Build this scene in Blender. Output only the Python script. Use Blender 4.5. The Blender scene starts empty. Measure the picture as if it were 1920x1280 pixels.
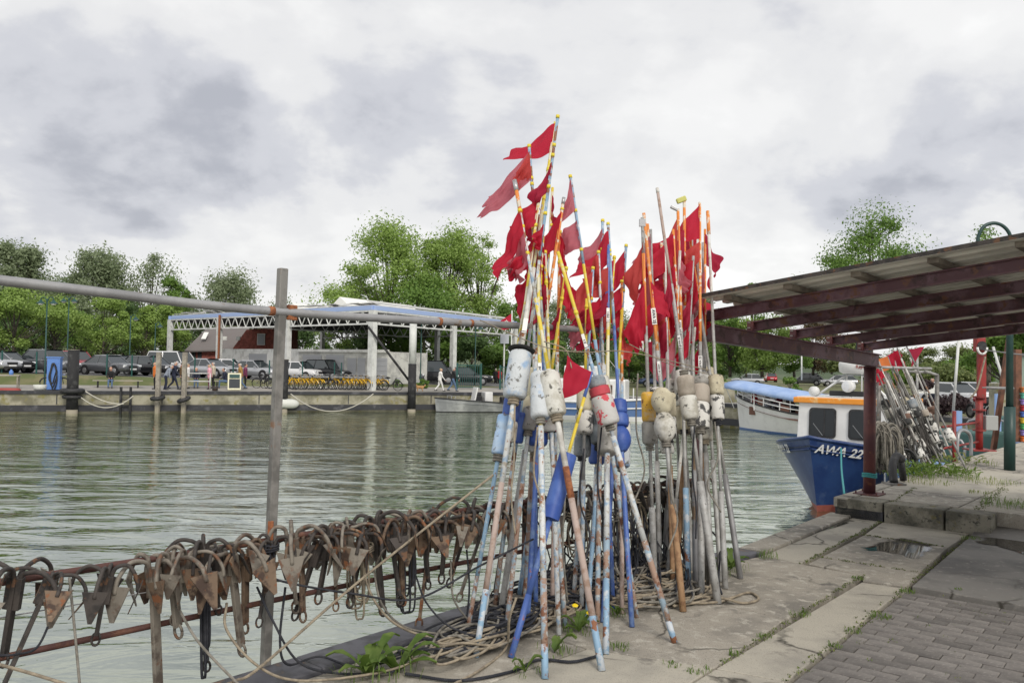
import bpy, bmesh, math, random
import numpy as np
from mathutils import Vector, Matrix
random.seed(7); rng = np.random.default_rng(7)
R = math.radians
S = bpy.context.scene
COL = S.collection
# ---------------------------------------------------------------- camera
F = 1550.0                                   # focal length in photo pixels (1920 wide)
PITCH, ROLL, EYE = R(1.59), R(1.0), 1.6
cam_d = bpy.data.cameras.new('camera'); cam = bpy.data.objects.new('camera', cam_d); COL.objects.link(cam)
cam_d.sensor_width = 36; cam_d.lens = 36*F/1920; cam_d.clip_start = .05; cam_d.clip_end = 3000
CM = Matrix.Rotation(R(90)+PITCH, 4, 'X') @ Matrix.Rotation(ROLL, 4, 'Z')
cam.matrix_world = Matrix.Translation((0, 0, EYE)) @ CM
S.camera = cam
# ---------------------------------------------------------------- sky
W = bpy.data.worlds.new('World'); S.world = W; W.use_nodes = True
def build_world():
    nt = W.node_tree; nt.nodes.clear(); N = nt.nodes.new; L = nt.links.new
    out = N('ShaderNodeOutputWorld'); bg = N('ShaderNodeBackground'); L(bg.outputs[0], out.inputs[0])
    sky = N('ShaderNodeTexSky'); sky.sky_type = 'NISHITA'; sky.sun_disc = False
    sky.sun_elevation = R(40); sky.sun_rotation = R(200); sky.air_density = 1.2; sky.dust_density = 2.0
    tc = N('ShaderNodeTexCoord'); sep = N('ShaderNodeSeparateXYZ'); L(tc.outputs['Generated'], sep.inputs[0])
    def m(op, a, b=None, c=None):
        n = N('ShaderNodeMath'); n.operation = op
        for i, v in enumerate((a, b, c)):
            if v is None: continue
            if isinstance(v, (int, float)): n.inputs[i].default_value = v
            else: L(v, n.inputs[i])
        return n.outputs[0]
    z = m('ABSOLUTE', sep.outputs[2]); den = m('ADD', z, .42)
    cx = m('DIVIDE', sep.outputs[0], den); cy = m('DIVIDE', sep.outputs[1], den)
    comb = N('ShaderNodeCombineXYZ'); L(cx, comb.inputs[0]); L(cy, comb.inputs[1])
    def noise(scale, det, rough, off, dist=0.0):
        mp = N('ShaderNodeMapping'); mp.inputs['Location'].default_value = off; L(comb.outputs[0], mp.inputs[0])
        n = N('ShaderNodeTexNoise'); n.inputs['Scale'].default_value = scale; n.inputs['Detail'].default_value = det
        n.inputs['Roughness'].default_value = rough; n.inputs['Distortion'].default_value = dist
        L(mp.outputs[0], n.inputs['Vector']); return n.outputs[0]
    a = noise(CLOUD[0], 8, .52, CLOUD[1], .25); b = noise(CLOUD[2], 3, .5, CLOUD[3], .3); c = noise(CLOUD[0]*2.6, 6, .55, CLOUD[3], .1)
    mix = m('ADD', m('MULTIPLY', a, .50), m('ADD', m('MULTIPLY', b, .30), m('MULTIPLY', c, .20)))
    rp = N('ShaderNodeValToRGB'); L(mix, rp.inputs[0]); cr = rp.color_ramp; cr.interpolation = 'EASE'
    cr.elements[0].position = .38; cr.elements[0].color = (.355, .365, .405, 1)
    cr.elements[1].position = .60; cr.elements[1].color = (.765, .762, .755, 1)
    e = cr.elements.new(.44); e.color = (.49, .497, .53, 1)
    e = cr.elements.new(.49); e.color = (.62, .62, .625, 1)
    e = cr.elements.new(.54); e.color = (.685, .683, .68, 1)
    sk = N('ShaderNodeVectorMath'); sk.operation = 'SCALE'; sk.inputs['Scale'].default_value = .08; L(sky.outputs[0], sk.inputs[0])
    mx = N('ShaderNodeMix'); mx.data_type = 'RGBA'; mx.inputs[0].default_value = .95
    L(sk.outputs[0], mx.inputs[6]); L(rp.outputs[0], mx.inputs[7]); L(mx.outputs[2], bg.inputs[0]); bg.inputs[1].default_value = 1.0
CLOUD = (2.0, (3.30, 13.80, 0), .9, (12.70, 9.58, 0))
build_world()
sd = bpy.data.lights.new('sun', 'SUN'); sd.energy = 1.5; sd.angle = R(20); sd.color = (1, .94, .85)
sun = bpy.data.objects.new('sun', sd); COL.objects.link(sun)
sun.rotation_euler = (R(50), 0, R(20))          # high, from behind the camera to its right
S.view_settings.view_transform = 'Standard'; S.view_settings.look = 'None'
S.view_settings.exposure = 0.46; S.view_settings.gamma = 1.0
# ---------------------------------------------------------------- geometry helpers
def ray(px, py): return (CM.to_3x3() @ Vector(((px-960)/F, (640-py)/F, -1)))
EYEV = Vector((0, 0, EYE))
def P(px, py, Y):                               # point seen at a photo pixel, at distance Y
    d = ray(px, py); return EYEV + d*(Y/d.y)
def G(px, py, z=0.0):                           # point seen at a photo pixel, on the level z
    d = ray(px, py); return EYEV + d*((z-EYE)/d.z)
class MB:
    def __init__(s): s.v = []; s.f = []; s.m = []; s.k = 0
    def add(s, vs, fs):
        o = len(s.v); s.v += [tuple(x) for x in vs]
        for f in fs: s.f.append(tuple(i+o for i in f)); s.m.append(s.k)
        return s
    def box(s, c, d, rot=None):
        x, y, z = d[0]/2, d[1]/2, d[2]/2
        vs = [Vector(p) for p in ((-x,-y,-z),(x,-y,-z),(x,y,-z),(-x,y,-z),(-x,-y,z),(x,-y,z),(x,y,z),(-x,y,z))]
        if rot is not None: vs = [rot @ p for p in vs]
        c = Vector(c); return s.add([p+c for p in vs], [(0,3,2,1),(4,5,6,7),(0,1,5,4),(1,2,6,5),(2,3,7,6),(3,0,4,7)])
    def bb(s, x0, x1, y0, y1, z0, z1): return s.box(((x0+x1)/2, (y0+y1)/2, (z0+z1)/2), (x1-x0, y1-y0, z1-z0))
    def bar(s, a, b, w, h, up=(0,0,1)):          # rectangular bar from a to b
        a, b = Vector(a), Vector(b); d = (b-a).normalized(); up = Vector(up)
        sd = d.cross(up)
        if sd.length < 1e-4: sd = d.cross(Vector((1,0,0)))
        sd.normalize(); u2 = sd.cross(d)
        vs = []
        for p in (a, b):
            for i, j in ((-1,-1),(1,-1),(1,1),(-1,1)): vs.append(p + sd*(w/2*i) + u2*(h/2*j))
        return s.add(vs, [(3,2,1,0),(4,5,6,7),(0,1,5,4),(1,2,6,5),(2,3,7,6),(3,0,4,7)])
    def tube(s, pts, r, n=8, cap=True):
        pts = [Vector(p) for p in pts]; k = len(pts)
        rs = list(r) if hasattr(r, '__len__') else [r]*k
        t0 = (pts[1]-pts[0]).normalized(); up = Vector((0,0,1)) if abs(t0.z) < .9 else Vector((1,0,0))
        nn = t0.cross(up).normalized(); vs = []
        for i, p in enumerate(pts):
            t = (pts[min(i+1,k-1)]-pts[max(i-1,0)])
            if t.length < 1e-9: t = t0
            t.normalize(); nn = (nn - t*nn.dot(t)); nn.normalize(); bn = t.cross(nn)
            for j in range(n):
                a = 2*math.pi*j/n; vs.append(p + (nn*math.cos(a)+bn*math.sin(a))*rs[i])
        fs = [(i*n+j, i*n+(j+1)%n, (i+1)*n+(j+1)%n, (i+1)*n+j) for i in range(k-1) for j in range(n)]
        if cap: fs += [tuple(range(n-1,-1,-1)), tuple((k-1)*n+j for j in range(n))]
        return s.add(vs, fs)
    def lathe(s, prof, a, b, n=14):              # profile of (t 0..1, radius) from a to b
        a, b = Vector(a), Vector(b); d = (b-a).normalized(); x = d.orthogonal().normalized(); y = d.cross(x); k = len(prof); vs = []
        for t, r_ in prof:
            c = a.lerp(b, t); vs += [c+(x*math.cos(2*math.pi*j/n)+y*math.sin(2*math.pi*j/n))*r_ for j in range(n)]
        fs = [(i*n+j, i*n+(j+1)%n, (i+1)*n+(j+1)%n, (i+1)*n+j) for i in range(k-1) for j in range(n)]
        return s.add(vs, fs+[tuple(range(n-1,-1,-1)), tuple((k-1)*n+j for j in range(n))])
    def prism(s, poly, z0, z1):                  # outline in xy, extruded
        n = len(poly); ar = sum(poly[i][0]*poly[(i+1)%n][1]-poly[(i+1)%n][0]*poly[i][1] for i in range(n))
        if ar < 0: poly = list(poly)[::-1]
        vs = [(p[0], p[1], z0) for p in poly]+[(p[0], p[1], z1 if not hasattr(z1,'__len__') else z1[i]) for i, p in enumerate(poly)]
        return s.add(vs, [tuple(range(n-1,-1,-1)), tuple(range(n,2*n))]+[(i,(i+1)%n,(i+1)%n+n,i+n) for i in range(n)])
    def slabv(s, pts, d):                        # any planar outline pushed along d
        n = len(pts); d = Vector(d); pts = [Vector(p) for p in pts]
        return s.add(pts+[p+d for p in pts], [tuple(range(n-1,-1,-1)), tuple(range(n,2*n))]+[(i,(i+1)%n,(i+1)%n+n,i+n) for i in range(n)])
    def grid(s, rows, close=False):
        a = len(rows); b = len(rows[0]); vs = [p for r_ in rows for p in r_]
        return s.add(vs, [(i*b+j, i*b+(j+1)%b, (i+1)*b+(j+1)%b, (i+1)*b+j) for i in range(a-1) for j in range(b if close else b-1)])
    def mesh(s, name, mats, smooth=False):
        me = bpy.data.meshes.new(name); me.from_pydata(s.v, [], s.f)
        for m_ in (mats if isinstance(mats, (list, tuple)) else [mats]): me.materials.append(MT[m_] if isinstance(m_, str) else m_)
        if any(s.m): me.polygons.foreach_set('material_index', s.m)
        if smooth: me.shade_smooth() if hasattr(me, 'shade_smooth') else me.polygons.foreach_set('use_smooth', [True]*len(s.f))
        me.update(); return me
    def build(s, name, mats, parent=None, smooth=False, bevel=0):
        o = bpy.data.objects.new(name, s.mesh(name, mats, smooth)); COL.objects.link(o)
        if parent is not None: o.parent = parent
        if bevel:
            b = o.modifiers.new('bevel', 'BEVEL'); b.width = bevel; b.segments = 2; b.limit_method = 'ANGLE'
        return o
def edge_smooth(o, ang=40):
    o.data.polygons.foreach_set('use_smooth', [True]*len(o.data.polygons))
    bm = bmesh.new(); bm.from_mesh(o.data)
    for e in bm.edges:
        if len(e.link_faces) == 2 and e.calc_face_angle(0) > R(ang): e.smooth = False
    bm.to_mesh(o.data); bm.free(); return o
def tag(o, label=None, cat=None, group=None, kind=None):
    if label: o['label'] = label
    if cat: o['category'] = cat
    if group: o['group'] = group
    if kind: o['kind'] = kind
    return o
def empty(name, loc=(0,0,0), rz=0, **k):
    o = bpy.data.objects.new(name, None); o.empty_display_size = .1; COL.objects.link(o)
    o.location = loc; o.rotation_euler = (0, 0, rz); return tag(o, **k)
def copy_tree(o, parent=None, kids=None):
    c = o.copy(); COL.objects.link(c)
    if parent is not None: c.parent = parent
    for ch in o.children: copy_tree(ch, c)
    return c
def bez(pts, n=8):                               # Catmull-Rom through points
    pts = [Vector(p) for p in pts]; q = [pts[0]*2-pts[1]]+pts+[pts[-1]*2-pts[-2]]; out = []
    for i in range(1, len(q)-2):
        for k in range(n):
            t = k/n; a, b, c, d = q[i-1], q[i], q[i+1], q[i+2]
            out.append(.5*((2*b)+(c-a)*t+(2*a-5*b+4*c-d)*t*t+(3*b-a-3*c+d)*t**3))
    out.append(pts[-1]); return out
# ---------------------------------------------------------------- materials
MT = {}
def mat(name, col, rough=.7, metal=0, noise=None, bump=None, spec=.5, ior=None, dirt=None, trans=0, coat=0):
    """noise=(colour2, scale, lo, hi[, detail]); dirt=(colour, scale, lo, hi); bump=(scale, strength)"""
    m = bpy.data.materials.new(name); m.use_nodes = True; nt = m.node_tree; b = nt.nodes['Principled BSDF']; N = nt.nodes.new; L = nt.links.new
    b.inputs['Roughness'].default_value = rough; b.inputs['Metallic'].default_value = metal; b.inputs['Specular IOR Level'].default_value = spec
    if ior: b.inputs['IOR'].default_value = ior
    if trans: b.inputs['Transmission Weight'].default_value = trans
    if coat: b.inputs['Coat Weight'].default_value = coat; b.inputs['Coat Roughness'].default_value = .05
    b.inputs['Base Color'].default_value = (*col, 1)
    tc = N('ShaderNodeTexCoord')
    cur = None; fk = 2.0 if name.startswith('pole_') else 1.0
    def layer(prev, spec_):
        c2, sc, lo, hi = spec_[:4]; lo = .5+(lo-.5)*.72; hi = .5+(hi-.5)*.72; det = spec_[4] if len(spec_) > 4 else 6
        n = N('ShaderNodeTexNoise'); n.inputs['Scale'].default_value = sc*fk; n.inputs['Detail'].default_value = det; n.inputs['Roughness'].default_value = .62
        L(tc.outputs['Object'], n.inputs['Vector'])
        mr = N('ShaderNodeMapRange'); mr.inputs[1].default_value = lo; mr.inputs[2].default_value = hi; L(n.outputs[0], mr.inputs[0])
        mx = N('ShaderNodeMix'); mx.data_type = 'RGBA'; L(mr.outputs[0], mx.inputs[0])
        if prev is None: mx.inputs[6].default_value = (*col, 1)
        else: L(prev, mx.inputs[6])
        mx.inputs[7].default_value = (*c2, 1); return mx.outputs[2]
    if noise: cur = layer(cur, noise)
    if dirt:
        for d in (dirt if isinstance(dirt, list) else [dirt]): cur = layer(cur, d)
    if cur is not None: L(cur, b.inputs['Base Color'])
    if bump:
        n = N('ShaderNodeTexNoise'); n.inputs['Scale'].default_value = bump[0]; n.inputs['Detail'].default_value = 5; L(tc.outputs['Object'], n.inputs['Vector'])
        bp = N('ShaderNodeBump'); bp.inputs['Strength'].default_value = bump[1]; bp.inputs['Distance'].default_value = bump[2] if len(bump) > 2 else .01
        L(n.outputs[0], bp.inputs['Height']); L(bp.outputs[0], b.inputs['Normal'])
    MT[name] = m; return m
# ================================================================ materials of the setting
mat('concrete', (.345,.315,.265), .88, noise=((.20,.185,.16), 1.3, .44, .64, 9), dirt=[((.46,.43,.37), 11, .54, .70), ((.13,.12,.105), 2.3, .64, .74, 9), ((.12,.112,.10), 130, .60, .70)], bump=(70,.5,.006))
mat('concrete_light', (.42,.39,.325), .88, noise=((.30,.28,.24), 1.6, .44, .66, 9), dirt=[((.20,.185,.16), 3.1, .64, .74, 9), ((.20,.185,.16), 140, .60, .70)], bump=(80,.5,.006))
mat('concrete_dark', (.20,.19,.175), .7, noise=((.105,.10,.095), .9, .40, .60, 8), dirt=[((.27,.255,.23), 14, .6, .75)], bump=(60,.4,.005))
mat('concrete_mossy', (.24,.225,.18), .9, noise=((.10,.095,.075), 3.2, .42, .62, 8), dirt=[((.17,.14,.03), 6, .6, .74), ((.06,.06,.05), 20, .58, .7)], bump=(40,.7,.01))
mat('paver', (.20,.185,.17), .85, noise=((.125,.115,.108), 2.0, .4, .62, 7), dirt=[((.26,.24,.22), 40, .58, .75)], bump=(90,.5,.004))
mat('sand_joint', (.11,.098,.078), .95, noise=((.06,.055,.045), 5, .4, .6))
mat('asphalt', (.13,.13,.135), .9, noise=((.17,.17,.17), .5, .4, .6))
mat('promenade', (.36,.34,.31), .9, noise=((.25,.24,.22), .4, .4, .65))
mat('grass_ground', (.10,.12,.04), .95, noise=((.19,.17,.09), .6, .4, .65))
mat('steel_edge', (.10,.10,.115), .6, .2, noise=((.055,.055,.06), 6, .45, .6), dirt=((.20,.12,.07), 3, .66, .76), bump=(30,.3,.004))
mat('quay_black', (.035,.036,.042), .75, noise=((.10,.10,.11), 1.5, .55, .72))
mat('quay_wall', (.36,.34,.26), .9, noise=((.17,.16,.11), .7, .45, .65, 9), dirt=((.22,.20,.08), 2, .6, .72))
def cracks(name, scale, seed):
    nt = MT[name].node_tree; N = nt.nodes.new; L = nt.links.new; b = nt.nodes['Principled BSDF']; src = b.inputs['Base Color'].links[0].from_socket
    tc = N('ShaderNodeTexCoord'); n = N('ShaderNodeTexNoise'); n.inputs['Scale'].default_value = 3; n.inputs['Detail'].default_value = 6; L(tc.outputs['Object'], n.inputs['Vector'])
    ad = N('ShaderNodeVectorMath'); ad.operation = 'MULTIPLY_ADD'; ad.inputs[1].default_value = (.35,.35,.35); L(n.outputs[1], ad.inputs[0]); L(tc.outputs['Object'], ad.inputs[2])
    v = N('ShaderNodeTexVoronoi'); v.feature = 'DISTANCE_TO_EDGE'; v.inputs['Scale'].default_value = scale; L(ad.outputs[0], v.inputs['Vector'])
    mr = N('ShaderNodeMapRange'); mr.inputs[1].default_value = .0; mr.inputs[2].default_value = .012; mr.inputs[3].default_value = 1; mr.inputs[4].default_value = 0; L(v.outputs['Distance'], mr.inputs[0])
    n2 = N('ShaderNodeTexNoise'); n2.inputs['Scale'].default_value = .9; mp = N('ShaderNodeMapping'); mp.inputs['Location'].default_value = (seed,seed,0); L(tc.outputs['Object'], mp.inputs[0]); L(mp.outputs[0], n2.inputs['Vector'])
    m2 = N('ShaderNodeMapRange'); m2.inputs[1].default_value = .50; m2.inputs[2].default_value = .58; L(n2.outputs[0], m2.inputs[0])
    mu = N('ShaderNodeMath'); mu.operation = 'MULTIPLY'; L(mr.outputs[0], mu.inputs[0]); L(m2.outputs[0], mu.inputs[1])
    mx = N('ShaderNodeMix'); mx.data_type = 'RGBA'; L(mu.outputs[0], mx.inputs[0]); L(src, mx.inputs[6]); mx.inputs[7].default_value = (.05,.045,.035,1); L(mx.outputs[2], b.inputs['Base Color'])
def island_tint(name, lo, hi):
    nt = MT[name].node_tree; N = nt.nodes.new; L = nt.links.new; b = nt.nodes['Principled BSDF']; src = b.inputs['Base Color'].links[0].from_socket
    oi = N('ShaderNodeObjectInfo'); g = N('ShaderNodeNewGeometry'); ad = N('ShaderNodeMath'); ad.operation = 'ADD'; L(oi.outputs['Random'], ad.inputs[0]); L(g.outputs['Random Per Island'], ad.inputs[1]); fr = N('ShaderNodeMath'); fr.operation = 'FRACT'; L(ad.outputs[0], fr.inputs[0])
    mr = N('ShaderNodeMapRange'); mr.inputs[3].default_value = lo; mr.inputs[4].default_value = hi; L(fr.outputs[0], mr.inputs[0])
    sc = N('ShaderNodeVectorMath'); sc.operation = 'SCALE'; L(src, sc.inputs[0]); L(mr.outputs[0], sc.inputs['Scale']); L(sc.outputs[0], b.inputs['Base Color'])
island_tint('paver', .72, 1.22)
cracks('concrete', .75, 3); cracks('concrete_light', .6, 8); cracks('concrete_dark', .6, 5); cracks('concrete_mossy', 1.5, 1)
def puddle_mat():
    m = mat('puddle', (.04,.038,.035), .03, spec=.6, ior=1.45); nt = m.node_tree; N = nt.nodes.new; L = nt.links.new; b = nt.nodes['Principled BSDF']
    at = N('ShaderNodeAttribute'); at.attribute_name = 'depth'; tc = N('ShaderNodeTexCoord'); n = N('ShaderNodeTexNoise'); n.inputs['Scale'].default_value = 7; n.inputs['Detail'].default_value = 7; L(tc.outputs['Object'], n.inputs['Vector'])
    ad = N('ShaderNodeMath'); ad.operation = 'ADD'; L(at.outputs['Fac'], ad.inputs[0]); L(n.outputs[0], ad.inputs[1])
    mr = N('ShaderNodeMapRange'); mr.inputs[1].default_value = .70; mr.inputs[2].default_value = .90; L(ad.outputs[0], mr.inputs[0])
    tr = N('ShaderNodeBsdfTransparent'); x = N('ShaderNodeMixShader'); L(mr.outputs[0], x.inputs[0]); L(tr.outputs[0], x.inputs[1]); L(b.outputs[0], x.inputs[2]); L(x.outputs[0], nt.nodes['Material Output'].inputs[0])
puddle_mat()
def water_mat():
    m = mat('water', (.14,.145,.11), .06, ior=2.1, spec=.5); nt = m.node_tree; N = nt.nodes.new; L = nt.links.new; b = nt.nodes['Principled BSDF']
    geo = N('ShaderNodeNewGeometry')
    def nz(scale, sx, sy, rot, det, rough=.5, dist=0):
        mp = N('ShaderNodeMapping'); mp.inputs['Scale'].default_value = (sx, sy, 1); mp.inputs['Rotation'].default_value = (0,0,rot); L(geo.outputs['Position'], mp.inputs[0])
        n = N('ShaderNodeTexNoise'); n.inputs['Scale'].default_value = scale; n.inputs['Detail'].default_value = det; n.inputs['Roughness'].default_value = rough
        n.inputs['Distortion'].default_value = dist; L(mp.outputs[0], n.inputs['Vector']); return n.outputs[0]
    a = nz(.8, .5, 1.35, R(-8), 4, .5, .7); b_ = nz(3.2, .5, 1.3, R(10), 3, .55, .4); c = nz(.22, .6, 1.2, R(-20), 2)
    def mm(op, x, y):
        n = N('ShaderNodeMath'); n.operation = op
        for i, v in enumerate((x, y)):
            if isinstance(v, float): n.inputs[i].default_value = v
            else: L(v, n.inputs[i])
        return n.outputs[0]
    pat = N('ShaderNodeMapRange'); pat.inputs[1].default_value = .38; pat.inputs[2].default_value = .62; pat.inputs[3].default_value = .12; pat.inputs[4].default_value = 1.0
    L(c, pat.inputs[0])
    h = mm('ADD', mm('MULTIPLY', a, 1.0), mm('MULTIPLY', mm('MULTIPLY', b_, .20), pat.outputs[0]))
    bp = N('ShaderNodeBump'); bp.inputs['Strength'].default_value = 1.0; bp.inputs['Distance'].default_value = .085
    L(h, bp.inputs['Height']); L(bp.outputs[0], b.inputs['Normal'])
    gl = N('ShaderNodeBsdfGlossy'); gl.inputs['Roughness'].default_value = .05; gl.inputs['Color'].default_value = (.91,.94,.87,1); L(bp.outputs[0], gl.inputs['Normal'])
    lw = N('ShaderNodeLayerWeight'); lw.inputs['Blend'].default_value = .5; L(bp.outputs[0], lw.inputs['Normal'])
    mr = N('ShaderNodeMapRange'); mr.inputs[1].default_value = .35; mr.inputs[2].default_value = .95; mr.inputs[3].default_value = .10; mr.inputs[4].default_value = .92; L(lw.outputs['Facing'], mr.inputs[0])
    df = N('ShaderNodeBsdfDiffuse'); df.inputs[0].default_value = (.062,.082,.036,1)
    x = N('ShaderNodeMixShader'); L(mr.outputs[0], x.inputs[0]); L(df.outputs[0], x.inputs[1]); L(gl.outputs[0], x.inputs[2]); L(x.outputs[0], nt.nodes['Material Output'].inputs[0])
water_mat()
# ================================================================ levels and lines
ZW, ZF = -1.9, -.55
QA = R(41.5); QU = Vector((math.sin(QA), math.cos(QA), 0)); QV = Vector((QU.y, -QU.x, 0))     # along the near quay, and inland from it
E = [G(560,1241), G(875,1143), G(1390,1032), G(1562,964)]
E = [E[0]+(E[0]-E[1]).normalized()*3.2] + E
PC = G(1566,932,.2)                               # corner of the raised quay
PE = PC + QU*30
FB = G(0,775,ZW); FC = G(960,770,ZW); FD = Vector((13.7,54,0)); FE = Vector((21.8,36.2,0))
for v_ in (FB, FC): v_.z = 0
FU = (FC-FB).normalized(); FV = Vector((-FU.y, FU.x, 0))      # along the far quay, and inland from it
FA = FB - FU*160
FK = FC + FU*3.5
FG = (FE-FK).normalized(); FH = Vector((-FG.y, FG.x, 0))
def fq(s, v, z=ZF):                                # point by distance along the far quay from the frame's left edge, and inland
    p = FB + FU*s + FV*v; return Vector((p.x, p.y, z))
def zpark(s): return .42 - .019*max(-6, min(36, s))
# water
m = MB(); w = [(-260,-120,ZW),(70,-120,ZW),(70,90,ZW),(-260,90,ZW)]; m.add(w, [(0,1,2,3)])
tag(m.build('water', 'water'), kind='structure')
# far ground, reaching the horizon
X0 = FE + FG*8
m = MB(); poly = [FA, FK, X0, (60, 20, 0), (900, -60, 0), (1400, 2200, 0), (-1400, 2200, 0), (-1400, -500, 0)]
m.add([(p[0], p[1], ZF) for p in poly], [tuple(range(len(poly)))]); tag(m.build('ground', 'grass_ground'), kind='structure')
# promenade, grass bank, car park on the far side
def zprom(v): return ZF+.008+.075*max(0.0, v-.3)
m = MB(); LK = (FK-FB).length
m.grid([[fq(s, v, zprom(v)) for s in np.linspace(-90, LK if v < 1 else LK+3, 30)] for v in (0, .3, 3.9)])
tag(m.build('promenade_path', 'promenade'), kind='structure')
m = MB(); m.grid([[fq(s, v, (zprom(3.9)-.002)*(1-k)+zpark(s)*k) for s in np.linspace(-90, 36, 40)] for v, k in ((3.85,0), (4.6,.55), (5.3,.93), (5.8,1.0))])
tag(m.build('grass_bank', 'grass_ground', smooth=True), kind='structure')
m = MB(); m.grid([[fq(s, v, zpark(s)+.004) for s in np.linspace(-90, 40, 40)] for v in (5.8, 28, 60)])
tag(m.build('car_park', 'asphalt'), kind='structure')
m = MB(); a_ = Vector((FK.x,FK.y,0))+FH*7; m.add([Vector((p.x,p.y,ZF+.008)) for p in (a_+FG*4, a_+FG*60, a_+FG*60+FH*25, a_+FG*4+FH*25)], [(3,2,1,0)])
tag(m.build('access_road', 'asphalt'), kind='structure')
m = MB(); a_ = Vector((FK.x,FK.y,0)); m.add([Vector((p.x,p.y,ZF+.012)) for p in (a_, a_+FG*60, a_+FG*60+FH*2.6, a_+FH*2.6)], [(3,2,1,0)])
tag(m.build('quay_path', 'promenade'), kind='structure')
# far quay walls
def far_wall(a, b, out, name, label):
    r_ = empty(name, (0,0,0), label=label, cat='quay wall')
    d = Vector((b-a)).normalized(); n = Vector(out).normalized()
    def strip(z0, z1, o0, mt, nm):
        mb = MB(); pa, pb = a+n*o0, b+n*o0
        mb.slabv([(pa.x,pa.y,z0),(pb.x,pb.y,z0),(pb.x,pb.y,z1),(pa.x,pa.y,z1)], -n*(.5+o0)); mb.build(nm, mt, r_)
    strip(ZW-1, ZF-.0, .0, 'quay_wall', 'wall_face'); strip(ZF-.17, ZF+.03, .08, 'quay_black', 'cap_beam'); strip(ZW+.12, ZW+.5, .16, 'quay_black', 'fender_beam')
    L_ = (b-a).length; k = int(L_/6)
    for i in range(k):                            # construction joints
        p = a + d*(i+.5)*6
        mb = MB(); mb.box((p.x+n.x*.012, p.y+n.y*.012, ZW+.85), (.06,.03,.6), Matrix.Rotation(math.atan2(d.y,d.x),3,'Z')); mb.build('joint', 'quay_black', r_)
    return r_
far_wall(FA.lerp(FB,.55), FK, -FV, 'quay_wall', 'weathered concrete far quay wall with black beams below the car park')
far_wall(Vector((FK.x,FK.y,0)), FE+FG*8, -FH, 'quay_wall', 'grey concrete quay wall turning back behind the white tour boat')
# ================================================================ near quay
Zs = lambda p, z: (p[0], p[1], z)
inl = QV*26
m = MB(); base = [*E, PC, PE, PE+inl, Vector((60,20,0))*.3+inl, Vector((14,-6,0)), Vector((-2,-6,0))]
base = [*E, PE, PE+inl, Vector((30,-8,0)), Vector((-3,-4,0)), E[0]]
m.add([Zs(p,-.06) for p in base[:-1]], [tuple(range(len(base)-1))[::-1]])
tag(m.build('quay_ground', 'sand_joint'), kind='structure')
# near quay wall and its steel edge beam
qw = empty('quay_wall', label='dark steel edged near quay wall under the anchor railing', cat='quay wall')
for i in range(len(E)-1):
    a, b = E[i], E[i+1]; d = (b-a).normalized(); n = Vector((-d.y, d.x, 0))
    mb = MB(); mb.slabv([Zs(a,ZW-1),Zs(b,ZW-1),Zs(b,-.09),Zs(a,-.09)], -n*.4); mb.build('wall_face', 'quay_black', qw)
    mb = MB(); mb.slabv([Zs(a+n*.03,-.10),Zs(b+n*.03,-.10),Zs(b+n*.03,.025),Zs(a+n*.03,.025)], -n*.24); mb.build('edge_beam', 'steel_edge' if i < 3 else 'concrete', qw, bevel=.012)
q2 = empty('quay_wall', label='mossy raised quay wall beside the blue boat', cat='quay wall')
mb = MB(); mb.slabv([Zs(PC,ZW-1),Zs(PE,ZW-1),Zs(PE,.1),Zs(PC,.1)], QV*.5); mb.build('wall_face', 'quay_black', q2)
mb = MB(); mb.slabv([Zs(PC-QV*.02,.1),Zs(PE-QV*.02,.1),Zs(PE-QV*.02,.205),Zs(PC-QV*.02,.205)], QV*.16); mb.build('edge_beam', 'concrete_light', q2, bevel=.01)
# paving slabs
pav = tag(bpy.data.objects.new('pavement', None), kind='structure'); COL.objects.link(pav)
def shrink(poly, g):
    c = sum((Vector(p) for p in poly), Vector())/len(poly); out = []
    n = len(poly)
    ar = sum(poly[i][0]*poly[(i+1)%n][1]-poly[(i+1)%n][0]*poly[i][1] for i in range(n)); sg = 1 if ar > 0 else -1
    for i in range(n):
        p0, p1, p2 = (Vector((*poly[(i+k)%n][:2],0)) for k in (-1,0,1))
        d1 = (p1-p0).normalized(); d2 = (p2-p1).normalized(); n1 = Vector((-d1.y,d1.x,0))*sg; n2 = Vector((-d2.y,d2.x,0))*sg
        h = (n1+n2); h = h/max(.3, h.dot(n1)) if h.length > 1e-5 else n1
        out.append(p1 + h*g)
    return out
def slab(poly, mt, z=0.0, t=.14, g=.006, dz=None):
    q = shrink(poly, g); mb = MB()
    tops = [z + random.uniform(-.002,.002) if dz is None else dz[i] for i in range(len(q))]
    n = len(q); ar = sum(q[i].x*q[(i+1)%n].y-q[(i+1)%n].x*q[i].y for i in range(n))
    if ar < 0: q = q[::-1]; tops = tops[::-1]
    mb.add([(p.x,p.y,z-t) for p in q]+[(p.x,p.y,h) for p, h in zip(q,tops)], [tuple(range(n-1,-1,-1)), tuple(range(n,2*n))]+[(i,(i+1)%n,(i+1)%n+n,i+n) for i in range(n)])
    return mb.build('concrete_slab', mt, pav, bevel=.006)
def inE(a, b, k):                                  # inner line of the edge beam
    d = (b-a).normalized(); n = Vector((d.y,-d.x,0)); return a+n*k, b+n*k
i1, i2 = inE(E[2], E[3], .215); i0, _ = inE(E[1], E[2], .215); _, i3 = inE(E[3], E[4], .215); iz = E[0]+Vector((.16,-.15,0))
L0a, L0b = G(1340,1252), G(1619,1077); L0c = L0a+(L0a-L0b)*1.6
L1a, L1b = G(1475,1277), G(1698,1102); L1c = L1a+(L1a-L1b)*1.5
cr1, cr2 = G(1150,1085), G(1475,1160)
lft = G(1190,1238)
slab([i1, i2.lerp(i1,.35), G(1475,1160)], 'concrete') if False else None
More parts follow.
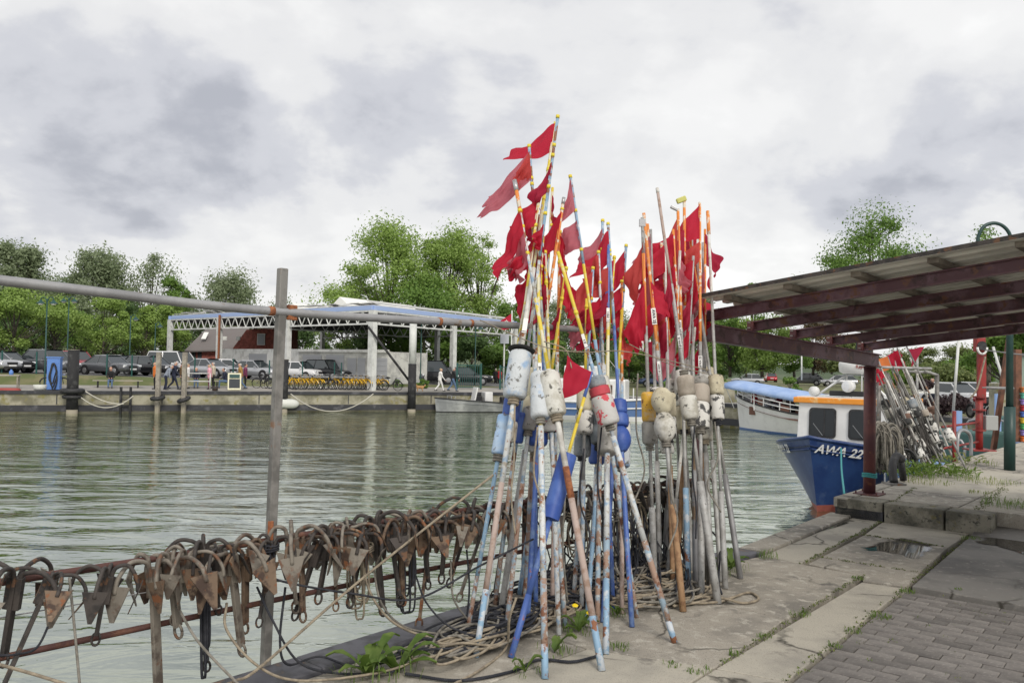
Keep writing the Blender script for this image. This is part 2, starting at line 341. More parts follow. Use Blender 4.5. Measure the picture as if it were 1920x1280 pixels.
ck = i1.lerp(i2,.46)
slab([i1, ck, cr2, L0a.lerp(L0b,.0), G(1100,1215)], 'concrete')
slab([ck, i2, G(1501,1057), L0b, cr2], 'concrete', g=.004)
slab([i0, i1, G(1100,1215), G(860,1300)], 'concrete', g=.005)
slab([iz, i0, G(860,1300), Vector((-1.3,.4,0))], 'concrete')
slab([G(860,1300), G(1100,1215), L0a, L0c, Vector((-1.3,.4,0))], 'concrete_light')
slab([L0a, G(1614,1090), L1b, L1a], 'concrete_light'); slab([L0c, L0a, L1a, L1c], 'concrete_light')
slab([G(1619,1078), G(1514,1056), G(1537,1044), G(1725,1073), G(1700,1099), G(1616,1088)], 'concrete')
slab([i2, i3, G(1654,977), G(1501,1057)], 'concrete_light')
slab([G(1619,1002), G(1778,1026), G(1725,1073), G(1537,1044)], 'concrete')
slab([G(1654,978), G(1818,1000), G(1778,1026), G(1619,1002)], 'concrete_light')
D0, D1, D2 = G(1708,1098), G(1818,1006), G(1876,958)
D3 = D2+QV*6-QU*.3; D4 = D0+QV*6
slab([D0, D1, D1+QV*6, D4], 'concrete_dark', dz=[0,.01,.01,0]); slab([D1, D2, D3, D1+QV*6], 'concrete_dark', dz=[.01,.195,.195,.01], t=.2)
# raised quay slabs and its front step
fr = PC + QV*0; st = G(1566,965); 
v_end = (G(1876,958,.2)-PC).dot(QV)
mb = MB()
for a_, b_ in ((0,.33),(.33,.72),(.72,1.0)):
    pa, pb = PC+QV*(v_end*a_+.01), PC+QV*(v_end*b_-.01)
    mb = MB(); mb.slabv([Zs(pa,-.1),Zs(pb,-.1),Zs(pb,.2),Zs(pa,.2)], QU*.3); mb.build('step_block', 'concrete_mossy', pav, bevel=.012)
us = [.31,1.25,2.6,4.2,6.2,8.2,10.2,12.2,14.2,16.2,18.2,20.2,22.2,24.2,26.2]; vs_ = [.15,1.15,2.55,3.95,5.5,8.5,12,16]
for i in range(len(us)-1):
    for j in range(len(vs_)-1):
        if us[i] < 1 and vs_[j+1] > v_end+9: continue
        pts = [PC+QU*us[i]+QV*vs_[j], PC+QU*us[i+1]+QV*vs_[j], PC+QU*us[i+1]+QV*vs_[j+1], PC+QU*us[i]+QV*vs_[j+1]]
        slab(pts, random.choice(['concrete','concrete','concrete_light']), z=.2, t=.3, g=.008)
# block pavers: rows across, staggered
root_pav = tag(bpy.data.objects.new('brick_pavement', None), kind='structure'); COL.objects.link(root_pav)
PU = (L1b-L1a); PU.z = 0; PU.normalize(); PV = Vector((PU.y,-PU.x,0))
def brick_mesh():
    mb = MB(); x, y, b = .0985, .0485, .005
    mb.add([(-x,-y,-.05),(x,-y,-.05),(x,y,-.05),(-x,y,-.05),(-x,-y,-b),(x,-y,-b),(x,y,-b),(-x,y,-b),(-x+b,-y+b,0),(x-b,-y+b,0),(x-b,y-b,0),(-x+b,y-b,0)],
           [(4,5,9,8),(5,6,10,9),(6,7,11,10),(7,4,8,11),(8,9,10,11),(0,1,5,4),(1,2,6,5),(2,3,7,6),(3,0,4,7)])
    return mb
bmsh = brick_mesh().mesh('brick', 'paver'); lst = []; halves = []
far_lim = (L1b-L1a).length
for r_ in range(-34, int(far_lim/.1)+1):
    for c in range(0, 24):
        u = r_*.1+.05; v = .105+c*.2+(.1 if r_ % 2 else 0)+.02
        if u > far_lim - .06 + v*.0: continue
        p = L1a+PU*u+PV*v; lst.append((p.x, p.y))
    if r_ % 2 and r_*.1+.05 < far_lim-.06: p = L1a+PU*(r_*.1+.05)+PV*.074; halves.append((p.x,p.y))
def pxsize(p):
    d = p[1]; x = 960+F*p[0]/max(d,.1); y = 690+F*EYE/max(d,.1)
    return (1 if (x < 2000 and y < 1330) else 0, -d if (x < 1960 and y < 1300) else -99)
inview = [p for p in lst if p[1] > .5 and 960+F*p[0]/p[1] < 1970 and 690+F*EYE/p[1] < 1330]
inview.sort(key=lambda p: p[1]); ang = math.atan2(PV.y, PV.x)
rest = MB(); solo = set(inview[:300]); tmpl = brick_mesh()
for p in lst:
    zz = random.uniform(-.007,.003)
    tilt = Matrix.Rotation(ang+random.uniform(-.012,.012),3,'Z') @ Matrix.Rotation(random.uniform(-.02,.02),3,'X')
    if p in solo:
        o = bpy.data.objects.new('brick', bmsh); COL.objects.link(o); o.parent = root_pav
        o.matrix_local = Matrix.Translation((p[0],p[1],zz)) @ tilt.to_4x4()
    else:
        rest.add([tilt @ Vector(q)+Vector((p[0],p[1],zz)) for q in tmpl.v], tmpl.f)
for p in halves:
    o = bpy.data.objects.new('half_brick', bmsh); COL.objects.link(o); o.parent = root_pav; o.matrix_local = Matrix.Translation((p[0],p[1],-.001)) @ Matrix.Rotation(ang,4,'Z') @ Matrix.Diagonal((.47,1,1,1))
tag(rest.build('brick_field', 'paver', root_pav), kind='stuff')
# puddles left by rain
def puddle(pts, z, n=6):
    q = bez([G(*p, z) for p in pts]+[G(*pts[0], z)], n)[:-1]; c = sum(q, Vector())/len(q); ks = (1, .82, .6, .3, 0.02); mb = MB()
    mb.grid([[Vector((c.x+(p.x-c.x)*k, c.y+(p.y-c.y)*k, z)) for p in q] for k in ks], True); o = mb.build('puddle', 'puddle'); a = o.data.attributes.new('depth', 'FLOAT', 'POINT')
    a.data.foreach_set('value', [v for v in (0, .22, .5, .8, 1) for _ in q]); return tag(o, kind='structure')
puddle([(1640,1012),(1700,1004),(1760,1020),(1745,1042),(1720,1052),(1690,1042),(1640,1034),(1600,1030)], .0035)
puddle([(1830,1003),(1890,1006),(1990,1020),(1990,1046),(1920,1040),(1860,1022),(1815,1016)], .0150)
puddle([(1420,1030),(1480,1005),(1540,980),(1600,968),(1606,976),(1540,996),(1500,1005),(1460,1022)], .0035)
# ================================================================ materials of the fishing gear
mat('rust_maroon', (.13,.042,.04), .55, .1, noise=((.085,.03,.035), 4, .4, .62), dirt=((.20,.085,.05), 11, .62, .75), bump=(25,.2,.003))
mat('maroon_beam', (.115,.05,.06), .5, .1, noise=((.19,.11,.135), 3.0, .5, .62), dirt=[((.06,.028,.03), 7, .55, .66), ((.17,.075,.045), 12, .60, .68)])
mat('rail_rust', (.10,.045,.038), .7, .2, noise=((.17,.08,.05), 14, .5, .7), bump=(60,.4,.003))
mat('galv', (.34,.34,.345), .55, .45, noise=((.25,.25,.255), 5, .4, .65), dirt=[((.24,.17,.11), 3.1, .66, .72)], bump=(30,.2,.002))
mat('galv_post', (.25,.24,.225), .6, .3, noise=((.15,.145,.135), 7, .42, .62), dirt=[((.24,.12,.06), 2.4, .64, .7)], bump=(30,.3,.003))
mat('rust_bright', (.33,.12,.045), .8, noise=((.17,.06,.03), 20, .4, .6))
mat('sheet_metal', (.78,.76,.68), .5, .15, noise=((.62,.60,.53), 2, .45, .65))
mat('batten_wood', (.22,.19,.15), .9, noise=((.12,.10,.08), 6, .4, .6))
mat('anchor_rust', (.18,.125,.085), .8, .2, noise=((.065,.042,.032), 13, .44, .58), dirt=[((.29,.22,.15), 9, .57, .68), ((.22,.09,.04), 17, .58, .66)], bump=(50,.5,.003))
mat('anchor_dark', (.075,.064,.058), .75, .25, noise=((.04,.036,.034), 12, .42, .58), dirt=[((.15,.08,.045), 13, .60, .68)], bump=(50,.5,.003))
mat('anchor_galv', (.24,.215,.18), .7, .3, noise=((.12,.098,.08), 12, .44, .6), dirt=[((.17,.09,.055), 14, .58, .68)], bump=(50,.4,.003))
mat('rope_tan', (.36,.305,.225), .95, noise=((.22,.185,.14), 22, .4, .65), bump=(320,.9,.004))
mat('rope_grey', (.27,.25,.215), .95, noise=((.15,.14,.12), 18, .4, .65), bump=(320,.9,.004))
mat('rope_black', (.022,.024,.032), .85, noise=((.045,.046,.055), 20, .45, .65), bump=(320,.9,.004))
mat('rope_teal', (.05,.27,.28), .8, bump=(300,.6,.003))
W_, RU = (.62,.62,.60), (.26,.10,.045)
mat('pole_lightblue', (.24,.38,.52), .6, noise=((.52,.56,.60), 7, .53, .64), dirt=[((.24,.10,.05), 5.5, .58, .64)], bump=(60,.3,.002))
mat('pole_bluewhite', (.58,.60,.60), .6, noise=((.28,.40,.54), 6, .52, .62), dirt=[((.27,.12,.06), 5, .60, .65), ((.40,.36,.30), 13, .56, .64)], bump=(60,.3,.002))
mat('pole_royal', (.07,.135,.40), .5, noise=((.17,.26,.47), 5, .5, .66), dirt=[((.35,.12,.07), 9, .67, .72)])
mat('pole_rusty', (.33,.22,.165), .8, noise=((.30,.40,.48), 6, .49, .58), dirt=[((.50,.51,.50), 9, .56, .64), ((.18,.08,.045), 8, .58, .66)], bump=(70,.4,.003))
mat('pole_pink', (.43,.34,.30), .8, noise=((.32,.22,.17), 7, .5, .65), bump=(60,.3,.002))
mat('pole_white', (.66,.65,.61), .6, noise=((.48,.46,.42), 7, .45, .65), dirt=[((.30,.13,.06), 6, .67, .72)])
mat('pole_grey', (.42,.42,.41), .55, .1, noise=((.30,.295,.28), 6, .42, .62), dirt=[((.17,.165,.16), 26, .64, .72)])
mat('pole_yellow', (.68,.52,.05), .55, noise=((.66,.60,.32), 8, .56, .66))
mat('pole_yellowwhite', (.66,.62,.45), .55, noise=((.68,.53,.06), 5, .5, .56), dirt=[((.33,.47,.68), 6, .63, .67)])
mat('pole_orange', (.70,.24,.05), .6, noise=((.66,.60,.50), 8, .55, .62))
mat('pole_wood', (.36,.22,.12), .85, noise=((.25,.14,.075), 9, .45, .62))
mat('tape_yellow', (.72,.58,.04), .45)
mat('flag_red', (.56,.022,.055), .8); mat('flag_pink', (.54,.16,.20), .8); mat('flag_dark', (.42,.022,.06), .8); mat('flag_salmon', (.56,.075,.07), .8); mat('flag_orange', (.85,.24,.07), .8)
for k_ in ('flag_red','flag_pink','flag_dark','flag_salmon','flag_orange'):
    nt = MT[k_].node_tree; b_ = nt.nodes['Principled BSDF']; o_ = nt.nodes['Material Output']; t_ = nt.nodes.new('ShaderNodeBsdfTranslucent'); x_ = nt.nodes.new('ShaderNodeMixShader')
    c_ = b_.inputs['Base Color'].default_value; t_.inputs[0].default_value = (min(1,c_[0]*1.25), c_[1]*1.3, c_[2]*1.3, 1); x_.inputs[0].default_value = .5
    nt.links.new(b_.outputs[0], x_.inputs[1]); nt.links.new(t_.outputs[0], x_.inputs[2]); nt.links.new(x_.outputs[0], o_.inputs[0])
mat('float_white', (.62,.61,.56), .75, noise=((.42,.40,.34), 9, .45, .62), dirt=[((.12,.115,.10), 22, .61, .68)], bump=(45,.6,.006))
mat('float_cream', (.62,.57,.42), .75, noise=((.47,.42,.30), 7, .45, .62), dirt=[((.15,.14,.115), 20, .62, .68)], bump=(40,.5,.005))
mat('float_grey', (.36,.35,.325), .8, noise=((.25,.24,.22), 8, .42, .62), dirt=[((.12,.115,.10), 22, .63, .7)], bump=(45,.6,.006))
mat('float_beige', (.43,.38,.32), .8, noise=((.32,.28,.23), 8, .42, .62), bump=(45,.5,.005))
mat('float_bluewhite', (.55,.58,.60), .75, noise=((.28,.41,.60), 6, .53, .66, 9), dirt=[((.16,.16,.15), 20, .62, .69)], bump=(40,.7,.008))
mat('float_lightblue', (.27,.43,.66), .6, noise=((.42,.54,.68), 7, .5, .68), dirt=[((.17,.19,.24), 18, .64, .72)], bump=(40,.4,.004))
mat('float_royal', (.035,.085,.34), .5, noise=((.07,.14,.42), 6, .5, .68), bump=(40,.3,.003))
mat('float_slate', (.23,.26,.285), .8, noise=((.36,.37,.37), 6, .5, .66), dirt=[((.10,.12,.14), 16, .6, .68)], bump=(45,.6,.006))
mat('float_redspot', (.52,.51,.49), .8, noise=((.55,.07,.09), 17, .56, .60, 4), dirt=[((.22,.21,.20), 9, .62, .7)], bump=(40,.6,.006))
mat('float_redband', (.50,.06,.08), .75, noise=((.33,.05,.06), 14, .45, .62), bump=(40,.6,.006))
mat('float_yellow', (.72,.42,.05), .7, noise=((.66,.50,.30), 7, .55, .66), dirt=[((.22,.08,.03), 15, .60, .66)], bump=(40,.5,.005))
mat('float_speck', (.66,.65,.61), .75, noise=((.07,.07,.07), 16, .54, .60, 6), bump=(40,.6,.006))
mat('rubber', (.018,.018,.02), .6, noise=((.05,.05,.052), 12, .5, .7))
mat('plate_white', (.78,.78,.76), .5); mat('ink', (.012,.012,.014), .6); mat('cap_silver', (.45,.45,.46), .4, .6); mat('reflector', (.55,.54,.16), .3)
# ================================================================ railing line
F0, F1 = G(497,1252), G(1312,1040)
FLD = (F1-F0); FLD.z = 0; FLEN = FLD.length; FLD.normalize(); FLN = Vector((-FLD.y, FLD.x, 0))     # towards the water
def rail(t, z, off=0): p = F0 + FLD*t + FLN*off; return Vector((p.x, p.y, z))
def rail_t(px):                                     # where the railing line is seen at a pixel column
    d = ray(px, 690); a = np.array([[d.x, -FLD.x],[d.y, -FLD.y]]); s = np.linalg.solve(a, np.array([F0.x, F0.y])); return s[1]
rl = empty('railing', F0, label='rusty quay railing with a long grey pipe on a tall post', cat='railing')
rl.location = (0,0,0)
MB().tube([rail(t, .66+.012*math.sin(t*1.3)) for t in np.linspace(-4, FLEN-.02, 24)], .0165, 10).build('upper_rail', 'rail_rust', rl, True)
MB().tube([rail(t, .335+.01*math.sin(t*1.1+1)) for t in np.linspace(-4, FLEN-.02, 24)], .0145, 10).build('lower_rail', 'rail_rust', rl, True)
MB().tube([rail(t, .50) for t in np.linspace(-4, FLEN-.05, 10)], .003, 5).build('wire', 'galv', rl)
pt = P(530,503,F0.y-.02); pb = Vector((F0.x,F0.y,-.05))
MB().bar(pb, pt, .046, .046, (FLD.x,FLD.y,0)).build('tall_post', 'galv_post', rl, bevel=.006)
zp0, zp1 = P(525,585,F0.y).z, 1.86
pipe = [rail(-4, zp0+.19, -.05), rail(-1.3, zp0+.06, -.05), rail(0, zp0, -.05), rail(FLEN*.5, (zp0+zp1)/2+.004, -.045), rail(FLEN-.08, zp1, -.04)]
pp = bez(pipe, 8); MB().tube(pp, .0225, 14).build('top_pipe', 'galv', rl, True)
def pipe_at(px):
    best = min(range(len(pp)), key=lambda i: abs(960+F*pp[i].x/max(pp[i].y,.3)-px)); 
    t = rail_t(px); k = np.interp(t, [(p-F0).dot(FLD) for p in pp], range(len(pp))); i = int(min(k, len(pp)-2)); return pp[i].lerp(pp[i+1], k-i)
for px, w in ((497,.03),(813,.022),(872,.02)):
    c = pipe_at(px); MB().tube([c-FLD*w/2, c+FLD*w/2], .025, 14).build('clamp', 'rust_bright', rl, True)
c = pipe_at(536); MB().box(c+Vector((0,0,.0)), (.022,.06,.08), Matrix.Rotation(-QA+R(8),3,'Z')).build('bracket', 'rust_bright', rl, bevel=.004)
c = pb.lerp(pt,.36); MB().box(c+Vector((.004,-.026,0)), (.03,.012,.10)).build('bracket', 'rust_bright', rl, bevel=.004)
for t in (-2.6, 1.9, 3.2):
    MB().bar(rail(t,-.05,.012), rail(t,.68,.012), .04, .012, (FLD.x,FLD.y,0)).build('rail_post', 'rail_rust', rl)
# ================================================================ canopy
cp = empty('shelter_roof', label='low maroon steel shelter roof with corrugated sheeting over the quay', cat='shelter')
CA = Vector((F1.x, F1.y, 0)); CB = G(1630,926,.2); CB.z = 0
BU = (CB-CA); BL = BU.length; BU.normalize(); BV = Vector((BU.y,-BU.x,0)); TZ = .125
zb0 = P(1335,640,CA.y).z; zb1 = P(1640,672,CB.y).z; 
def cz(t, s): return EYE+.388-.15-.055*s+.112*t
def cpt(s, t, dz=0): p = CA+BU*s+BV*t; return Vector((p.x,p.y,cz(t,s)+dz))
for base, z0, rr in ((CA,-.0,.04),(CB,.2,.066)):
    top = cz(0, (base-CA).dot(BU)); col = MB(); col.tube([(base.x,base.y,z0+.012),(base.x,base.y,top-.01)], rr, 18); col.build('column', 'rust_maroon', cp, True)
    o = MB(); o.box((base.x,base.y,z0+.008),(rr*4.2,rr*4.2,.014), Matrix.Rotation(-QA,3,'Z')); bp_ = o.build('base_plate', 'rust_maroon', cp, bevel=.003)
    for i, j in ((-1,-1),(1,-1),(1,1),(-1,1)):
        q = Matrix.Rotation(-QA,3,'Z') @ Vector((i*rr*1.7,j*rr*1.7,0)); MB().tube([(base.x+q.x,base.y+q.y,z0+.013),(base.x+q.x,base.y+q.y,z0+.04)], .009, 6).build('bolt', 'rust_maroon', bp_)
    MB().box((base.x,base.y,top-.006),(rr*2.8,rr*2.8,.012), Matrix.Rotation(-QA,3,'Z')).build('head_plate', 'rust_maroon', cp)
for s in (0.1, BL-.1):
    p = CA+BU*s+BV*5.2; MB().tube([(p.x,p.y,.0),(p.x,p.y,cz(5.2,s))], .05, 16).build('column', 'rust_maroon', cp, True)
def ibeam(a, b, h, w, tw, tf):                        # I-section whose underside runs a-b
    a, b = Vector(a), Vector(b); d = (b-a).normalized(); sd = d.cross(Vector((0,0,1))).normalized(); up = sd.cross(d); mb = MB()
    for o_, ww, hh in ((tf/2, w, tf),(h/2, tw, h-2*tf+.002),(h-tf/2, w, tf)): mb.bar(a+up*o_, b+up*o_, ww, hh)
    return mb
ibeam(cpt(-.12,0), cpt(BL+.22,0), .15, .085, .012, .012).build('edge_beam', 'maroon_beam', cp)
HB, HR = .152, .092
for s in (0.0, .82, 1.62, 2.4, 3.15):
    if s > BL+.2: break
    ibeam(cpt(s,-.02,HB), cpt(s,5.6,HB), HR, .075, .01, .011).build('rafter', 'maroon_beam', cp)
for s in (0.0, .82, 1.62, 2.4, 3.15):
    c_ = cpt(s,.0,HB+.05); MB().box(c_+Vector((-.02,-.02,0)),(.06,.05,.09),Matrix.Rotation(-QA,3,'Z')).build('bracket','rust_maroon',cp,bevel=.004)
    for q_ in (-.02,.03): MB().tube([c_+Vector((-.055,-.04,q_)),c_+Vector((-.04,-.06,q_))],.007,6).build('bolt','galv_post',cp)
HBt = HB+HR+.003
for k in range(9):
    t = .42 + k*.52; MB().bar(cpt(-.28,t,HBt+.02), cpt(BL+.5,t,HBt+.02), .075, .038).build('batten', 'batten_wood', cp, bevel=.004)
# corrugated sheets, five of them, ribs running down the slope
pitch = .17
def sheet(s0, s1):
    mb = MB(); prof = []; n = round((s1-s0)/pitch); 
    for i in range(n):
        a = s0+i*(s1-s0)/n; w = (s1-s0)/n
        prof += [(a,0),(a+w*.42,0),(a+w*.5,.028),(a+w*.92,.028)]
    prof.append((s1,0)); rows = [[cpt(s,t,HBt+.042+h+.002) for s, h in prof] for t in (.2, 1.6, 3.1, 4.6, 5.7)]
    mb.grid(rows); o = mb.build('corrugated_sheet', 'sheet_metal', cp); so = o.modifiers.new('s','SOLIDIFY'); so.thickness = .0012; so.offset = 1
for i in range(5): sheet(-.34+i*.85, -.34+(i+1)*.85-.004)
MB().bar(cpt(-.348,.19,HBt+.058), cpt(-.348,5.7,HBt+.058), .006, .03).build('edge_trim', 'anchor_dark', cp)
rope_ = MB()
for k in range(3):
    rope_.tube([(CB.x+.074*math.cos(a), CB.y+.074*math.sin(a), .40+k*.018+.006*math.sin(a*2)) for a in np.linspace(0, 6.3, 20)], .009, 6)
pass
tag(rope_.build('mooring_rope', 'rope_teal', None, True), 'teal mooring rope wound round the maroon shelter column', 'rope')
# ================================================================ grapnel anchors on the railing
def anchor_proto(L, spread, m_, fl_, four, seed):
    rnd = random.Random(seed); e = empty('grapnel_anchor')
    MB().bar((0,0,.0),(0,0,-L), .044, .018).build('shank', m_, e, bevel=.003)
    MB().box((0,.0,-.05),(.062,.03,.13)).build('crown_plate', m_, e, bevel=.003)
    k = MB(); k.tube([(.0+.018*math.cos(a),0,-L-.02+.03*math.sin(a)) for a in np.linspace(0,6.3,14)], .006, 6); k.build('eye', m_, e, True)
    for i in range(4):
        a = math.pi/2*i + rnd.uniform(-.3,.3); rr = spread*rnd.uniform(.7,1.2); c, s_ = math.cos(a), math.sin(a)
        hh_ = rnd.uniform(-.01,.03)
        pts = [(.012*c,.012*s_,-.05),(.02*c,.02*s_,.02),(.25*rr*c,.25*rr*s_,.035+hh_),(.6*rr*c,.6*rr*s_,.045+hh_),(.92*rr*c,.92*rr*s_,.008),(1.02*rr*c,1.02*rr*s_,-.05)]
        arm = MB().tube(bez(pts,5), .0095, 8).build('arm', m_, e, True)
        w, h = .056*rnd.uniform(.85,1.15), .078*rnd.uniform(.85,1.15); zt_ = rnd.uniform(-.04,.02); o = Vector((1.0*rr*c,1.0*rr*s_,-.055)); tw_ = a+rnd.uniform(-.5,.5); tx = Vector((-math.sin(tw_),math.cos(tw_),rnd.uniform(-.25,.25))).normalized(); kk = rnd.uniform(-.35,.6); dn = Vector((kk*c,kk*s_,-1)).normalized()
        MB().slabv([o+tx*w+dn*(-.035), o-tx*w+dn*(-.035), o-tx*.008+dn*(h+.025), o+tx*.008+dn*(h+.025)], (c*.005,s_*.005,.001)).build('fluke', fl_, e)
    return e
AN = [(38,'anchor_dark','anchor_galv',.30,.12,-8,14),(98,'anchor_dark','anchor_rust',.50,.125,-22,8),(292,'anchor_galv','anchor_galv',.62,.10,2,0),(345,'anchor_galv','anchor_galv',.30,.115,-10,30),(383,'anchor_dark','anchor_rust',.58,.10,0,5),(428,'anchor_galv','anchor_rust',.42,.12,3,20),
      (505,'anchor_dark','anchor_galv',.40,.10,-6,0),(540,'anchor_galv','anchor_galv',.30,.11,5,14),(592,'anchor_dark','anchor_galv',.36,.12,-14,8),(628,'anchor_rust','anchor_rust',.44,.11,3,18),(648,'anchor_galv','anchor_rust',.36,.11,7,40),
      (702,'anchor_dark','anchor_rust',.40,.115,4,10),(726,'anchor_dark','anchor_dark',.36,.11,8,20),(760,'anchor_galv','anchor_rust',.42,.10,-3,6),(806,'anchor_rust','anchor_rust',.50,.12,-6,18),(852,'anchor_rust','anchor_galv',.34,.115,-8,8),(880,'anchor_dark','anchor_rust',.40,.13,-16,12),
      (905,'anchor_galv','anchor_galv',.50,.115,-18,30),(938,'anchor_dark','anchor_rust',.55,.12,-8,9),(985,'anchor_dark','anchor_dark',.45,.115,6,22),(1022,'anchor_dark','anchor_dark',.40,.12,-6,10),(1068,'anchor_galv','anchor_dark',.42,.12,4,26),(1105,'anchor_dark','anchor_dark',.40,.12,-9,6),
      (1150,'anchor_dark','anchor_dark',.44,.12,7,18),(1196,'anchor_dark','anchor_dark',.48,.13,-4,8),(1226,'anchor_dark','anchor_dark',.42,.13,8,24),(1258,'anchor_dark','anchor_dark',.46,.13,-7,10),(1282,'anchor_dark','anchor_dark',.42,.12,6,15)]
AN += [(322,'anchor_galv','anchor_rust',.26,.105,4,12),(462,'anchor_rust','anchor_rust',.34,.10,-5,27),(565,'anchor_rust','anchor_galv',.34,.11,6,3),(672,'anchor_dark','anchor_galv',.30,.10,-9,21),(742,'anchor_rust','anchor_dark',.38,.10,3,33),(784,'anchor_dark','anchor_rust',.36,.11,9,13),(830,'anchor_dark','anchor_dark',.30,.12,-4,28)]
for k_ in (0,2,5,7):
    x_ = [200,345,405,485,555,610,690,770,860][k_]; AN.append((x_,'anchor_dark','anchor_dark',.26+.03*(k_ % 4),.105+.006*(k_ % 3),-8+5*(k_ % 5),0))
AN.sort()
_side = {}
AL = ['pale rust anchor','dark anchor with tan flukes']
def ordinal(i): return ['first','second','third','fourth','fifth','sixth','seventh','eighth','ninth','tenth','eleventh','twelfth','thirteenth','fourteenth','fifteenth','sixteenth','seventeenth','eighteenth','nineteenth','twentieth','twenty first','twenty second','twenty third','twenty fourth','twenty fifth','twenty sixth','twenty seventh','twenty eighth','twenty ninth','thirtieth','thirty first','thirty second','thirty third','thirty fourth','thirty fifth','thirty sixth','thirty seventh','thirty eighth','thirty ninth','fortieth','forty first','forty second','forty third','forty fourth','forty fifth','forty sixth','forty seventh'][i]
COLW = {'anchor_dark':'dark','anchor_galv':'grey','anchor_rust':'rusty brown'}; FLW = {'anchor_dark':'dark','anchor_galv':'pale','anchor_rust':'rust brown'}
for i, (px, m_, fl_, L, sp, tilt, rz) in enumerate(AN):
    e = anchor_proto(L, sp*1.55, m_, fl_, True, i*13+3); t = rail_t(px)
    side = -.045 - (i % 3)*.02; e.location = rail(t, .635+random.uniform(-.035,.03), side)
    e.scale = [random.uniform(.86,1.16)]*3
    e.rotation_euler = (R(random.uniform(-10,12)), R(-tilt), math.atan2(FLD.y,FLD.x)+R(-38+random.uniform(-28,28)))
    tag(e, f'{COLW[m_]} grapnel anchor with {FLW[fl_]} flukes, {ordinal(i)} from the left', 'anchor', 'anchors hung on the railing')
# ================================================================ flag poles with floats
CMI = CM.to_3x3().transposed()
def proj(p):
    q = CMI @ (Vector(p)-EYEV); return 960+F*q.x/-q.z, 640-F*q.y/-q.z
def text_mesh(txt, h, name='lettering', m_='ink', shear=0):
    cu = bpy.data.curves.new('t', 'FONT'); cu.body = txt; cu.size = h*1.38; cu.align_x = 'CENTER'; cu.align_y = 'CENTER'; cu.shear = shear; cu.offset = h*.03; cu.extrude = .0006; cu.resolution_u = 3
    o = bpy.data.objects.new('t', cu); COL.objects.link(o); dg = bpy.context.evaluated_depsgraph_get(); me = bpy.data.meshes.new_from_object(o.evaluated_get(dg))
    bpy.data.objects.remove(o); bpy.data.curves.remove(cu); me.materials.clear(); me.materials.append(MT[m_]); me.name = name; return me
_tm = {}
def lettering(txt, h, parent, c, right, up, m_='ink', shear=0):
    key = (txt, round(h,4), m_, shear)
    if key not in _tm: _tm[key] = text_mesh(txt, h, m_=m_, shear=shear)
    o = bpy.data.objects.new('lettering', _tm[key]); COL.objects.link(o); o.parent = parent
    r_ = Vector(right).normalized(); u_ = Vector(up); u_ = (u_-r_*u_.dot(r_)).normalized(); n_ = r_.cross(u_)
    M_ = Matrix((r_,u_,n_)).transposed().to_4x4(); M_.translation = Vector(c); o.matrix_local = M_; return o
def cloth(A, B, C, D, m_, parent, ragged=0, seed=0, nu=16, nv=11, name='flag', amp=.03):
    rnd = random.Random(seed); n = ((C-A).cross(B-A)).normalized(); ph = rnd.uniform(0,6); k = rnd.uniform(1.1,2.0); rows = []
    sag = (D-B).length*.08
    for i in range(nu+1):
        u = i/nu; row = []
        for j in range(nv+1):
            v = j/nv; uu = u
            if ragged and i > nu*.55: uu = u - ragged*(u-.55)*abs(math.sin(v*17+ph)*math.sin(v*7.3+1))*.9
            p = A.lerp(B,v).lerp(C.lerp(D,v), uu)
            w = amp*(u**.5)*(math.sin(u*6.2*k*.8+v*2.2+ph)+.5*math.sin(u*2.2+v*8.5*k+ph*2)+.35*math.sin(u*11*k-v*6+ph))
            p = p + n*w; p.z -= sag*math.sin(u*math.pi)*(.4+.6*v)*.6
            row.append(p)
        rows.append(row)
    mb = MB(); mb.grid(rows); o = mb.build(name, m_, parent, True)
    return o
def rot_rows(): pass
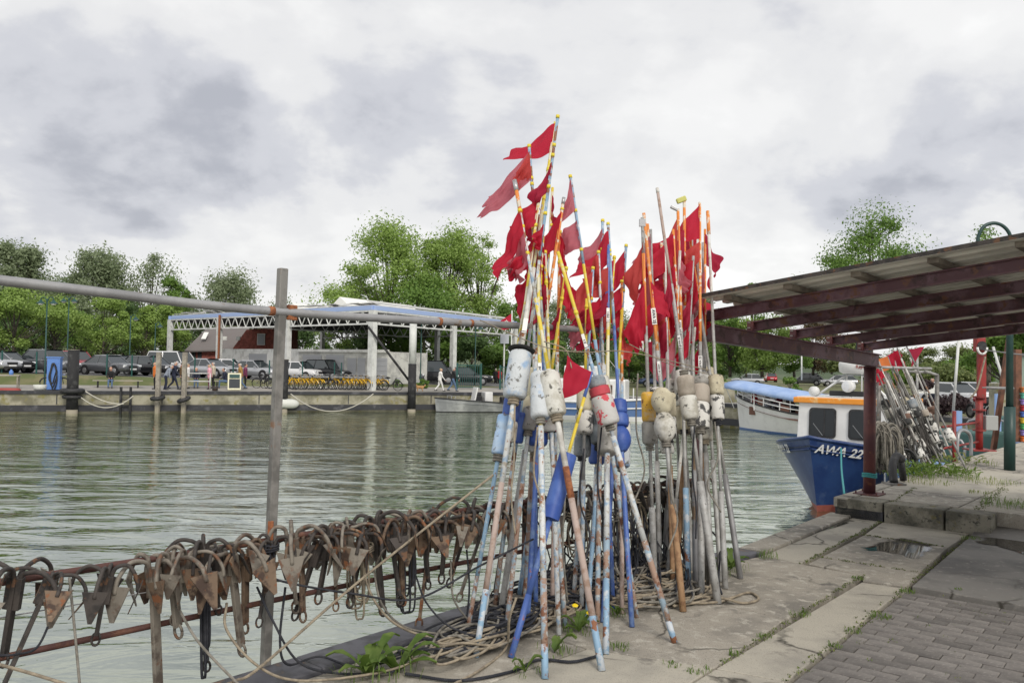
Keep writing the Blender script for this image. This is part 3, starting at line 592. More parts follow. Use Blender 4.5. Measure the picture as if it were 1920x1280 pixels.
class Pole:
    def __init__(s, b, t, off, label, segs, z0=0.0, Yt=None, name='flag_pole', group='flag poles leaning on the railing', short=False, zlean=1.86):
        s.B = G(*b, z0); lo, hi = s.B.y-.3, s.B.y+3.5
        def clr(Y):
            T = P(*t, Y); k = (zlean-s.B.z)/(T.z-s.B.z) if T.z > zlean*.7 else 1.0
            p = s.B.lerp(T, k); return (p-F0).dot(FLN)
        if Yt is None:
            for _ in range(40):
                mid = (lo+hi)/2
                if clr(mid) < -.085-off: lo = mid
                else: hi = mid
            Yt = lo
        s.T = P(*t, Yt); s.e = empty(name, (0,0,0)); tag(s.e, label, 'flag pole', group); s.ns = 0
        s.L = (s.T-s.B).length; s.d = (s.T-s.B).normalized(); s.segs = segs
        for i, (f0, f1, m_, r_) in enumerate(segs):
            k = max(2, int((f1-f0)*14)); bow = .0
            MB().tube([s.at(f0+(f1-f0)*j/k) for j in range(k+1)], r_, 10).build('shaft' if i else 'foot', m_, s.e, True)
    def at(s, f): return s.B.lerp(s.T, f)
    def f(s, py):
        lo, hi = 0.0, 1.0
        for _ in range(30):
            m_ = (lo+hi)/2
            if proj(s.at(m_))[1] > py: lo = m_
            else: hi = m_
        return lo
    def r(s, f):
        for f0, f1, _, r_ in s.segs:
            if f0 <= f <= f1: return r_
        return .012
    def pp(s, py, off=0):
        p = s.at(s.f(py)); return p
    def tape(s, ys, m_='tape_yellow', h=.022):
        for y in ys:
            f = s.f(y); c = s.at(f); MB().tube([c-s.d*h/2, c+s.d*h/2], s.r(f)+.003, 10).build('tape_band', m_, s.e, True)
    def float(s, y0, y1, w, m_, kind='cyl', groove=None):
        a, b = s.pp(y1), s.pp(y0); R_ = w/2*((a+b)/2).y/F; L = (b-a).length; e_ = min(.4, R_*.35/L)
        if kind == 'cyl': prof = [(0,.3*R_),(0,.78*R_),(e_*.3,.92*R_),(e_,R_),(1-e_,R_),(1-e_*.3,.92*R_),(1,.76*R_),(1,.3*R_)]
        elif kind == 'flat': prof = [(0,.3*R_),(0,.9*R_),(.05,R_),(.5,R_*1.02),(.95,R_),(1,.9*R_),(1,.3*R_)]
        elif kind == 'tin': prof = [(0,.3*R_),(0,R_),(.03,R_*1.01),(.97,R_*1.01),(1,R_),(1,.3*R_)]
        else: prof = [(t_, R_*(.16+.84*math.sin(math.pi*(.06+.88*t_))**.62)) for t_ in np.linspace(0,1,13)]
        if groove and kind != 'round':
            prof = [p for p in prof if abs(p[0]-groove) > .09]; prof += [(groove-.07,R_),(groove-.02,.9*R_),(groove+.02,.9*R_),(groove+.07,R_)]; prof.sort(key=lambda q: q[0])
            prof = [(0,.3*R_)]+[p for p in prof if not (p[0] == 0 and p[1] == .3*R_)]
        mb = MB().lathe(prof, a, b, 22); rnd = random.Random(int(y0*7+w)); 
        mb.v = [tuple(Vector(v)+Vector((rnd.uniform(-1,1),rnd.uniform(-1,1),rnd.uniform(-1,1)))*R_*.022) for v in mb.v]
        o = edge_smooth(mb.build('float', m_, s.e), 50); return o
    def knot(s, y, m_='rope_tan', w=22):
        f = s.f(y); c = s.at(f); R_ = s.r(f)+.011; x = s.d.orthogonal().normalized(); z = s.d.cross(x); mb = MB()
        for k in range(3): mb.tube([c+s.d*(k*.017-.017)+(x*math.cos(a)+z*math.sin(a))*R_*(1+.1*math.sin(3*a+k)) for a in np.linspace(0,6.4,16)], .0085, 6)
        return mb.build('lashing', m_, s.e, True)
    def flag(s, A, B, C, D, m_, ragged=0, dz=None, amp=.03):
        fa, fb = s.f(A[1]), s.f(B[1]); a, b = s.at(fa), s.at(fb); rnd = random.Random(int(A[0]*3+A[1])); s.ns += 1
        dy = rnd.uniform(-.10,.10) if dz is None else dz
        n_ = (EYEV-a).normalized()*(s.r(fa)+.004)
        C = (A[0]+(C[0]-A[0])*1.3, A[1]+(C[1]-A[1])*1.15+3); D = (B[0]+(D[0]-B[0])*1.3, B[1]+(D[1]-B[1])*1.2+5)
        return cloth(a+n_, b+n_, P(*C, a.y+dy), P(*D, b.y+dy*.7+.02), m_, s.e, ragged, int(A[0]+A[1]), amp=amp)
    def plate(s, y, txt, w=.118, h=.03, up=True, side=0):
        c = s.pp(y); n_ = (EYEV-c).normalized(); ax = s.d if up else -s.d; sd = n_.cross(s.d).normalized()
        c = c+n_*(s.r(s.f(y))+.006)+sd*side
        o = MB().bar(c-s.d*w/2, c+s.d*w/2, h, .003, n_).build('number_plate', 'plate_white', s.e)
        lettering(txt, h*.62, o, c+n_*.003, ax, n_.cross(ax)); 
        MB().tube([c-s.d*w*.4-sd*h*.6, c-s.d*w*.4+n_*.004, c-s.d*w*.4+sd*h*.6], .0022, 5).build('cable_tie', 'rubber', s.e)
    def cap(s, m_, r_=.016, l=.06): MB().tube([s.T-s.d*l*.4, s.T+s.d*l*.6], r_, 10).build('cap', m_, s.e, True)
RT, RM, RB = .0105, .0135, .0175
LB, BW, RY, RS, PW, PG, PY, YW, PO = 'pole_lightblue','pole_bluewhite','pole_royal','pole_rusty','pole_white','pole_grey','pole_yellow','pole_yellowwhite','pole_orange'
# left cluster ---------------------------------------------------------------
p = Pole((873,1203),(1026,335),.05,'flag pole with pale blue foot and small light blue float, leftmost of the cluster',[(0,.12,RS,RM),(.12,.5,LB,RM),(.5,.8,YW,RT),(.8,1,PO,RT)])
p.float(778,852,29,'float_lightblue','cyl',.6); p.knot(858,'rope_grey'); p.flag((1014,400),(1008,452),(990,408),(995,450),'flag_dark'); p.tape([480,520])
p = Pole((892,1232),(1041,229),.16,'long yellow white flag pole with big scuffed blue white float under a black disc',[(0,.1,'pole_lightblue',RB),(.1,.27,'pole_pink',RB),(.27,.5,BW,RB),(.5,.67,PW,.0165),(.67,1,YW,RT)])
p.float(660,746,44,'float_bluewhite','cyl'); c_ = p.pp(656); MB().lathe([(0,.02),(0,.082),(.5,.088),(1,.078),(1,.02)], c_-p.d*.006, c_+p.d*.008, 24).build('rubber_disc','rubber',p.e)
p.knot(752); p.flag((1041,231),(1031,285),(985,270),(966,298),'flag_red',dz=.05); p.tape([318,372],h=.03); p.plate(610,' ',.10,.03)
p = Pole((925,1156),(1046,217),.10,'blue flag pole with yellow tape, tallest of all',[(0,.3,RS,.0155),(.3,.5,LB,.0155),(.5,.7,BW,RT),(.7,1,LB,RT)])
p.tape([219,272,291,350,400]); p.float(772,830,27,'float_royal','cyl'); p.flag((1040,303),(1032,350),(1003,360),(1012,380),'flag_dark'); p.flag((1022,420),(1014,470),(1002,440),(1006,462),'flag_red')
p = Pole((936,1166),(1056,378),.04,'orange topped flag pole with beige tube foot and round cream float',[(0,.38,'pole_grey',.021),(.38,.7,PW,.011),(.7,1,PO,.0115)])
p.float(742,785,40,'float_cream','round'); p.flag((1053,396),(1043,458),(1014,458),(1020,480),'flag_red',amp=.012); p.cap('cap_silver',.013,.05); p.tape([392],h=.015)
p = Pole((958,1232),(1109,697),.55,'short royal blue and yellow pole with long blue cylinder float and small red flag',[(0,.2,RY,.019),(.2,.45,RY,.018),(.45,.66,RY,.011),(.66,.8,PY,.0105),(.8,.9,PY,.0105),(.9,1,RY,.0105)])
p.float(852,972,33,'float_royal','tin'); p.flag((1108,692),(1099,726),(1071,667),(1064,740),'flag_red',dz=-.12,amp=.012)
p = Pole((988,1183),(1036,352),.02,'royal blue flag pole with dark blue float behind the pale ones',[(0,.4,RY,.016),(.4,.7,RY,.011),(.7,1,YW,RT)])
p.float(775,835,36,'float_royal','cyl'); p.flag((1026,480),(1022,560),(1006,500),(1010,590),'flag_red'); p.flag((1034,365),(1030,410),(1040,400),(1037,425),'flag_dark')
p = Pole((983,1152),(1020,400),.0,'rusty light blue pole at the back of the left cluster',[(0,.45,RS,.016),(.45,.75,LB,.012),(.75,1,YW,RT)])
p.float(690,745,36,'float_cream','cyl'); p.flag((1012,500),(1006,565),(992,560),(990,612),'flag_red'); p.tape([430,500])
p = Pole((1022,1272),(1008,442),.24,'white flag pole with blue white float and rope ring, foot nearest the camera',[(0,.06,'pole_lightblue',.0185),(.06,.18,RS,.0185),(.18,.5,BW,.0175),(.5,.74,YW,.0125),(.74,1,YW,RT)])
p.float(700,784,37,'float_bluewhite','cyl',.72); p.knot(789,'rope_grey'); p.plate(695,'UVANE',.11,.024); p.flag((1009,452),(1008,505),(988,470),(994,520),'flag_dark'); p.tape([470,505])
p = Pole((1129,1257),(967,350),.30,'white flag pole with rust brown foot and large chalky float, silver cap on top',[(0,.09,'pole_lightblue',.0195),(.09,.30,'pole_pink',.0195),(.30,.36,'rust_bright',.0205),(.36,.56,PW,.0175),(.56,.72,YW,.0125),(.72,.93,BW,RT),(.93,1,PO,.0135)])
p.float(698,778,39,'float_white','cyl'); p.knot(784,'rope_tan'); p.cap('cap_silver',.0165,.085); p.flag((974,388),(983,436),(937,484),(946,509),'flag_red'); p.flag((984,425),(991,478),(958,500),(976,520),'flag_pink',.5); p.tape([395,425,475])
p = Pole((1060,1176),(992,272),.10,'light blue flag pole with yellow tip and large faded pink flag',[(0,.35,RS,.016),(.35,.6,LB,.013),(.6,.8,BW,RT),(.8,1,LB,RT)])
p.tape([274,334,345,560]); p.flag((992,283),(999,336),(926,366),(914,404),'flag_pink',.45,dz=-.1); p.float(745,810,36,'float_redspot','cyl'); p.flag((990,283),(997,330),(966,330),(972,350),'flag_salmon',dz=-.13)
p = Pole((1120,1168),(1130,413),.02,'light blue flag pole with slate grey float and faded pink flag',[(0,.42,RS,.0165),(.42,.7,LB,.013),(.7,1,LB,.0115)])
p.float(775,832,34,'float_slate','cyl',.55); p.knot(838,'rope_black'); p.flag((1128,428),(1125,472),(1091,476),(1086,506),'flag_pink',.3); p.flag((1124,482),(1122,545),(1104,520),(1080,547),'flag_pink',.3); p.tape([414,468,488,535]); p.float(738,774,32,'float_grey','cyl')
p = Pole((1136,1226),(1141,450),.18,'light blue flag pole with rust ring and tall pale float',[(0,.14,LB,.0185),(.14,.22,RS,.019),(.22,.5,BW,.018),(.5,.75,YW,.012),(.75,1,RY,.011)])
p.float(772,850,37,'float_grey','cyl'); p.flag((1142,500),(1143,545),(1104,520),(1112,555),'flag_salmon'); p.flag((1143,548),(1142,585),(1100,585),(1078,606),'flag_dark'); p.plate(590,'SVEN 1',.12,.022)
p = Pole((1130,1166),(1174,460),.06,'royal blue pole with bright red flag and yellow tape tip',[(0,.4,RY,.0165),(.4,.62,LB,.012),(.62,.8,PY,.011),(.8,1,LB,.0105)])
p.tape([461,522,545]); p.flag((1173,465),(1167,522),(1141,518),(1147,546),'flag_red',amp=.014); p.flag((1163,552),(1158,608),(1150,612),(1152,630),'flag_red'); p.float(752,790,30,'float_royal','cyl')
p = Pole((1185,1175),(1140,418),.13,'slim royal blue pole with stacked blue ring floats',[(0,.45,RY,.0165),(.45,.7,RY,.0115),(.7,1,LB,RT)])
p.float(750,776,31,'float_royal','cyl'); p.float(776,800,34,'float_royal','cyl'); p.float(800,846,38,'float_royal','round'); p.tape([420,470,478]); p.flag((1139,432),(1143,492),(1110,478),(1085,516),'flag_red',dz=.03)
p = Pole((1194,1157),(1069,329),.20,'thin rust and blue pole with two faded flags, right of the tallest',[(0,.4,RS,.015),(.4,.6,LB,.012),(.6,.78,PY,.0105),(.78,1,LB,.0105)])
p.tape([331,395,468]); p.flag((1069,335),(1077,393),(1060,382),(1055,411),'flag_pink',.2); p.flag((1078,412),(1084,464),(1049,440),(1048,473),'flag_pink',.25); p.float(705,760,32,'float_white','cyl')
p = Pole((1265,1204),(1046,472),.42,'blue white pole leaning far left with red spotted float, foot out on the paving',[(0,.05,'pole_lightblue',.0185),(.05,.24,RS,.0185),(.24,.5,BW,.018),(.5,.74,LB,.012),(.74,1,PY,.0115)])
p.float(742,796,42,'float_redspot','cyl'); p.float(726,742,38,'float_redband','flat'); p.float(706,726,34,'float_slate','cyl'); p.knot(800,'rope_grey'); p.tape([586],'tape_yellow'); p.plate(640,'JS 3',.10,.02)
p = Pole((1090,1150),(1100,560),.08,'yellow and blue pole with a hanging red flag near the middle',[(0,.4,BW,.015),(.4,.75,PG,.011),(.75,1,PY,RT)])
p.float(728,770,32,'float_cream','cyl'); p.float(770,812,32,'float_speck','cyl'); p.flag((1100,580),(1098,628),(1120,560),(1104,615),'flag_red'); p.tape([575])
p = Pole((1105,1120),(1136,535),.0,'pale pole with two red flags at the back beside the blue float',[(0,.4,BW,.015),(.4,.8,YW,.011),(.8,1,RY,RT)])
p.flag((1135,545),(1131,585),(1098,590),(1100,640),'flag_red'); p.flag((1131,588),(1126,610),(1108,612),(1092,650),'flag_dark'); p.float(820,870,30,'float_royal','cyl')
# right cluster --------------------------------------------------------------
gb = 'flag poles of the right cluster'
p = Pole((1228,1112),(1204,408),.22,'grey pole with yellow and grey float, leftmost of the right cluster',[(0,.22,'pole_grey',.0225),(.22,.7,PG,.013),(.7,.9,PO,.012),(.9,1,PG,.0115)],group=gb)
p.float(735,790,26,'float_yellow','cyl'); p.float(790,832,28,'float_grey','cyl'); p.knot(838,'rope_grey'); p.plate(648,'A 25',.07,.028,side=.035); p.flag((1202,453),(1204,506),(1178,518),(1192,562),'flag_salmon'); p.flag((1206,530),(1210,622),(1177,608),(1200,654),'flag_red')
MB().box(p.T-p.d*.04,(.045,.03,.055)).build('reflector_block','cap_silver',p.e)
p = Pole((1281,1146),(1207,400),.30,'flag pole with wooden foot and two round cream floats',[(0,.24,'pole_wood',.0225),(.24,.62,PG,.0145),(.62,1,PO,.0125)],group=gb)
p.float(728,774,42,'float_cream','round'); p.float(774,826,41,'float_white','round'); p.knot(832,'rope_grey'); p.plate(593,'AWA 25',.125,.034,up=False); p.plate(690,'AWA 25',.10,.02,up=False); p.flag((1229,527),(1233,582),(1246,552),(1252,588),'flag_red',amp=.012)
p = Pole((1250,1101),(1314,512),.03,'white pole leaning right with salmon flag in the right cluster',[(0,.25,'pole_grey',.0215),(.25,1,PW,.0125)],group=gb)
p.float(772,812,30,'float_beige','cyl'); p.flag((1312,518),(1306,590),(1288,600),(1297,618),'flag_salmon',amp=.012); p.plate(700,'AWA 25',.09,.02)
p = Pole((1291,1106),(1271,392),.12,'grey pole with lamp head and salmon flag in the right cluster',[(0,.24,LB,.0215),(.24,.65,PG,.0135),(.65,1,PO,.0125)],group=gb)
p.flag((1272,402),(1275,478),(1244,476),(1262,507),'flag_salmon',amp=.02); p.plate(612,'AWA 25',.11,.026,up=False,side=.01); MB().box(p.T+Vector((-.03,0,.005)),(.07,.03,.025),Matrix.Rotation(R(25),3,'Y')).build('lamp_head','cap_silver',p.e,bevel=.006); p.float(695,735,30,'float_speck','cyl')
p = Pole((1286,1072),(1283,376),.0,'orange pole topped by a yellow reflector lantern',[(0,.25,'pole_grey',.021),(.25,.7,PG,.0125),(.7,1,PO,.0125)],group=gb)
MB().box(p.T+Vector((-.025,0,.005)),(.085,.04,.045),Matrix.Rotation(R(-22),3,'Y')).build('lantern','reflector',p.e,bevel=.008); p.flag((1280,430),(1279,500),(1236,470),(1248,528),'flag_dark'); p.flag((1279,505),(1279,560),(1247,545),(1256,588),'flag_red'); p.float(700,742,34,'float_cream','cyl')
p = Pole((1315,1119),(1312,380),.22,'pale pole with bright red flag and beige over white float, middle of right cluster',[(0,.25,'pole_grey',.0235),(.25,.6,PG,.0135),(.6,1,PO,.0115)],group=gb)
p.float(756,802,33,'float_speck','flat'); p.float(722,756,34,'float_beige','cyl'); p.float(708,722,30,'float_grey','cyl'); p.knot(808,'rope_grey'); p.plate(678,'AWA 25',.10,.03); p.flag((1311,383),(1317,447),(1282,417),(1284,448),'flag_red',amp=.014); p.flag((1316,452),(1314,486),(1292,465),(1292,510),'flag_salmon')
p = Pole((1346,1131),(1233,358),.36,'grey pole with pinkish tip leaning left, thick foot nearest the shelter',[(0,.27,'pole_grey',.027),(.27,.75,PG,.0145),(.75,1,'pole_pink',.0115)],group=gb)
p.float(742,786,33,'float_white','cyl'); p.float(705,742,33,'float_beige','cyl'); p.knot(792,'rope_grey',26); p.knot(700,'rope_grey'); p.flag((1254,510),(1264,555),(1245,560),(1254,590),'flag_dark'); p.cap('pole_white',.013,.04); p.plate(640,'AWA 25',.09,.022)
p = Pole((1360,1103),(1327,396),.26,'white pole with orange tip and rough white floats near the shelter column',[(0,.23,'pole_grey',.022),(.23,.7,PG,.0125),(.7,.93,PW,.0115),(.93,1,PO,.015)],group=gb)
p.float(742,786,28,'float_speck','flat'); p.float(704,740,30,'float_cream','cyl'); p.knot(792,'rope_black'); p.flag((1319,478),(1317,536),(1326,520),(1333,556),'flag_red',amp=.01)
p = Pole((1388,1084),(1292,436),.12,'grey pole with dark galvanised foot, rightmost of the right cluster',[(0,.28,'galv',.0225),(.28,.8,PG,.0125),(.8,1,PO,.0115)],group=gb)
p.flag((1298,480),(1302,530),(1276,520),(1286,560),'flag_red'); p.flag((1288,503),(1290,560),(1272,590),(1281,602),'flag_red')
p = Pole((1273,1092),(1214,420),.02,'orange white pole behind the round cream floats',[(0,.3,'pole_grey',.02),(.3,.65,PG,.0125),(.65,1,PO,.0115)],group=gb)
p.float(800,850,26,'float_speck','cyl'); p.flag((1222,500),(1226,560),(1196,540),(1206,590),'flag_red')
p = Pole((1326,1095),(1318,455),.04,'slim grey pole at the back of the right cluster',[(0,.3,'galv_post',.018),(.3,1,PG,.0115)],group=gb)
p.float(700,735,30,'float_grey','cyl'); p.flag((1315,560),(1312,600),(1296,590),(1300,612),'flag_dark')
rx_ = random.Random(77); PALF = ['float_white','float_grey','float_cream','float_beige','float_speck','float_slate','float_bluewhite']; PALR = ['flag_red','flag_red','flag_red','flag_dark','flag_salmon','flag_pink']
for i, (b, t) in enumerate([((905,1180),(1012,362)),((948,1190),(1034,420)),((970,1140),(1062,500)),((1005,1160),(1000,425)),((1035,1150),(1050,432)),((1048,1190),(1022,470)),((1075,1140),(1112,500)),((1100,1165),(1152,480)),((1150,1140),(1122,470)),((1166,1150),(1166,525)),
        ((1238,1090),(1220,430)),((1262,1105),(1246,450)),((1298,1085),(1262,430)),((1304,1110),(1297,412)),((1335,1100),(1305,432)),((1320,1080),(1322,430)),((1352,1090),(1310,470)),((1245,1075),(1275,470)),((1290,1070),(1240,455)),((1270,1080),(1300,480))]):
    lf = i < 10; top = [YW,LB,PY,BW,PO][i % 5] if lf else [PO,PG,PW][i % 3]; ft = [BW,RS,LB,RY,'pole_pink'][i % 5] if lf else ['pole_grey','galv','pole_grey','pole_wood'][i % 4]
    p = Pole(b,t,rx_.uniform(.0,.12),f"{['yellow white','light blue','yellow','blue white','orange'][i % 5] if lf else ['orange tipped','grey','white'][i % 3]} pole crowded into the {'left' if lf else 'right'} cluster, {ordinal(i if lf else i-10)} of its back row",[(0,.33,ft,.0155 if lf else .0195),(.33,.66,PG if not lf else BW,.0125),(.66,1,top,.0108)],group='flag poles leaning on the railing' if lf else gb)
    y = rx_.uniform(690,740) if not lf else rx_.uniform(720,800); h1 = rx_.uniform(40,52); w_ = rx_.uniform(27,34); p.float(y,y+h1,w_,rx_.choice(PALF) if (not lf or i % 4) else 'float_royal','cyl'); 
    if i % 3 == 0 or not lf: p.float(y+h1,y+h1*1.9,w_*.97,rx_.choice(PALF),'cyl')
    p.knot(y+h1*(1.95 if (i % 3 == 0 or not lf) else 1.08),rx_.choice(['rope_grey','rope_black','rope_tan']))
    for k in range(2 if lf else 3):
        ya = t[1]+8+k*rx_.uniform(55,80); pa = proj(p.pp(ya)); pb_ = proj(p.pp(ya+rx_.uniform(44,58))); dx = rx_.uniform(-44,-18) if rx_.random() < .8 else rx_.uniform(8,20)
        p.flag(pa,pb_,(pa[0]+dx,pa[1]+rx_.uniform(22,48)),(pb_[0]+dx*.8,pb_[1]+rx_.uniform(14,34)),rx_.choice(PALR),rx_.choice([0,0,.3]),amp=.038)
    if lf: p.tape([t[1]+3,t[1]+60])
# thin lashing cord tying the poles to the pipe
def cord(pts, r_, m_, label, name='rope', n=8, grp=None, sides=6):
    return tag(MB().tube(bez(pts, n), r_, sides).build(name, m_, None, True), label, 'rope', grp)
cord([P(900,600,5.0),P(1020,650,4.8),P(1100,660,5.1),P(1180,660,5.4),P(1330,694,5.9)], .0035,'rope_tan','thin tan cord tied along the poles in front of the pipe')
cord([P(1180,645,5.3),P(1250,680,5.5),P(1330,702,5.9)], .003,'rope_tan','second thin cord across the right cluster of poles')
cord([P(1020,640,5.0),P(1060,655,5.05),P(1072,690,5.0)], .004,'rope_tan','short cord end hanging from the grey pipe by the red flag')
# ================================================================ ropes on the quay
def twisted(pts, r_, m_, label, n=8, pitch=.035, grp=None):           # three-strand rope
    c = bez(pts, n); L = 0; mb = MB(); acc = [0]
    for i in range(1, len(c)): acc.append(acc[-1]+(c[i]-c[i-1]).length)
    N_ = int(acc[-1]/(pitch/6)); ps = []
    for i in range(N_+1):
        d = acc[-1]*i/N_; k = np.interp(d, acc, range(len(acc))); j = min(int(k), len(c)-2); ps.append(c[j].lerp(c[j+1], k-j))
    for s_ in range(3):
        q = []
        for i, p_ in enumerate(ps):
            t = (ps[min(i+1,N_)]-ps[max(i-1,0)]).normalized(); x = t.cross(Vector((0,0,1))).normalized(); y = t.cross(x)
            a = 2*math.pi*(acc[-1]*i/N_)/pitch + s_*2.094; q.append(p_+(x*math.cos(a)+y*math.sin(a))*r_*.5)
        mb.tube(q, r_*.58, 5)
    return tag(mb.build('rope', m_, None, True), label, 'rope', grp)
twisted([P(925,890,5.1),P(800,988,4.75),P(660,1100,4.4),P(490,1248,3.95),P(440,1276,3.8),P(380,1300,3.6)], .0075, 'rope_tan', 'pale twisted rope slanting down from the poles to the railing')
cord([P(1000,1010,5.0),P(900,1060,4.8),P(780,1122,4.6),P(660,1112,4.4),P(545,1093,4.15),P(490,1075,4.05)], .006, 'rope_black', 'dark blue rope sagging between the railing post and the poles')
cord([P(330,1130,3.95),P(370,1200,3.8),P(440,1275,3.75),P(470,1300,3.7)], .0065, 'rope_grey', 'grey brown rope hanging past the lower rail at left')
cord([P(425,1130,4.1),P(425,1180,4.0),P(480,1245,3.98),P(560,1275,3.95),P(700,1262,4.2),P(780,1240,4.3)], .0065, 'rope_tan', 'light brown rope running from the railing along the quay edge')
cord([P(482,1100,4.2),P(510,1160,4.1),P(560,1240,4.15),P(640,1262,4.25),P(740,1258,4.25)], .0065, 'rope_black', 'black rope falling from the railing post onto the steel edge')
cord([P(535,1100,4.3),P(525,1200,4.2),P(540,1245,4.2),P(600,1230,4.4),P(680,1250,4.3),P(800,1215,4.5)], .0065, 'rope_black', 'black rope hanging under the pale fluked anchor')
cord([P(680,1030,4.75),P(690,1100,4.6),P(730,1160,4.6),P(790,1190,4.7),P(850,1195,4.75)], .007, 'rope_tan', 'tan rope swooping from the railing to the rope heap')
cord([P(700,1060,4.8),P(715,1130,4.7),P(760,1175,4.75),P(840,1190,4.8)], .0065, 'rope_grey', 'second tan rope swooping beside the first to the heap')
cord([P(130,1082,3.6),P(140,1180,3.55),P(150,1290,3.5)], .0055, 'rope_grey', 'grey rope hanging straight down at far left')
cord([P(-20,1240,3.2),P(60,1262,3.3),P(150,1290,3.35)], .007, 'rope_tan', 'pale rope crossing the bottom left corner')
cord([P(0,1228,3.3),P(30,1226,3.35),P(70,1212,3.45),P(100,1150,3.5)], .005, 'rope_black', 'blue black line tied to the leaning anchor at left')
cord([P(845,1050,5.1),P(850,1120,5.0),P(880,1165,4.9)], .006, 'rope_grey', 'grey line dropping from the railing behind the pale anchor')
cord([P(875,1030,5.2),P(880,1100,5.1),P(875,1160,4.95)], .006, 'rope_black', 'black line dropping straight from the railing beside the poles')
cord([P(780,1080,4.9),P(800,1130,4.75),P(845,1175,4.7),P(900,1185,4.7),P(960,1160,4.8)], .006, 'rope_black', 'black line looping from the railing into the heap')
def hank(px, y0, y1, w, m_, label, n=7, seed=1, r_=.006, Y=None):
    rnd = random.Random(seed); mb = MB(); t = rail_t(px); Yd = rail(t,0,-.08).y if Y is None else Y
    for k in range(n):
        x = px+rnd.uniform(-w*.25,w*.25); hw = w*rnd.uniform(.2,.5); yb = y1-rnd.uniform(0,(y1-y0)*.4); dd = rnd.uniform(-.05,.05)
        pts = [P(x-hw*.4,y0,Yd+dd),P(x-hw,y0+(yb-y0)*.4,Yd+dd),P(x-hw*.8,yb-8,Yd+dd),P(x,yb,Yd+dd*.5),P(x+hw*.8,yb-10,Yd-dd),P(x+hw*.8,y0+(yb-y0)*.4,Yd-dd),P(x+hw*.3,y0,Yd-dd)]
        mb.tube(bez(pts,5), r_, 6)
    for k in range(3): c = P(px,y0+k*5,Yd); mb.tube([c+Vector((w*.002*math.cos(a),w*.002*math.sin(a),.004*math.sin(a*2+k))) for a in np.linspace(0,6.3,12)], r_, 6)
    return tag(mb.build('rope_hank', m_, None, True), label, 'rope', 'rope hanks hung on the railing')
hank(672,1022,1160,42,'rope_tan','hank of tan rope hung between the rusty anchors',6,3)
hank(760,1005,1148,34,'rope_black','hank of black rope hung on the railing',7,5)
hank(1150,960,1080,60,'rope_grey','hank of grey rope on the railing behind the blue poles',7,7)
hank(1195,925,1062,70,'rope_tan','hank of tan rope on the railing between the two clusters',10,8,.007)
hank(1235,915,1075,70,'rope_black','big dark hank of rope behind the right cluster',12,9,.007)
hank(1272,915,1070,52,'rope_grey','grey hank of rope nearest the shelter column',9,10,.007)
hank(1085,960,1050,50,'rope_tan','tan hank behind the middle poles',7,11)
hank(505,1020,1100,24,'rope_black','black lashing of rope on the tall post',6,12,.005)
hank(385,1075,1280,16,'rope_black','black rope wrapped down the long dark anchor shank',6,13,.005)
def coil(cx, cy, rx, ry, n, m_, label, seed, r_=.0075, z0=.03, lift=.06):
    """a heap of loose loops round a spot on the quay (pixel of its centre, radii in metres)"""
    rnd = random.Random(seed); c = G(cx,cy); pts = []; ph = rnd.uniform(0,6); x = QU; y = QV
    for k in range(n):
        ox, oy = rnd.uniform(-.35,.35)*rx, rnd.uniform(-.35,.35)*ry; s1, s2 = rnd.uniform(.45,1.0), rnd.uniform(.4,1.0); dr = rnd.choice((-1,1)) if rnd.random() < .25 else 1
        rot = rnd.uniform(-.5,.5)
        for j in range(7):
            a = ph+dr*2*math.pi*j/7; u, v = rx*s1*math.cos(a), ry*s2*math.sin(a)
            u, v = u*math.cos(rot)-v*math.sin(rot), u*math.sin(rot)+v*math.cos(rot)
            p_ = c+x*(ox+u)+y*(oy+v); d_ = math.hypot(u/rx,v/ry); pts.append(Vector((p_.x,p_.y,z0+lift*rnd.random()*max(.15,1-d_*.8)+.004*k)))
    mb = MB(); mb.tube(bez(pts,4), r_, 6); return tag(mb.build('rope_coil', m_, None, True), label, 'rope', 'rope heaps on the quay')
coil(930,1190,.42,.20,9,'rope_black','black rope heap at the foot of the leftmost poles',21)
coil(880,1215,.36,.14,7,'rope_black','black rope strands fanned out on the steel edge',22,.007)
coil(880,1228,.40,.12,6,'rope_tan','pale rope loops lying over the black strands',23,.0075,.05)
coil(1000,1165,.45,.20,9,'rope_tan','tan rope heap behind the white pole foot',24)
coil(1040,1120,.50,.22,9,'rope_grey','grey rope heap at the quay edge in mid cluster',25,.008,.03,.09)
coil(1120,1090,.42,.20,10,'rope_grey','grey rope heap under the middle of the railing',26,.008,.03,.14)
coil(1100,1120,.48,.20,8,'rope_tan','tan rope heap between the blue poles',27,.008,.04,.08)
coil(1185,1120,.42,.20,9,'rope_tan','tan twisted rope heap right of the royal blue foot',28,.008,.03,.06)
coil(1225,1125,.45,.22,8,'rope_grey','grey rope heap under the right cluster',29,.0085,.03,.06)
coil(1290,1118,.40,.14,5,'rope_tan','loose rope loops round the wooden foot',30,.0085,.015,.02)
coil(1190,1085,.30,.16,9,'rope_black','dark rope heap against the railing foot',31,.008,.05,.18)
coil(960,1150,.35,.2,7,'rope_black','black rope tangled at the back of the heap',32,.007,.04,.08)
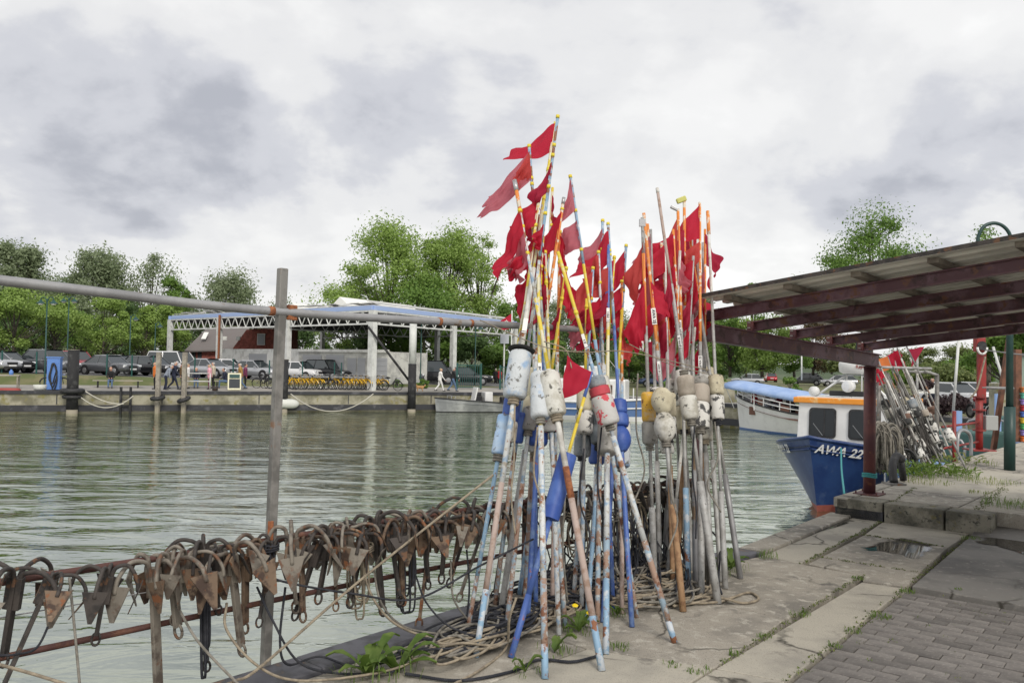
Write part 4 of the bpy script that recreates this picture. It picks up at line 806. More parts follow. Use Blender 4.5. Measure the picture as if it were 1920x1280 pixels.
for i, (cx, cy, m_, sd_, lf_) in enumerate([(945,1180,'rope_black',41,.10),(985,1150,'rope_grey',42,.12),(1030,1140,'rope_black',43,.12),(1070,1105,'rope_black',44,.18),(1110,1100,'rope_grey',45,.2),(1150,1085,'rope_black',46,.24),(1180,1095,'rope_grey',47,.22),(1215,1085,'rope_black',48,.2),(1240,1095,'rope_tan',49,.12),(905,1205,'rope_grey',50,.06),(1090,1130,'rope_black',51,.1)]):
    coil(cx,cy,.40,.19,8,m_,f"{ {'rope_black':'black','rope_grey':'grey','rope_tan':'tan'}[m_] } rope loops in the tangle under the poles, {ordinal(i)} from the start",sd_,.0078,.04,lf_)
mb = MB(); rnd = random.Random(12)
for k in range(46):
    x0 = rnd.uniform(985,1300); x1 = x0+rnd.uniform(-70,70); t_ = rail_t(x0); Yr = rail(t_,0,-.1).y; Yg = G(x1,1120).y
    mb.tube(bez([P(x0,rnd.uniform(930,975),Yr),P((x0+x1)/2+rnd.uniform(-30,30),rnd.uniform(985,1050),(Yr+Yg)/2+.12),P(x1+rnd.uniform(-15,15),rnd.uniform(1060,1090),Yg+.2),G(x1,rnd.uniform(1095,1125),.05)],6),rnd.choice((.005,.0065,.0075)),5)
tag(mb.build('line_tangle','rope_black',None,True),'dark tangle of lines hanging from the railing behind the poles','rope',kind='stuff')
twisted([G(1215,1110,.03),G(1290,1128,.02),G(1345,1128,.015),G(1372,1120,.012),G(1405,1110,.012),G(1422,1122,.012),G(1395,1130,.012),G(1350,1120,.03),G(1300,1118,.03)], .0095, 'rope_tan', 'long rope loop lying out on the paving beside the right cluster')
twisted([G(1130,1225,.012),G(1110,1232,.012),G(1070,1240,.012),G(1010,1236,.012),G(960,1258,.012),G(860,1275,.012),G(760,1262,.02)], .0085, 'rope_black', 'black rope lying along the front of the poles')
twisted([P(968,1120,4.55),P(955,1160,4.5),G(948,1215,.02),G(900,1255,.012),G(845,1285,.012)], .0075, 'rope_tan', 'pale rope end hanging down and knotted by the beige foot')
for i, (px, y0, y1, Y, m_) in enumerate([(1052,760,1130,5.0,'rope_grey'),(965,760,1000,4.9,'rope_tan'),(1128,800,1040,5.2,'rope_black'),(1196,700,960,5.6,'rope_grey'),(1302,800,1010,5.9,'rope_black'),(1340,790,960,6.0,'rope_grey'),(1008,800,1010,4.75,'rope_tan'),(1095,840,1080,5.1,'rope_black'),(1258,850,1030,5.6,'rope_grey')]):
    mb = MB(); mb.tube(bez([P(px,y0,Y),P(px+random.uniform(-8,8),(y0*.6+y1*.4),Y-.02),P(px+random.uniform(-14,14),y0*.3+y1*.7,Y-.05),P(px+random.uniform(-20,20),y1,Y-.1)],8), .0062, 6)
    tag(mb.build('rope', m_, None, True), f"{ {'rope_grey':'grey','rope_tan':'tan','rope_black':'black'}[m_] } line hanging from a float, {ordinal(i)} of the hanging lines", 'rope', 'lines hanging from the floats')
# ================================================================ weeds
mat('weed', (.09,.16,.03), .7, noise=((.16,.23,.055), 8, .4, .6)); mat('weed_dry', (.27,.25,.10), .8, noise=((.18,.24,.06), 6, .4, .6)); mat('moss', (.09,.13,.03), .95, noise=((.15,.17,.05), 20, .4, .6)); mat('dandelion', (.85,.62,.01), .7)
for k_ in ('weed','weed_dry'):
    nt = MT[k_].node_tree; b_ = nt.nodes['Principled BSDF']; o_ = nt.nodes['Material Output']; t_ = nt.nodes.new('ShaderNodeBsdfTranslucent'); x_ = nt.nodes.new('ShaderNodeMixShader'); t_.inputs[0].default_value = (.18,.28,.045,1); x_.inputs[0].default_value = .35
    nt.links.new(b_.outputs[0], x_.inputs[1]); nt.links.new(t_.outputs[0], x_.inputs[2]); nt.links.new(x_.outputs[0], o_.inputs[0])
def blades(mb, c, n, rad, h, w, rnd, flop=.6):
    for _ in range(n):
        a = rnd.uniform(0,6.28); r_ = rad*math.sqrt(rnd.random()); b = Vector((c.x+r_*math.cos(a), c.y+r_*math.sin(a), c.z)); hh = h*rnd.uniform(.4,1.1); az = rnd.uniform(0,6.28); dd = Vector((math.cos(az),math.sin(az),0)); s_ = Vector((-dd.y,dd.x,0))*w*rnd.uniform(.6,1.2); f_ = flop*rnd.uniform(.3,1.2)*hh
        m1 = b+dd*f_*.35+Vector((0,0,hh*.6)); t_ = b+dd*f_+Vector((0,0,hh*(1-.3*flop)))
        mb.add([b-s_*.6,b+s_*.6,m1+s_,m1-s_,t_], [(0,1,2,3),(3,2,4)])
def leaf(mb, b, dd, L, w, rise, rnd):
    s_ = Vector((-dd.y,dd.x,0)); rows = []
    for i in range(6):
        u = i/5; ww = w*math.sin(math.pi*min(1,.12+u*.83))*(1.25 if i % 2 else .75); c = b+dd*L*u+Vector((0,0,rise*L*math.sin(u*2.1))); rows.append([c-s_*ww+Vector((0,0,.01)), c, c+s_*ww+Vector((0,0,.01))])
    mb.grid(rows)
def dandelion(px, py, n, L, label, flowers=0, seed=0, grass=20):
    rnd = random.Random(seed); c = G(px,py); c.z = .005; e = empty('dandelion_plant', c, label=label, cat='plant'); mb = MB()
    for i in range(n): a = rnd.uniform(0,6.28); leaf(mb, Vector((0,0,0)), Vector((math.cos(a),math.sin(a),0)), L*rnd.uniform(.6,1.1), L*.16, rnd.uniform(.35,1.0), rnd)
    blades(mb, Vector((0,0,0)), grass, L*.9, L*.6, .003, rnd); mb.build('foliage','weed',e,True)
    for k in range(flowers):
        q = Vector((rnd.uniform(-.05,.05)+(-.03 if k else .03), rnd.uniform(-.03,.03), .10+.05*k)); MB().tube([(0,0,0),q*.5+Vector((.01,0,0)),q],.003,5).build('stem','weed',e)
        MB().lathe([(0,.004),(.2,.012),(.6,.019),(1,.012)], q, q+Vector((0,-.004,.012)), 12).build('flower_head','dandelion',e)
    return e
dandelion(690,1268,9,.20,'big leafy dandelion weed at the bottom edge beside the steel beam',0,1,30)
dandelion(745,1262,8,.20,'leafy weed with broad leaves right of the biggest weed',0,2,25)
dandelion(1085,1185,9,.12,'dandelion with two yellow flowers at the foot of the poles',2,3,60)
dandelion(1040,1225,6,.13,'small weed behind the white pole foot',0,4,30)
dandelion(985,1262,4,.10,'low weed at the bottom edge in front of the poles',0,5,30)
dandelion(1158,1155,5,.09,'small weed behind the blue foot',0,6,30)
dandelion(1370,1068,10,.16,'leafy weed tuft beside the rightmost pole foot',0,7,50)
dandelion(1352,1078,6,.12,'weed tuft behind the grey pole feet',0,8,30)
def tuft(px, py, n, rad, h, label, m_='weed', z=0, seed=0, name='grass_tuft', flop=.6):
    rnd = random.Random(seed+px); c = G(px,py,z); mb = MB(); blades(mb, Vector((0,0,0)), n, rad, h, .003, rnd, flop); o = mb.build(name, m_); o.location = c; return tag(o, label, 'grass', 'grass tufts in the paving joints')
for i, (px, py, n, r_, h, lb) in enumerate([(1160,1215,40,.06,.05,'grass tuft on the paving right of the blue foot'),(1440,1045,40,.10,.09,'pale grass tuft by the quay edge puddle'),(1665,968,70,.10,.14,'tall grass tuft at the foot of the concrete step'),(1780,975,80,.18,.10,'dark weed clump under the middle of the step'),(1700,1110,50,.06,.04,'grass tuft at the corner of the paver field'),(1650,1157,60,.07,.04,'grass tuft on the edge of the light strip'),(1600,1185,40,.05,.035,'grass tuft halfway along the strip edge'),(1567,1212,30,.04,.03,'small grass tuft low on the strip edge'),(1500,1152,50,.07,.035,'grass tuft in the long joint of the slabs'),(1435,1195,30,.05,.03,'grass tuft in the lower part of the long joint'),(1377,1228,30,.03,.045,'upright grass tuft near the bottom of the joint'),(1310,1258,40,.07,.03,'flat grass tuft near the bottom edge'),(1260,1247,30,.05,.03,'tiny grass tuft left of the bottom joint'),(1610,1085,40,.05,.03,'grass tuft at the end of the long joint'),(1798,1105,20,.03,.02,'dark tuft among the far pavers'),(1818,1010,80,.10,.04,'grass tuft at the corner of the dark slab')]):
    tuft(px,py,n,r_,h,lb,seed=i)
for i, (px, py, n, r_, h, lb) in enumerate([(1890,948,160,.28,.12,'big grass clump on the raised quay at the right edge'),(1860,905,140,.35,.08,'grass strip in the far joint of the raised quay'),(1740,905,120,.30,.07,'dry grass strip beside the far poles'),(1840,925,60,.14,.05,'grass in the joint below the green lamp post')]):
    tuft(px,py,n,r_,h,lb,'weed_dry' if i else 'weed',.2,i+50)
# moss growing along the joints
mb = MB(); rnd = random.Random(5)
def mossline(a, b, n, z, w=.012):
    for _ in range(n):
        t = rnd.random(); p_ = a.lerp(b,t)+Vector((rnd.gauss(0,w),rnd.gauss(0,w),0)); p_.z = z; blades(mb, p_, 4, .012, .016, .0035, rnd, 1)
mossline(G(1501,1057),G(1654,977),160,.0); mossline(G(1537,1044),G(1725,1073),40,.0); mossline(G(1619,1002),G(1778,1026),70,.0); mossline(G(1709,1092),G(1818,1006),90,.0); mossline(L0a,L0b,120,0); mossline(L1a,L1b,90,0,.02)
mossline(G(1674,941,.2),G(1715,914,.2),60,.2); mossline(G(1834,955,.2),G(1880,915,.2),160,.2,.03); mossline(st,G(1870,992),120,.0,.03)
for _ in range(90): 
    p_ = L1a+PU*rnd.uniform(-1,far_lim)+PV*rnd.uniform(.1,2.2); p_.z = -.002; blades(mb, p_, 3, .02, .014, .003, rnd, 1)
tag(mb.build('moss', 'moss'), 'green moss growing in the paving joints', 'moss', kind='stuff')
# ================================================================ far bank: shed, houses, trees
mat('shed_white', (.66,.67,.65), .6, noise=((.52,.53,.51), 2, .45, .65)); mat('shed_blue', (.34,.45,.72), .5); mat('roof_dark', (.10,.10,.105), .8, noise=((.17,.17,.17), 1.3, .45, .62)); mat('roof_panel', (.55,.55,.53), .6, noise=((.40,.40,.39), .8, .4, .6))
mat('tent_white', (.80,.80,.76), .7); mat('brick_red', (.42,.13,.10), .85, noise=((.26,.085,.065), 3, .4, .6)); mat('roof_tile', (.17,.15,.145), .85, noise=((.17,.155,.15), 2.5, .42, .62)); mat('plaster_white', (.80,.80,.77), .85, noise=((.56,.56,.53), 1.2, .45, .65)); mat('plaster_grey', (.62,.62,.58), .85, noise=((.42,.42,.40), 1.2, .45, .65))
mat('shutter', (.40,.41,.43), .6); mat('window_dark', (.03,.035,.04), .08, spec=.7); mat('window_pale', (.45,.48,.52), .3); mat('lamp_green', (.012,.06,.055), .5); mat('fence_green', (.015,.085,.075), .5)
def corner(c, px): pass
C0 = P(700,568,60.0); CL = P(320,590,80.0); CR = P(966,597,79.0); ZR = 5.7
sh = empty('market_shed', (C0.x,C0.y,0), label='open white steel shed with blue fascia and lattice trusses on the far quay', cat='shed'); sh.location = (0,0,0)
A0 = Vector((C0.x,C0.y,0)); da = Vector((CL.x-C0.x,CL.y-C0.y,0)); db = Vector((CR.x-C0.x,CR.y-C0.y,0)); La, Lb = da.length, db.length; da.normalize(); db.normalize()
def shp(a, b, z): p_ = A0+da*a+db*b; return Vector((p_.x,p_.y,z))
def gz(p_): return 0.0 if (p_-FB).dot(FU) < 0 else zpark((Vector((p_.x,p_.y,0))-FB).dot(FU))
hf = .32
for nm, q, qe in (('fascia', shp(-.2,0,0), shp(La+.2,0,0)), ('fascia', shp(0,-.2,0), shp(0,Lb+.2,0)), ('fascia', shp(La,-.2,0), shp(La,Lb+.2,0)), ('fascia', shp(-.2,Lb,0), shp(La+.2,Lb,0))):
    MB().bar((q.x,q.y,ZR-hf/2),(qe.x,qe.y,ZR-hf/2), .14, hf).build(nm, 'shed_blue', sh)
m_ = MB(); m_.slabv([shp(.1,.1,ZR-.02),shp(La-.1,.1,ZR-.02),shp(La-.1,Lb-.1,ZR-.02),shp(.1,Lb-.1,ZR-.02)], (0,0,.10)); m_.build('roof_deck','roof_panel',sh)
m_ = MB()
for k in range(26): m_.bar(shp(La*k/25,.3,ZR-.42), shp(La*k/25,Lb-.3,ZR-.42), .08,.25)
m_.build('roof_purlins','roof_dark',sh)
tz0, tz1 = ZR-hf-.02, ZR-hf-1.0
def truss(p_, q, n, nm='truss'):
    d = (q-p_); mb = MB(); z = lambda v, zz: Vector((v.x,v.y,zz))
    mb.bar(z(p_,tz1),z(q,tz1),.12,.12); mb.bar(z(p_,tz0-.05),z(q,tz0-.05),.12,.12)
    for i in range(n):
        a_, b_ = p_+d*(i/n), p_+d*((i+1)/n); c_ = (a_+b_)/2; mb.tube([z(a_,tz0-.05),z(c_,tz1)],.045,6); mb.tube([z(c_,tz1),z(b_,tz0-.05)],.045,6)
    mb.build(nm,'shed_white',sh)
truss(shp(0,0,0),shp(La,0,0),26); truss(shp(0,0,0),shp(0,Lb,0),15); truss(shp(La*.5,0,0),shp(La*.5,Lb,0),14); truss(shp(0,Lb,0),shp(La,Lb,0),22)
for a_, b_ in ((0,0),(La*.35,0),(La*.70,0),(La,0),(0,Lb*.5),(0,Lb),(La*.35,Lb),(La*.7,Lb),(La,Lb),(La,Lb*.5)):
    q = shp(a_,b_,0); g_ = -.5; MB().box((q.x,q.y,(g_+tz0)/2),(.55 if b_ == 0 and a_ == 0 else .42,.4,tz0-g_), Matrix.Rotation(math.atan2(da.y,da.x),3,'Z')).build('column','shed_white',sh)
q = shp(La*.70-.3,-.22,0); MB().box((q.x,q.y,2.5),(.16,.16,6.1)).build('drain_pipe','rust_bright',sh)
for k, (a_, b_, w_) in enumerate(((La*.70,Lb*.42,4.0),(La*.36,Lb*.30,4.6))):                  # two white peaked rooflights
    c = shp(a_,b_,ZR+.1); mb = MB(); h_ = 1.5; L_ = Lb*.5; pts = [c-da*w_/2, c+da*w_/2, c+da*w_/2+db*L_, c-da*w_/2+db*L_, c+Vector((0,0,h_)), c+db*L_+Vector((0,0,h_))]
    mb.add(pts,[(0,1,4),(1,2,5,4),(2,3,5),(3,0,4,5)]); mb.build('rooflight','tent_white',sh)
rnd = random.Random(3)
for k in range(18):                                                                        # panels tilted along the roof edge
    c = shp(.6,1+k*(Lb-2)/17,ZR+.28); MB().box(c,(1.1,1.0,.05),Matrix.Rotation(math.atan2(db.y,db.x),3,'Z') @ Matrix.Rotation(R(14),3,'X')).build('roof_panel','roof_panel',sh)
for k in range(22):
    c = shp(1+k*(La-2)/21,.8,ZR+.22+rnd.uniform(-.04,.1)); MB().box(c,(1.0,1.2,.05),Matrix.Rotation(math.atan2(da.y,da.x),3,'Z') @ Matrix.Rotation(R(rnd.uniform(-16,16)),3,'X')).build('roof_panel','roof_panel',sh)
# brick house with hipped roof --------------------------------------------------
hs = empty('brick_house', label='red brick house with grey tiled roof behind the white garages', cat='house')
def facade(p0, p1, z0, z1, depth, nm, m_, par): 
    a_, b_ = Vector(p0), Vector(p1); n_ = Vector((-(b_-a_).y,(b_-a_).x,0)).normalized(); mb = MB(); mb.slabv([(a_.x,a_.y,z0),(b_.x,b_.y,z0),(b_.x,b_.y,z1),(a_.x,a_.y,z1)], n_*depth); return mb.build(nm,m_,par)
HY = 92.0
h0, h1, h2 = P(352,658,HY), P(445,655,HY-1), P(533,655,HY-2)
zg = -.4
facade((h0.x,h0.y,0),(h1.x,h1.y,0),zg,h0.z,6,'wall','brick_red',hs)
e0, e1 = P(345,660,HY-.6), P(447,657,HY-1.6); r0, r1 = P(388,617,HY+3), P(470,613,HY+2)
mb = MB(); mb.slabv([e0,e1,r1,r0],(0,0,.15)); rf = mb.build('roof','roof_tile',hs)
q = P(386,632,HY+.9); MB().box(q+Vector((0,-.3,.15)),(.5,1.2,.08),Matrix.Rotation(R(40),3,'X')).build('skylight','tent_white',rf)
for px in (363,375,389,404):
    q = P(px,667,HY-.2); f_ = MB().box((q.x,q.y-.05,q.z),(.45 if px != 389 else .7,.1,1.0)).build('window','window_dark',hs)
g0, g1, gp, gq = P(437,652,HY-3), P(540,650,HY-3), P(462,618,HY-3), P(540,612,HY-3)
mb = MB(); mb.slabv([(g0.x,g0.y,zg),(g1.x,g1.y,zg),(g1.x,g1.y,gq.z),(gp.x,gp.y,gp.z),(g0.x,g0.y,g0.z)],(0,4,0)); mb.build('gable_wall','brick_red',hs)
q = P(490,636,HY-3.1); w_ = MB().box((q.x,q.y-.06,q.z),(.85,.1,1.25)).build('window','tent_white',hs); MB().box((q.x,q.y-.12,q.z),(.68,.04,1.06)).build('pane','window_pale',w_)
for px in (422,447): q = P(px,634,HY-3.2); MB().box((q.x,q.y,q.z),(.4,.2,.4)).build('wall_lamp','tent_white',hs)
# garages -------------------------------------------------------------------------
ga = empty('garage_row', label='long low white garage row with grey roller shutters under the shed', cat='garage')
p0, p1, p2 = P(412,654,78), P(560,656,69), P(728,663,64)
facade((p0.x,p0.y,0),(p1.x,p1.y,0),zg,p0.z,5,'wall','plaster_white',ga); facade((p1.x,p1.y,0),(p2.x,p2.y,0),zg,p2.z+.15,5,'wall','plaster_grey',ga)
MB().bar((p1.x,p1.y-.1,p2.z+.2),(p2.x,p2.y-.1,p2.z+.2),.3,.22).build('parapet','plaster_white',ga)
d_ = (p2-p1); d_.z = 0; 
def shut(px0, px1, py0, py1, base, dirv):
    q0, q1 = P(px0,py0,79), P(px1,py0,79); 
    def onl(px):
        r_ = ray(px,690); a = np.array([[r_.x,-dirv.x],[r_.y,-dirv.y]]); s_ = np.linalg.solve(a, np.array([base.x,base.y])); return base+dirv*s_[1]
    a_, b_ = onl(px0), onl(px1); zt = P((px0+px1)/2,py0,(a_.y+b_.y)/2).z; n_ = Vector((dirv.y,-dirv.x,0)).normalized()
    if n_.y > 0: n_ = -n_
    mb = MB(); mb.slabv([(a_.x,a_.y,zg),(b_.x,b_.y,zg),(b_.x,b_.y,zt),(a_.x,a_.y,zt)], n_*.05); o = mb.build('roller_shutter','shutter',ga)
    for k in range(6): z = zg+(zt-zg)*(k+.5)/6; MB().bar(Vector((a_.x,a_.y,z))+n_*.06,Vector((b_.x,b_.y,z))+n_*.06,.03,.05).build('slat','shutter',o)
d0 = p1-p0; d0.z = 0; d0.normalize(); d_.normalize()
shut(467,500,663,0,Vector((p0.x,p0.y,0)),d0)
for a_, b_ in ((568,603),(612,645),(652,668),(671,685),(707,726)): shut(a_,b_,665 if a_ < 650 else 671,0,Vector((p1.x,p1.y,0)),d_)
# trees ----------------------------------------------------------------------------
def leafmat(name, c1, c2, tr=.4):
    m = bpy.data.materials.new(name); m.use_nodes = True; nt = m.node_tree; b = nt.nodes['Principled BSDF']; N = nt.nodes.new; L = nt.links.new
    g = N('ShaderNodeNewGeometry'); r_ = N('ShaderNodeMix'); r_.data_type = 'RGBA'; r_.inputs[6].default_value = (*c1,1); r_.inputs[7].default_value = (*c2,1); L(g.outputs['Random Per Island'], r_.inputs[0]); L(r_.outputs[2], b.inputs['Base Color']); b.inputs['Roughness'].default_value = .6
    t = N('ShaderNodeBsdfTranslucent'); L(r_.outputs[2], t.inputs[0]); x = N('ShaderNodeMixShader'); x.inputs[0].default_value = tr; L(b.outputs[0], x.inputs[1]); L(t.outputs[0], x.inputs[2]); L(x.outputs[0], nt.nodes['Material Output'].inputs[0]); MT[name] = m
leafmat('leaf_bright', (.21,.32,.06), (.33,.46,.12)); leafmat('leaf_mid', (.11,.21,.035), (.19,.31,.06)); leafmat('leaf_dark', (.075,.14,.04), (.13,.21,.07)); leafmat('leaf_grey', (.22,.28,.15), (.31,.37,.215), .5); leafmat('leaf_olive', (.13,.18,.055), (.22,.26,.09)); leafmat('leaf_brown', (.13,.10,.055), (.2,.15,.08)); leafmat('leaf_purple', (.04,.022,.03), (.08,.05,.05))
mat('bark', (.10,.085,.065), .95, noise=((.05,.045,.035), 4, .4, .6)); mat('bark_pale', (.20,.18,.14), .95)
def leaf_cloud(pts, size, rg, up=.35, nrm=None):
    """quads with random orientation round each point"""
    n = len(pts); a = rg.normal(size=(n,3))*.55; a = a+nrm if nrm is not None else a; a[:,2] += up; a /= np.linalg.norm(a,axis=1)[:,None]; b = rg.normal(size=(n,3)); b -= a*(a*b).sum(1)[:,None]; b /= np.linalg.norm(b,axis=1)[:,None]; c = np.cross(a,b)
    s = size*rg.uniform(.55,1.3,n)[:,None]; v = np.stack([pts-b*s, pts+c*s*.55, pts+b*s, pts-c*s*.55],1).reshape(-1,3)
    return v
def tree(base, H, Wd, label, lm='leaf_mid', n=5200, leaf=.17, trunk_h=.3, seed=0, bark='bark', gaps=.5, name='tree', group='trees on the far bank', cat='tree', wisp=0, flat=1.0, clumps=None, tr=1.0):
    rg = np.random.default_rng(seed+101); rnd = random.Random(seed+7); e = empty(name, base, label=label, cat=cat, group=group)
    r0 = .02*H*tr+.05; tk = MB(); top = H*(trunk_h+.35); lean = Vector((rnd.uniform(-.06,.06)*H, rnd.uniform(-.06,.06)*H, 0))
    tp = [Vector((0,0,-.1)), lean*.2+Vector((0,0,top*.35)), lean*.6+Vector((0,0,top*.7)), lean+Vector((0,0,top))]; tk.tube(bez(tp,4), np.linspace(r0,r0*.35,13), 7)
    cs = []; K = clumps or int(18+H*1.3); lob = [rnd.uniform(0,6.28) for _ in range(3)]
    for i in range(K):                                          # clump centres spread through the crown
        u = rnd.random(); h = trunk_h + (1-trunk_h)*(.06+.90*u); prof = math.sin(math.pi*min(1,max(.0,(h-trunk_h)/(1-trunk_h)))**.75*.93+.12)
        az = rnd.uniform(0,6.28); rr = Wd*.5*max(.2,prof)*math.sqrt(rnd.uniform(.08,1))*(.86+.22*math.sin(2*az+lob[0]+h*5)+.16*math.sin(3*az+lob[1]-h*9)); h = h+.05*math.sin(az*2+lob[2])*(1-h) if h < .9 else h; c = Vector((rr*math.cos(az)+lean.x*h, rr*math.sin(az)*flat+lean.y*h, H*h)); cs.append(c)
        f = min(.95,max(.25,(c.z-H*.1)/top*.55)); b0 = Vector(tp[0]).lerp(tp[3],min(.98,f)); mid = b0.lerp(c,.5)+Vector((0,0,-.03*H)); tk.tube(bez([b0,mid,c],4), np.linspace(r0*.32,r0*.06,9), 5)
    tk.build('trunk', bark, e, True)
    n = int(n*2.5); leaf *= .76; pts = []; nr_ = []; per = n//K
    for c in cs:
        sz = Wd*rnd.choice((.07,.09,.12,.15,.18)); d = rg.normal(size=(per,3)); d /= np.linalg.norm(d,axis=1)[:,None]; rad = sz*np.clip(np.abs(rg.normal(.58,.26,per)),0,.98); q = np.array(c)+d*rad[:,None]*np.array([1.15,1.15,.8])
        if wisp: q[:,2] -= rg.random(per)**2*wisp*sz*2
        pts.append(q); nr_.append(d)
    v = leaf_cloud(np.concatenate(pts), leaf, rg, nrm=np.concatenate(nr_)); me = bpy.data.meshes.new('crown'); k = len(v)//4
    me.vertices.add(4*k); me.vertices.foreach_set('co', v.ravel()); me.loops.add(4*k); me.loops.foreach_set('vertex_index', np.arange(4*k)); me.polygons.add(k); me.polygons.foreach_set('loop_start', np.arange(0,4*k,4)); me.polygons.foreach_set('loop_total', np.full(k,4)); me.materials.append(MT[lm]); me.update()
    o = bpy.data.objects.new('crown', me); COL.objects.link(o); o.parent = e; return e
def treepx(px, ytop, ybase, Y, wpx, label, **k):
    t, b = P(px,ytop,Y), P(px,ybase,Y); b.x = t.x; return tree(b, t.z-b.z, wpx*Y/F, label, seed=px, **k)
# tall trees far behind
treepx(40,452,710,105,230,'tall dark grey green tree at the far left',lm='leaf_grey',n=9500,leaf=.27,trunk_h=.15,wisp=.6,clumps=44)
treepx(-60,480,700,100,160,'dark tree half outside the left edge',lm='leaf_dark',n=4000,leaf=.22,trunk_h=.2)
treepx(190,462,710,112,220,'feathery grey green tree above the grey pipe',lm='leaf_grey',n=8000,leaf=.27,trunk_h=.15,wisp=1,clumps=40)
treepx(275,464,710,115,180,'thin open tree with bare limbs above the grey pipe',lm='leaf_grey',n=3800,leaf=.24,trunk_h=.15,wisp=1,clumps=30)
treepx(120,520,710,118,220,'low dark tree between the two tall ones at left',lm='leaf_dark',n=4000,leaf=.22,trunk_h=.15)
treepx(440,508,710,125,260,'rounded grey green tree behind the shed',lm='leaf_grey',n=8500,leaf=.27,trunk_h=.1,wisp=.5,clumps=40)
treepx(540,560,700,135,120,'small grey tree behind the white rooflights',lm='leaf_grey',n=2800,leaf=.22,trunk_h=.15)
treepx(335,517,700,100,110,'bright green tree left of the shed roof',lm='leaf_mid',n=4200,leaf=.2,trunk_h=.2)
for i, (px, yt, w, Y, l_) in enumerate([(0,545,150,98,'leaf_dark'),(75,560,160,100,'leaf_dark'),(150,555,160,102,'leaf_grey'),(235,550,160,104,'leaf_dark'),(310,560,150,106,'leaf_grey'),(385,560,150,110,'leaf_dark'),(470,575,150,112,'leaf_grey'),(570,590,150,114,'leaf_dark'),(640,560,150,108,'leaf_mid'),(1100,590,160,104,'leaf_dark'),(1210,605,150,104,'leaf_dark'),(1330,610,150,100,'leaf_mid')]):
    treepx(px,yt,712,Y,w,f'dense tree of the continuous belt behind the car park, {ordinal(i)} from the left',lm=l_,n=3800,leaf=.24,trunk_h=.03)
# row of round trees in the car park
for i, (px, yt, w, Y, lb) in enumerate([(30,540,170,70,'leafy lime green tree at the left edge of the car park'),(105,552,130,74,'lime green tree behind the dark sport utility car'),(-70,545,150,68,'lime green tree just outside the left edge'),(195,560,140,80,'lime green tree behind the grey sedan'),(270,575,120,82,'lime green tree between the lamp posts'),(315,560,110,86,'lime green tree beside the left shed column'),(150,585,120,84,'darker tree in the gap of the car park row')]):
    treepx(px,yt,690,Y,w,lb,lm='leaf_bright' if i != 6 else 'leaf_mid',n=4600,leaf=.16,trunk_h=.28)
# big willow in the middle
treepx(735,424,700,98,300,'large bright green tree behind the shed, left half',lm='leaf_bright',n=9000,leaf=.22,trunk_h=.2,clumps=44)
treepx(848,425,700,100,250,'large bright green tree behind the shed, right half',lm='leaf_bright',n=9000,leaf=.22,trunk_h=.12,clumps=64)
treepx(915,432,700,103,170,'slender half bare tree at the right of the big tree',lm='leaf_bright',n=4200,leaf=.2,trunk_h=.06,clumps=48)
treepx(680,500,700,104,170,'lower left part of the tree group behind the shed',lm='leaf_bright',n=5200,leaf=.2,trunk_h=.15)
treepx(800,520,700,92,230,'shaded tree under the big tree crown',lm='leaf_mid',n=6000,leaf=.22,trunk_h=.1)
treepx(960,560,715,92,150,'mid green tree behind the flag mast',lm='leaf_mid',n=4600,leaf=.2,trunk_h=.1)
for i, (px, yt, w, Y, l_) in enumerate([(600,640,110,104,'leaf_mid'),(690,620,110,100,'leaf_dark'),(760,610,120,96,'leaf_dark'),(830,620,120,92,'leaf_mid'),(890,630,110,88,'leaf_dark'),(930,650,90,84,'leaf_mid')]):
    treepx(px,yt,715,Y,w,f'dark undergrowth tree under the shed roof, {ordinal(i)} from the left',lm=l_,n=3600,leaf=.19,trunk_h=.05)
# behind the flags
treepx(1060,545,700,120,170,'grey green tree behind the left flag poles',lm='leaf_grey',n=5000,leaf=.22,trunk_h=.1,wisp=.4)
treepx(1140,560,700,118,150,'grey green tree seen between the pole clusters',lm='leaf_grey',n=4600,leaf=.22,trunk_h=.1,wisp=.4)
treepx(1010,600,715,95,140,'mid green tree by the two strolling people',lm='leaf_mid',n=4200,leaf=.2,trunk_h=.08)
for i, (px, yt, w, Y, l_) in enumerate([(1225,590,120,84,'leaf_bright'),(1300,575,150,80,'leaf_bright'),(1370,590,130,76,'leaf_mid'),(1430,585,150,72,'leaf_bright'),(1490,620,110,74,'leaf_mid'),(1180,625,100,90,'leaf_mid'),(1260,640,130,92,'leaf_dark'),(1400,640,150,90,'leaf_dark')]):
    treepx(px,yt,705,Y,w,f'green roadside tree under the shelter roof, {ordinal(i)} of the row',lm=l_,n=4800,leaf=.15,trunk_h=.12)
treepx(1560,628,700,110,110,'brownish conifer seen right of the white mast',lm='leaf_brown',n=3600,leaf=.2,trunk_h=.05); treepx(1525,600,700,112,100,'brown half dead tree behind the shelter beam',lm='leaf_brown',n=2600,leaf=.2,trunk_h=.1); treepx(1590,640,700,100,100,'olive green tree behind the radar dome',lm='leaf_olive',n=3600,leaf=.2,trunk_h=.05)
treepx(1630,408,700,62,340,'leafy tree rising behind the shelter roof',lm='leaf_mid',n=7000,leaf=.14,trunk_h=.25,gaps=.6); treepx(1415,528,690,80,70,'small tree top behind the shelter edge',lm='leaf_mid',n=2200,leaf=.15,trunk_h=.3)
treepx(1850,410,720,48,170,'sparse tree behind the curved lamp',lm='leaf_mid',n=2200,leaf=.12,trunk_h=.3,gaps=.8); treepx(1330,548,690,100,60,'sparse tree top left of the shelter',lm='leaf_grey',n=1500,leaf=.18,trunk_h=.3)
treepx(1880,600,735,44,190,'dark trunked tree behind the red crane',lm='leaf_mid',n=5200,leaf=.12,trunk_h=.3,tr=1.6)
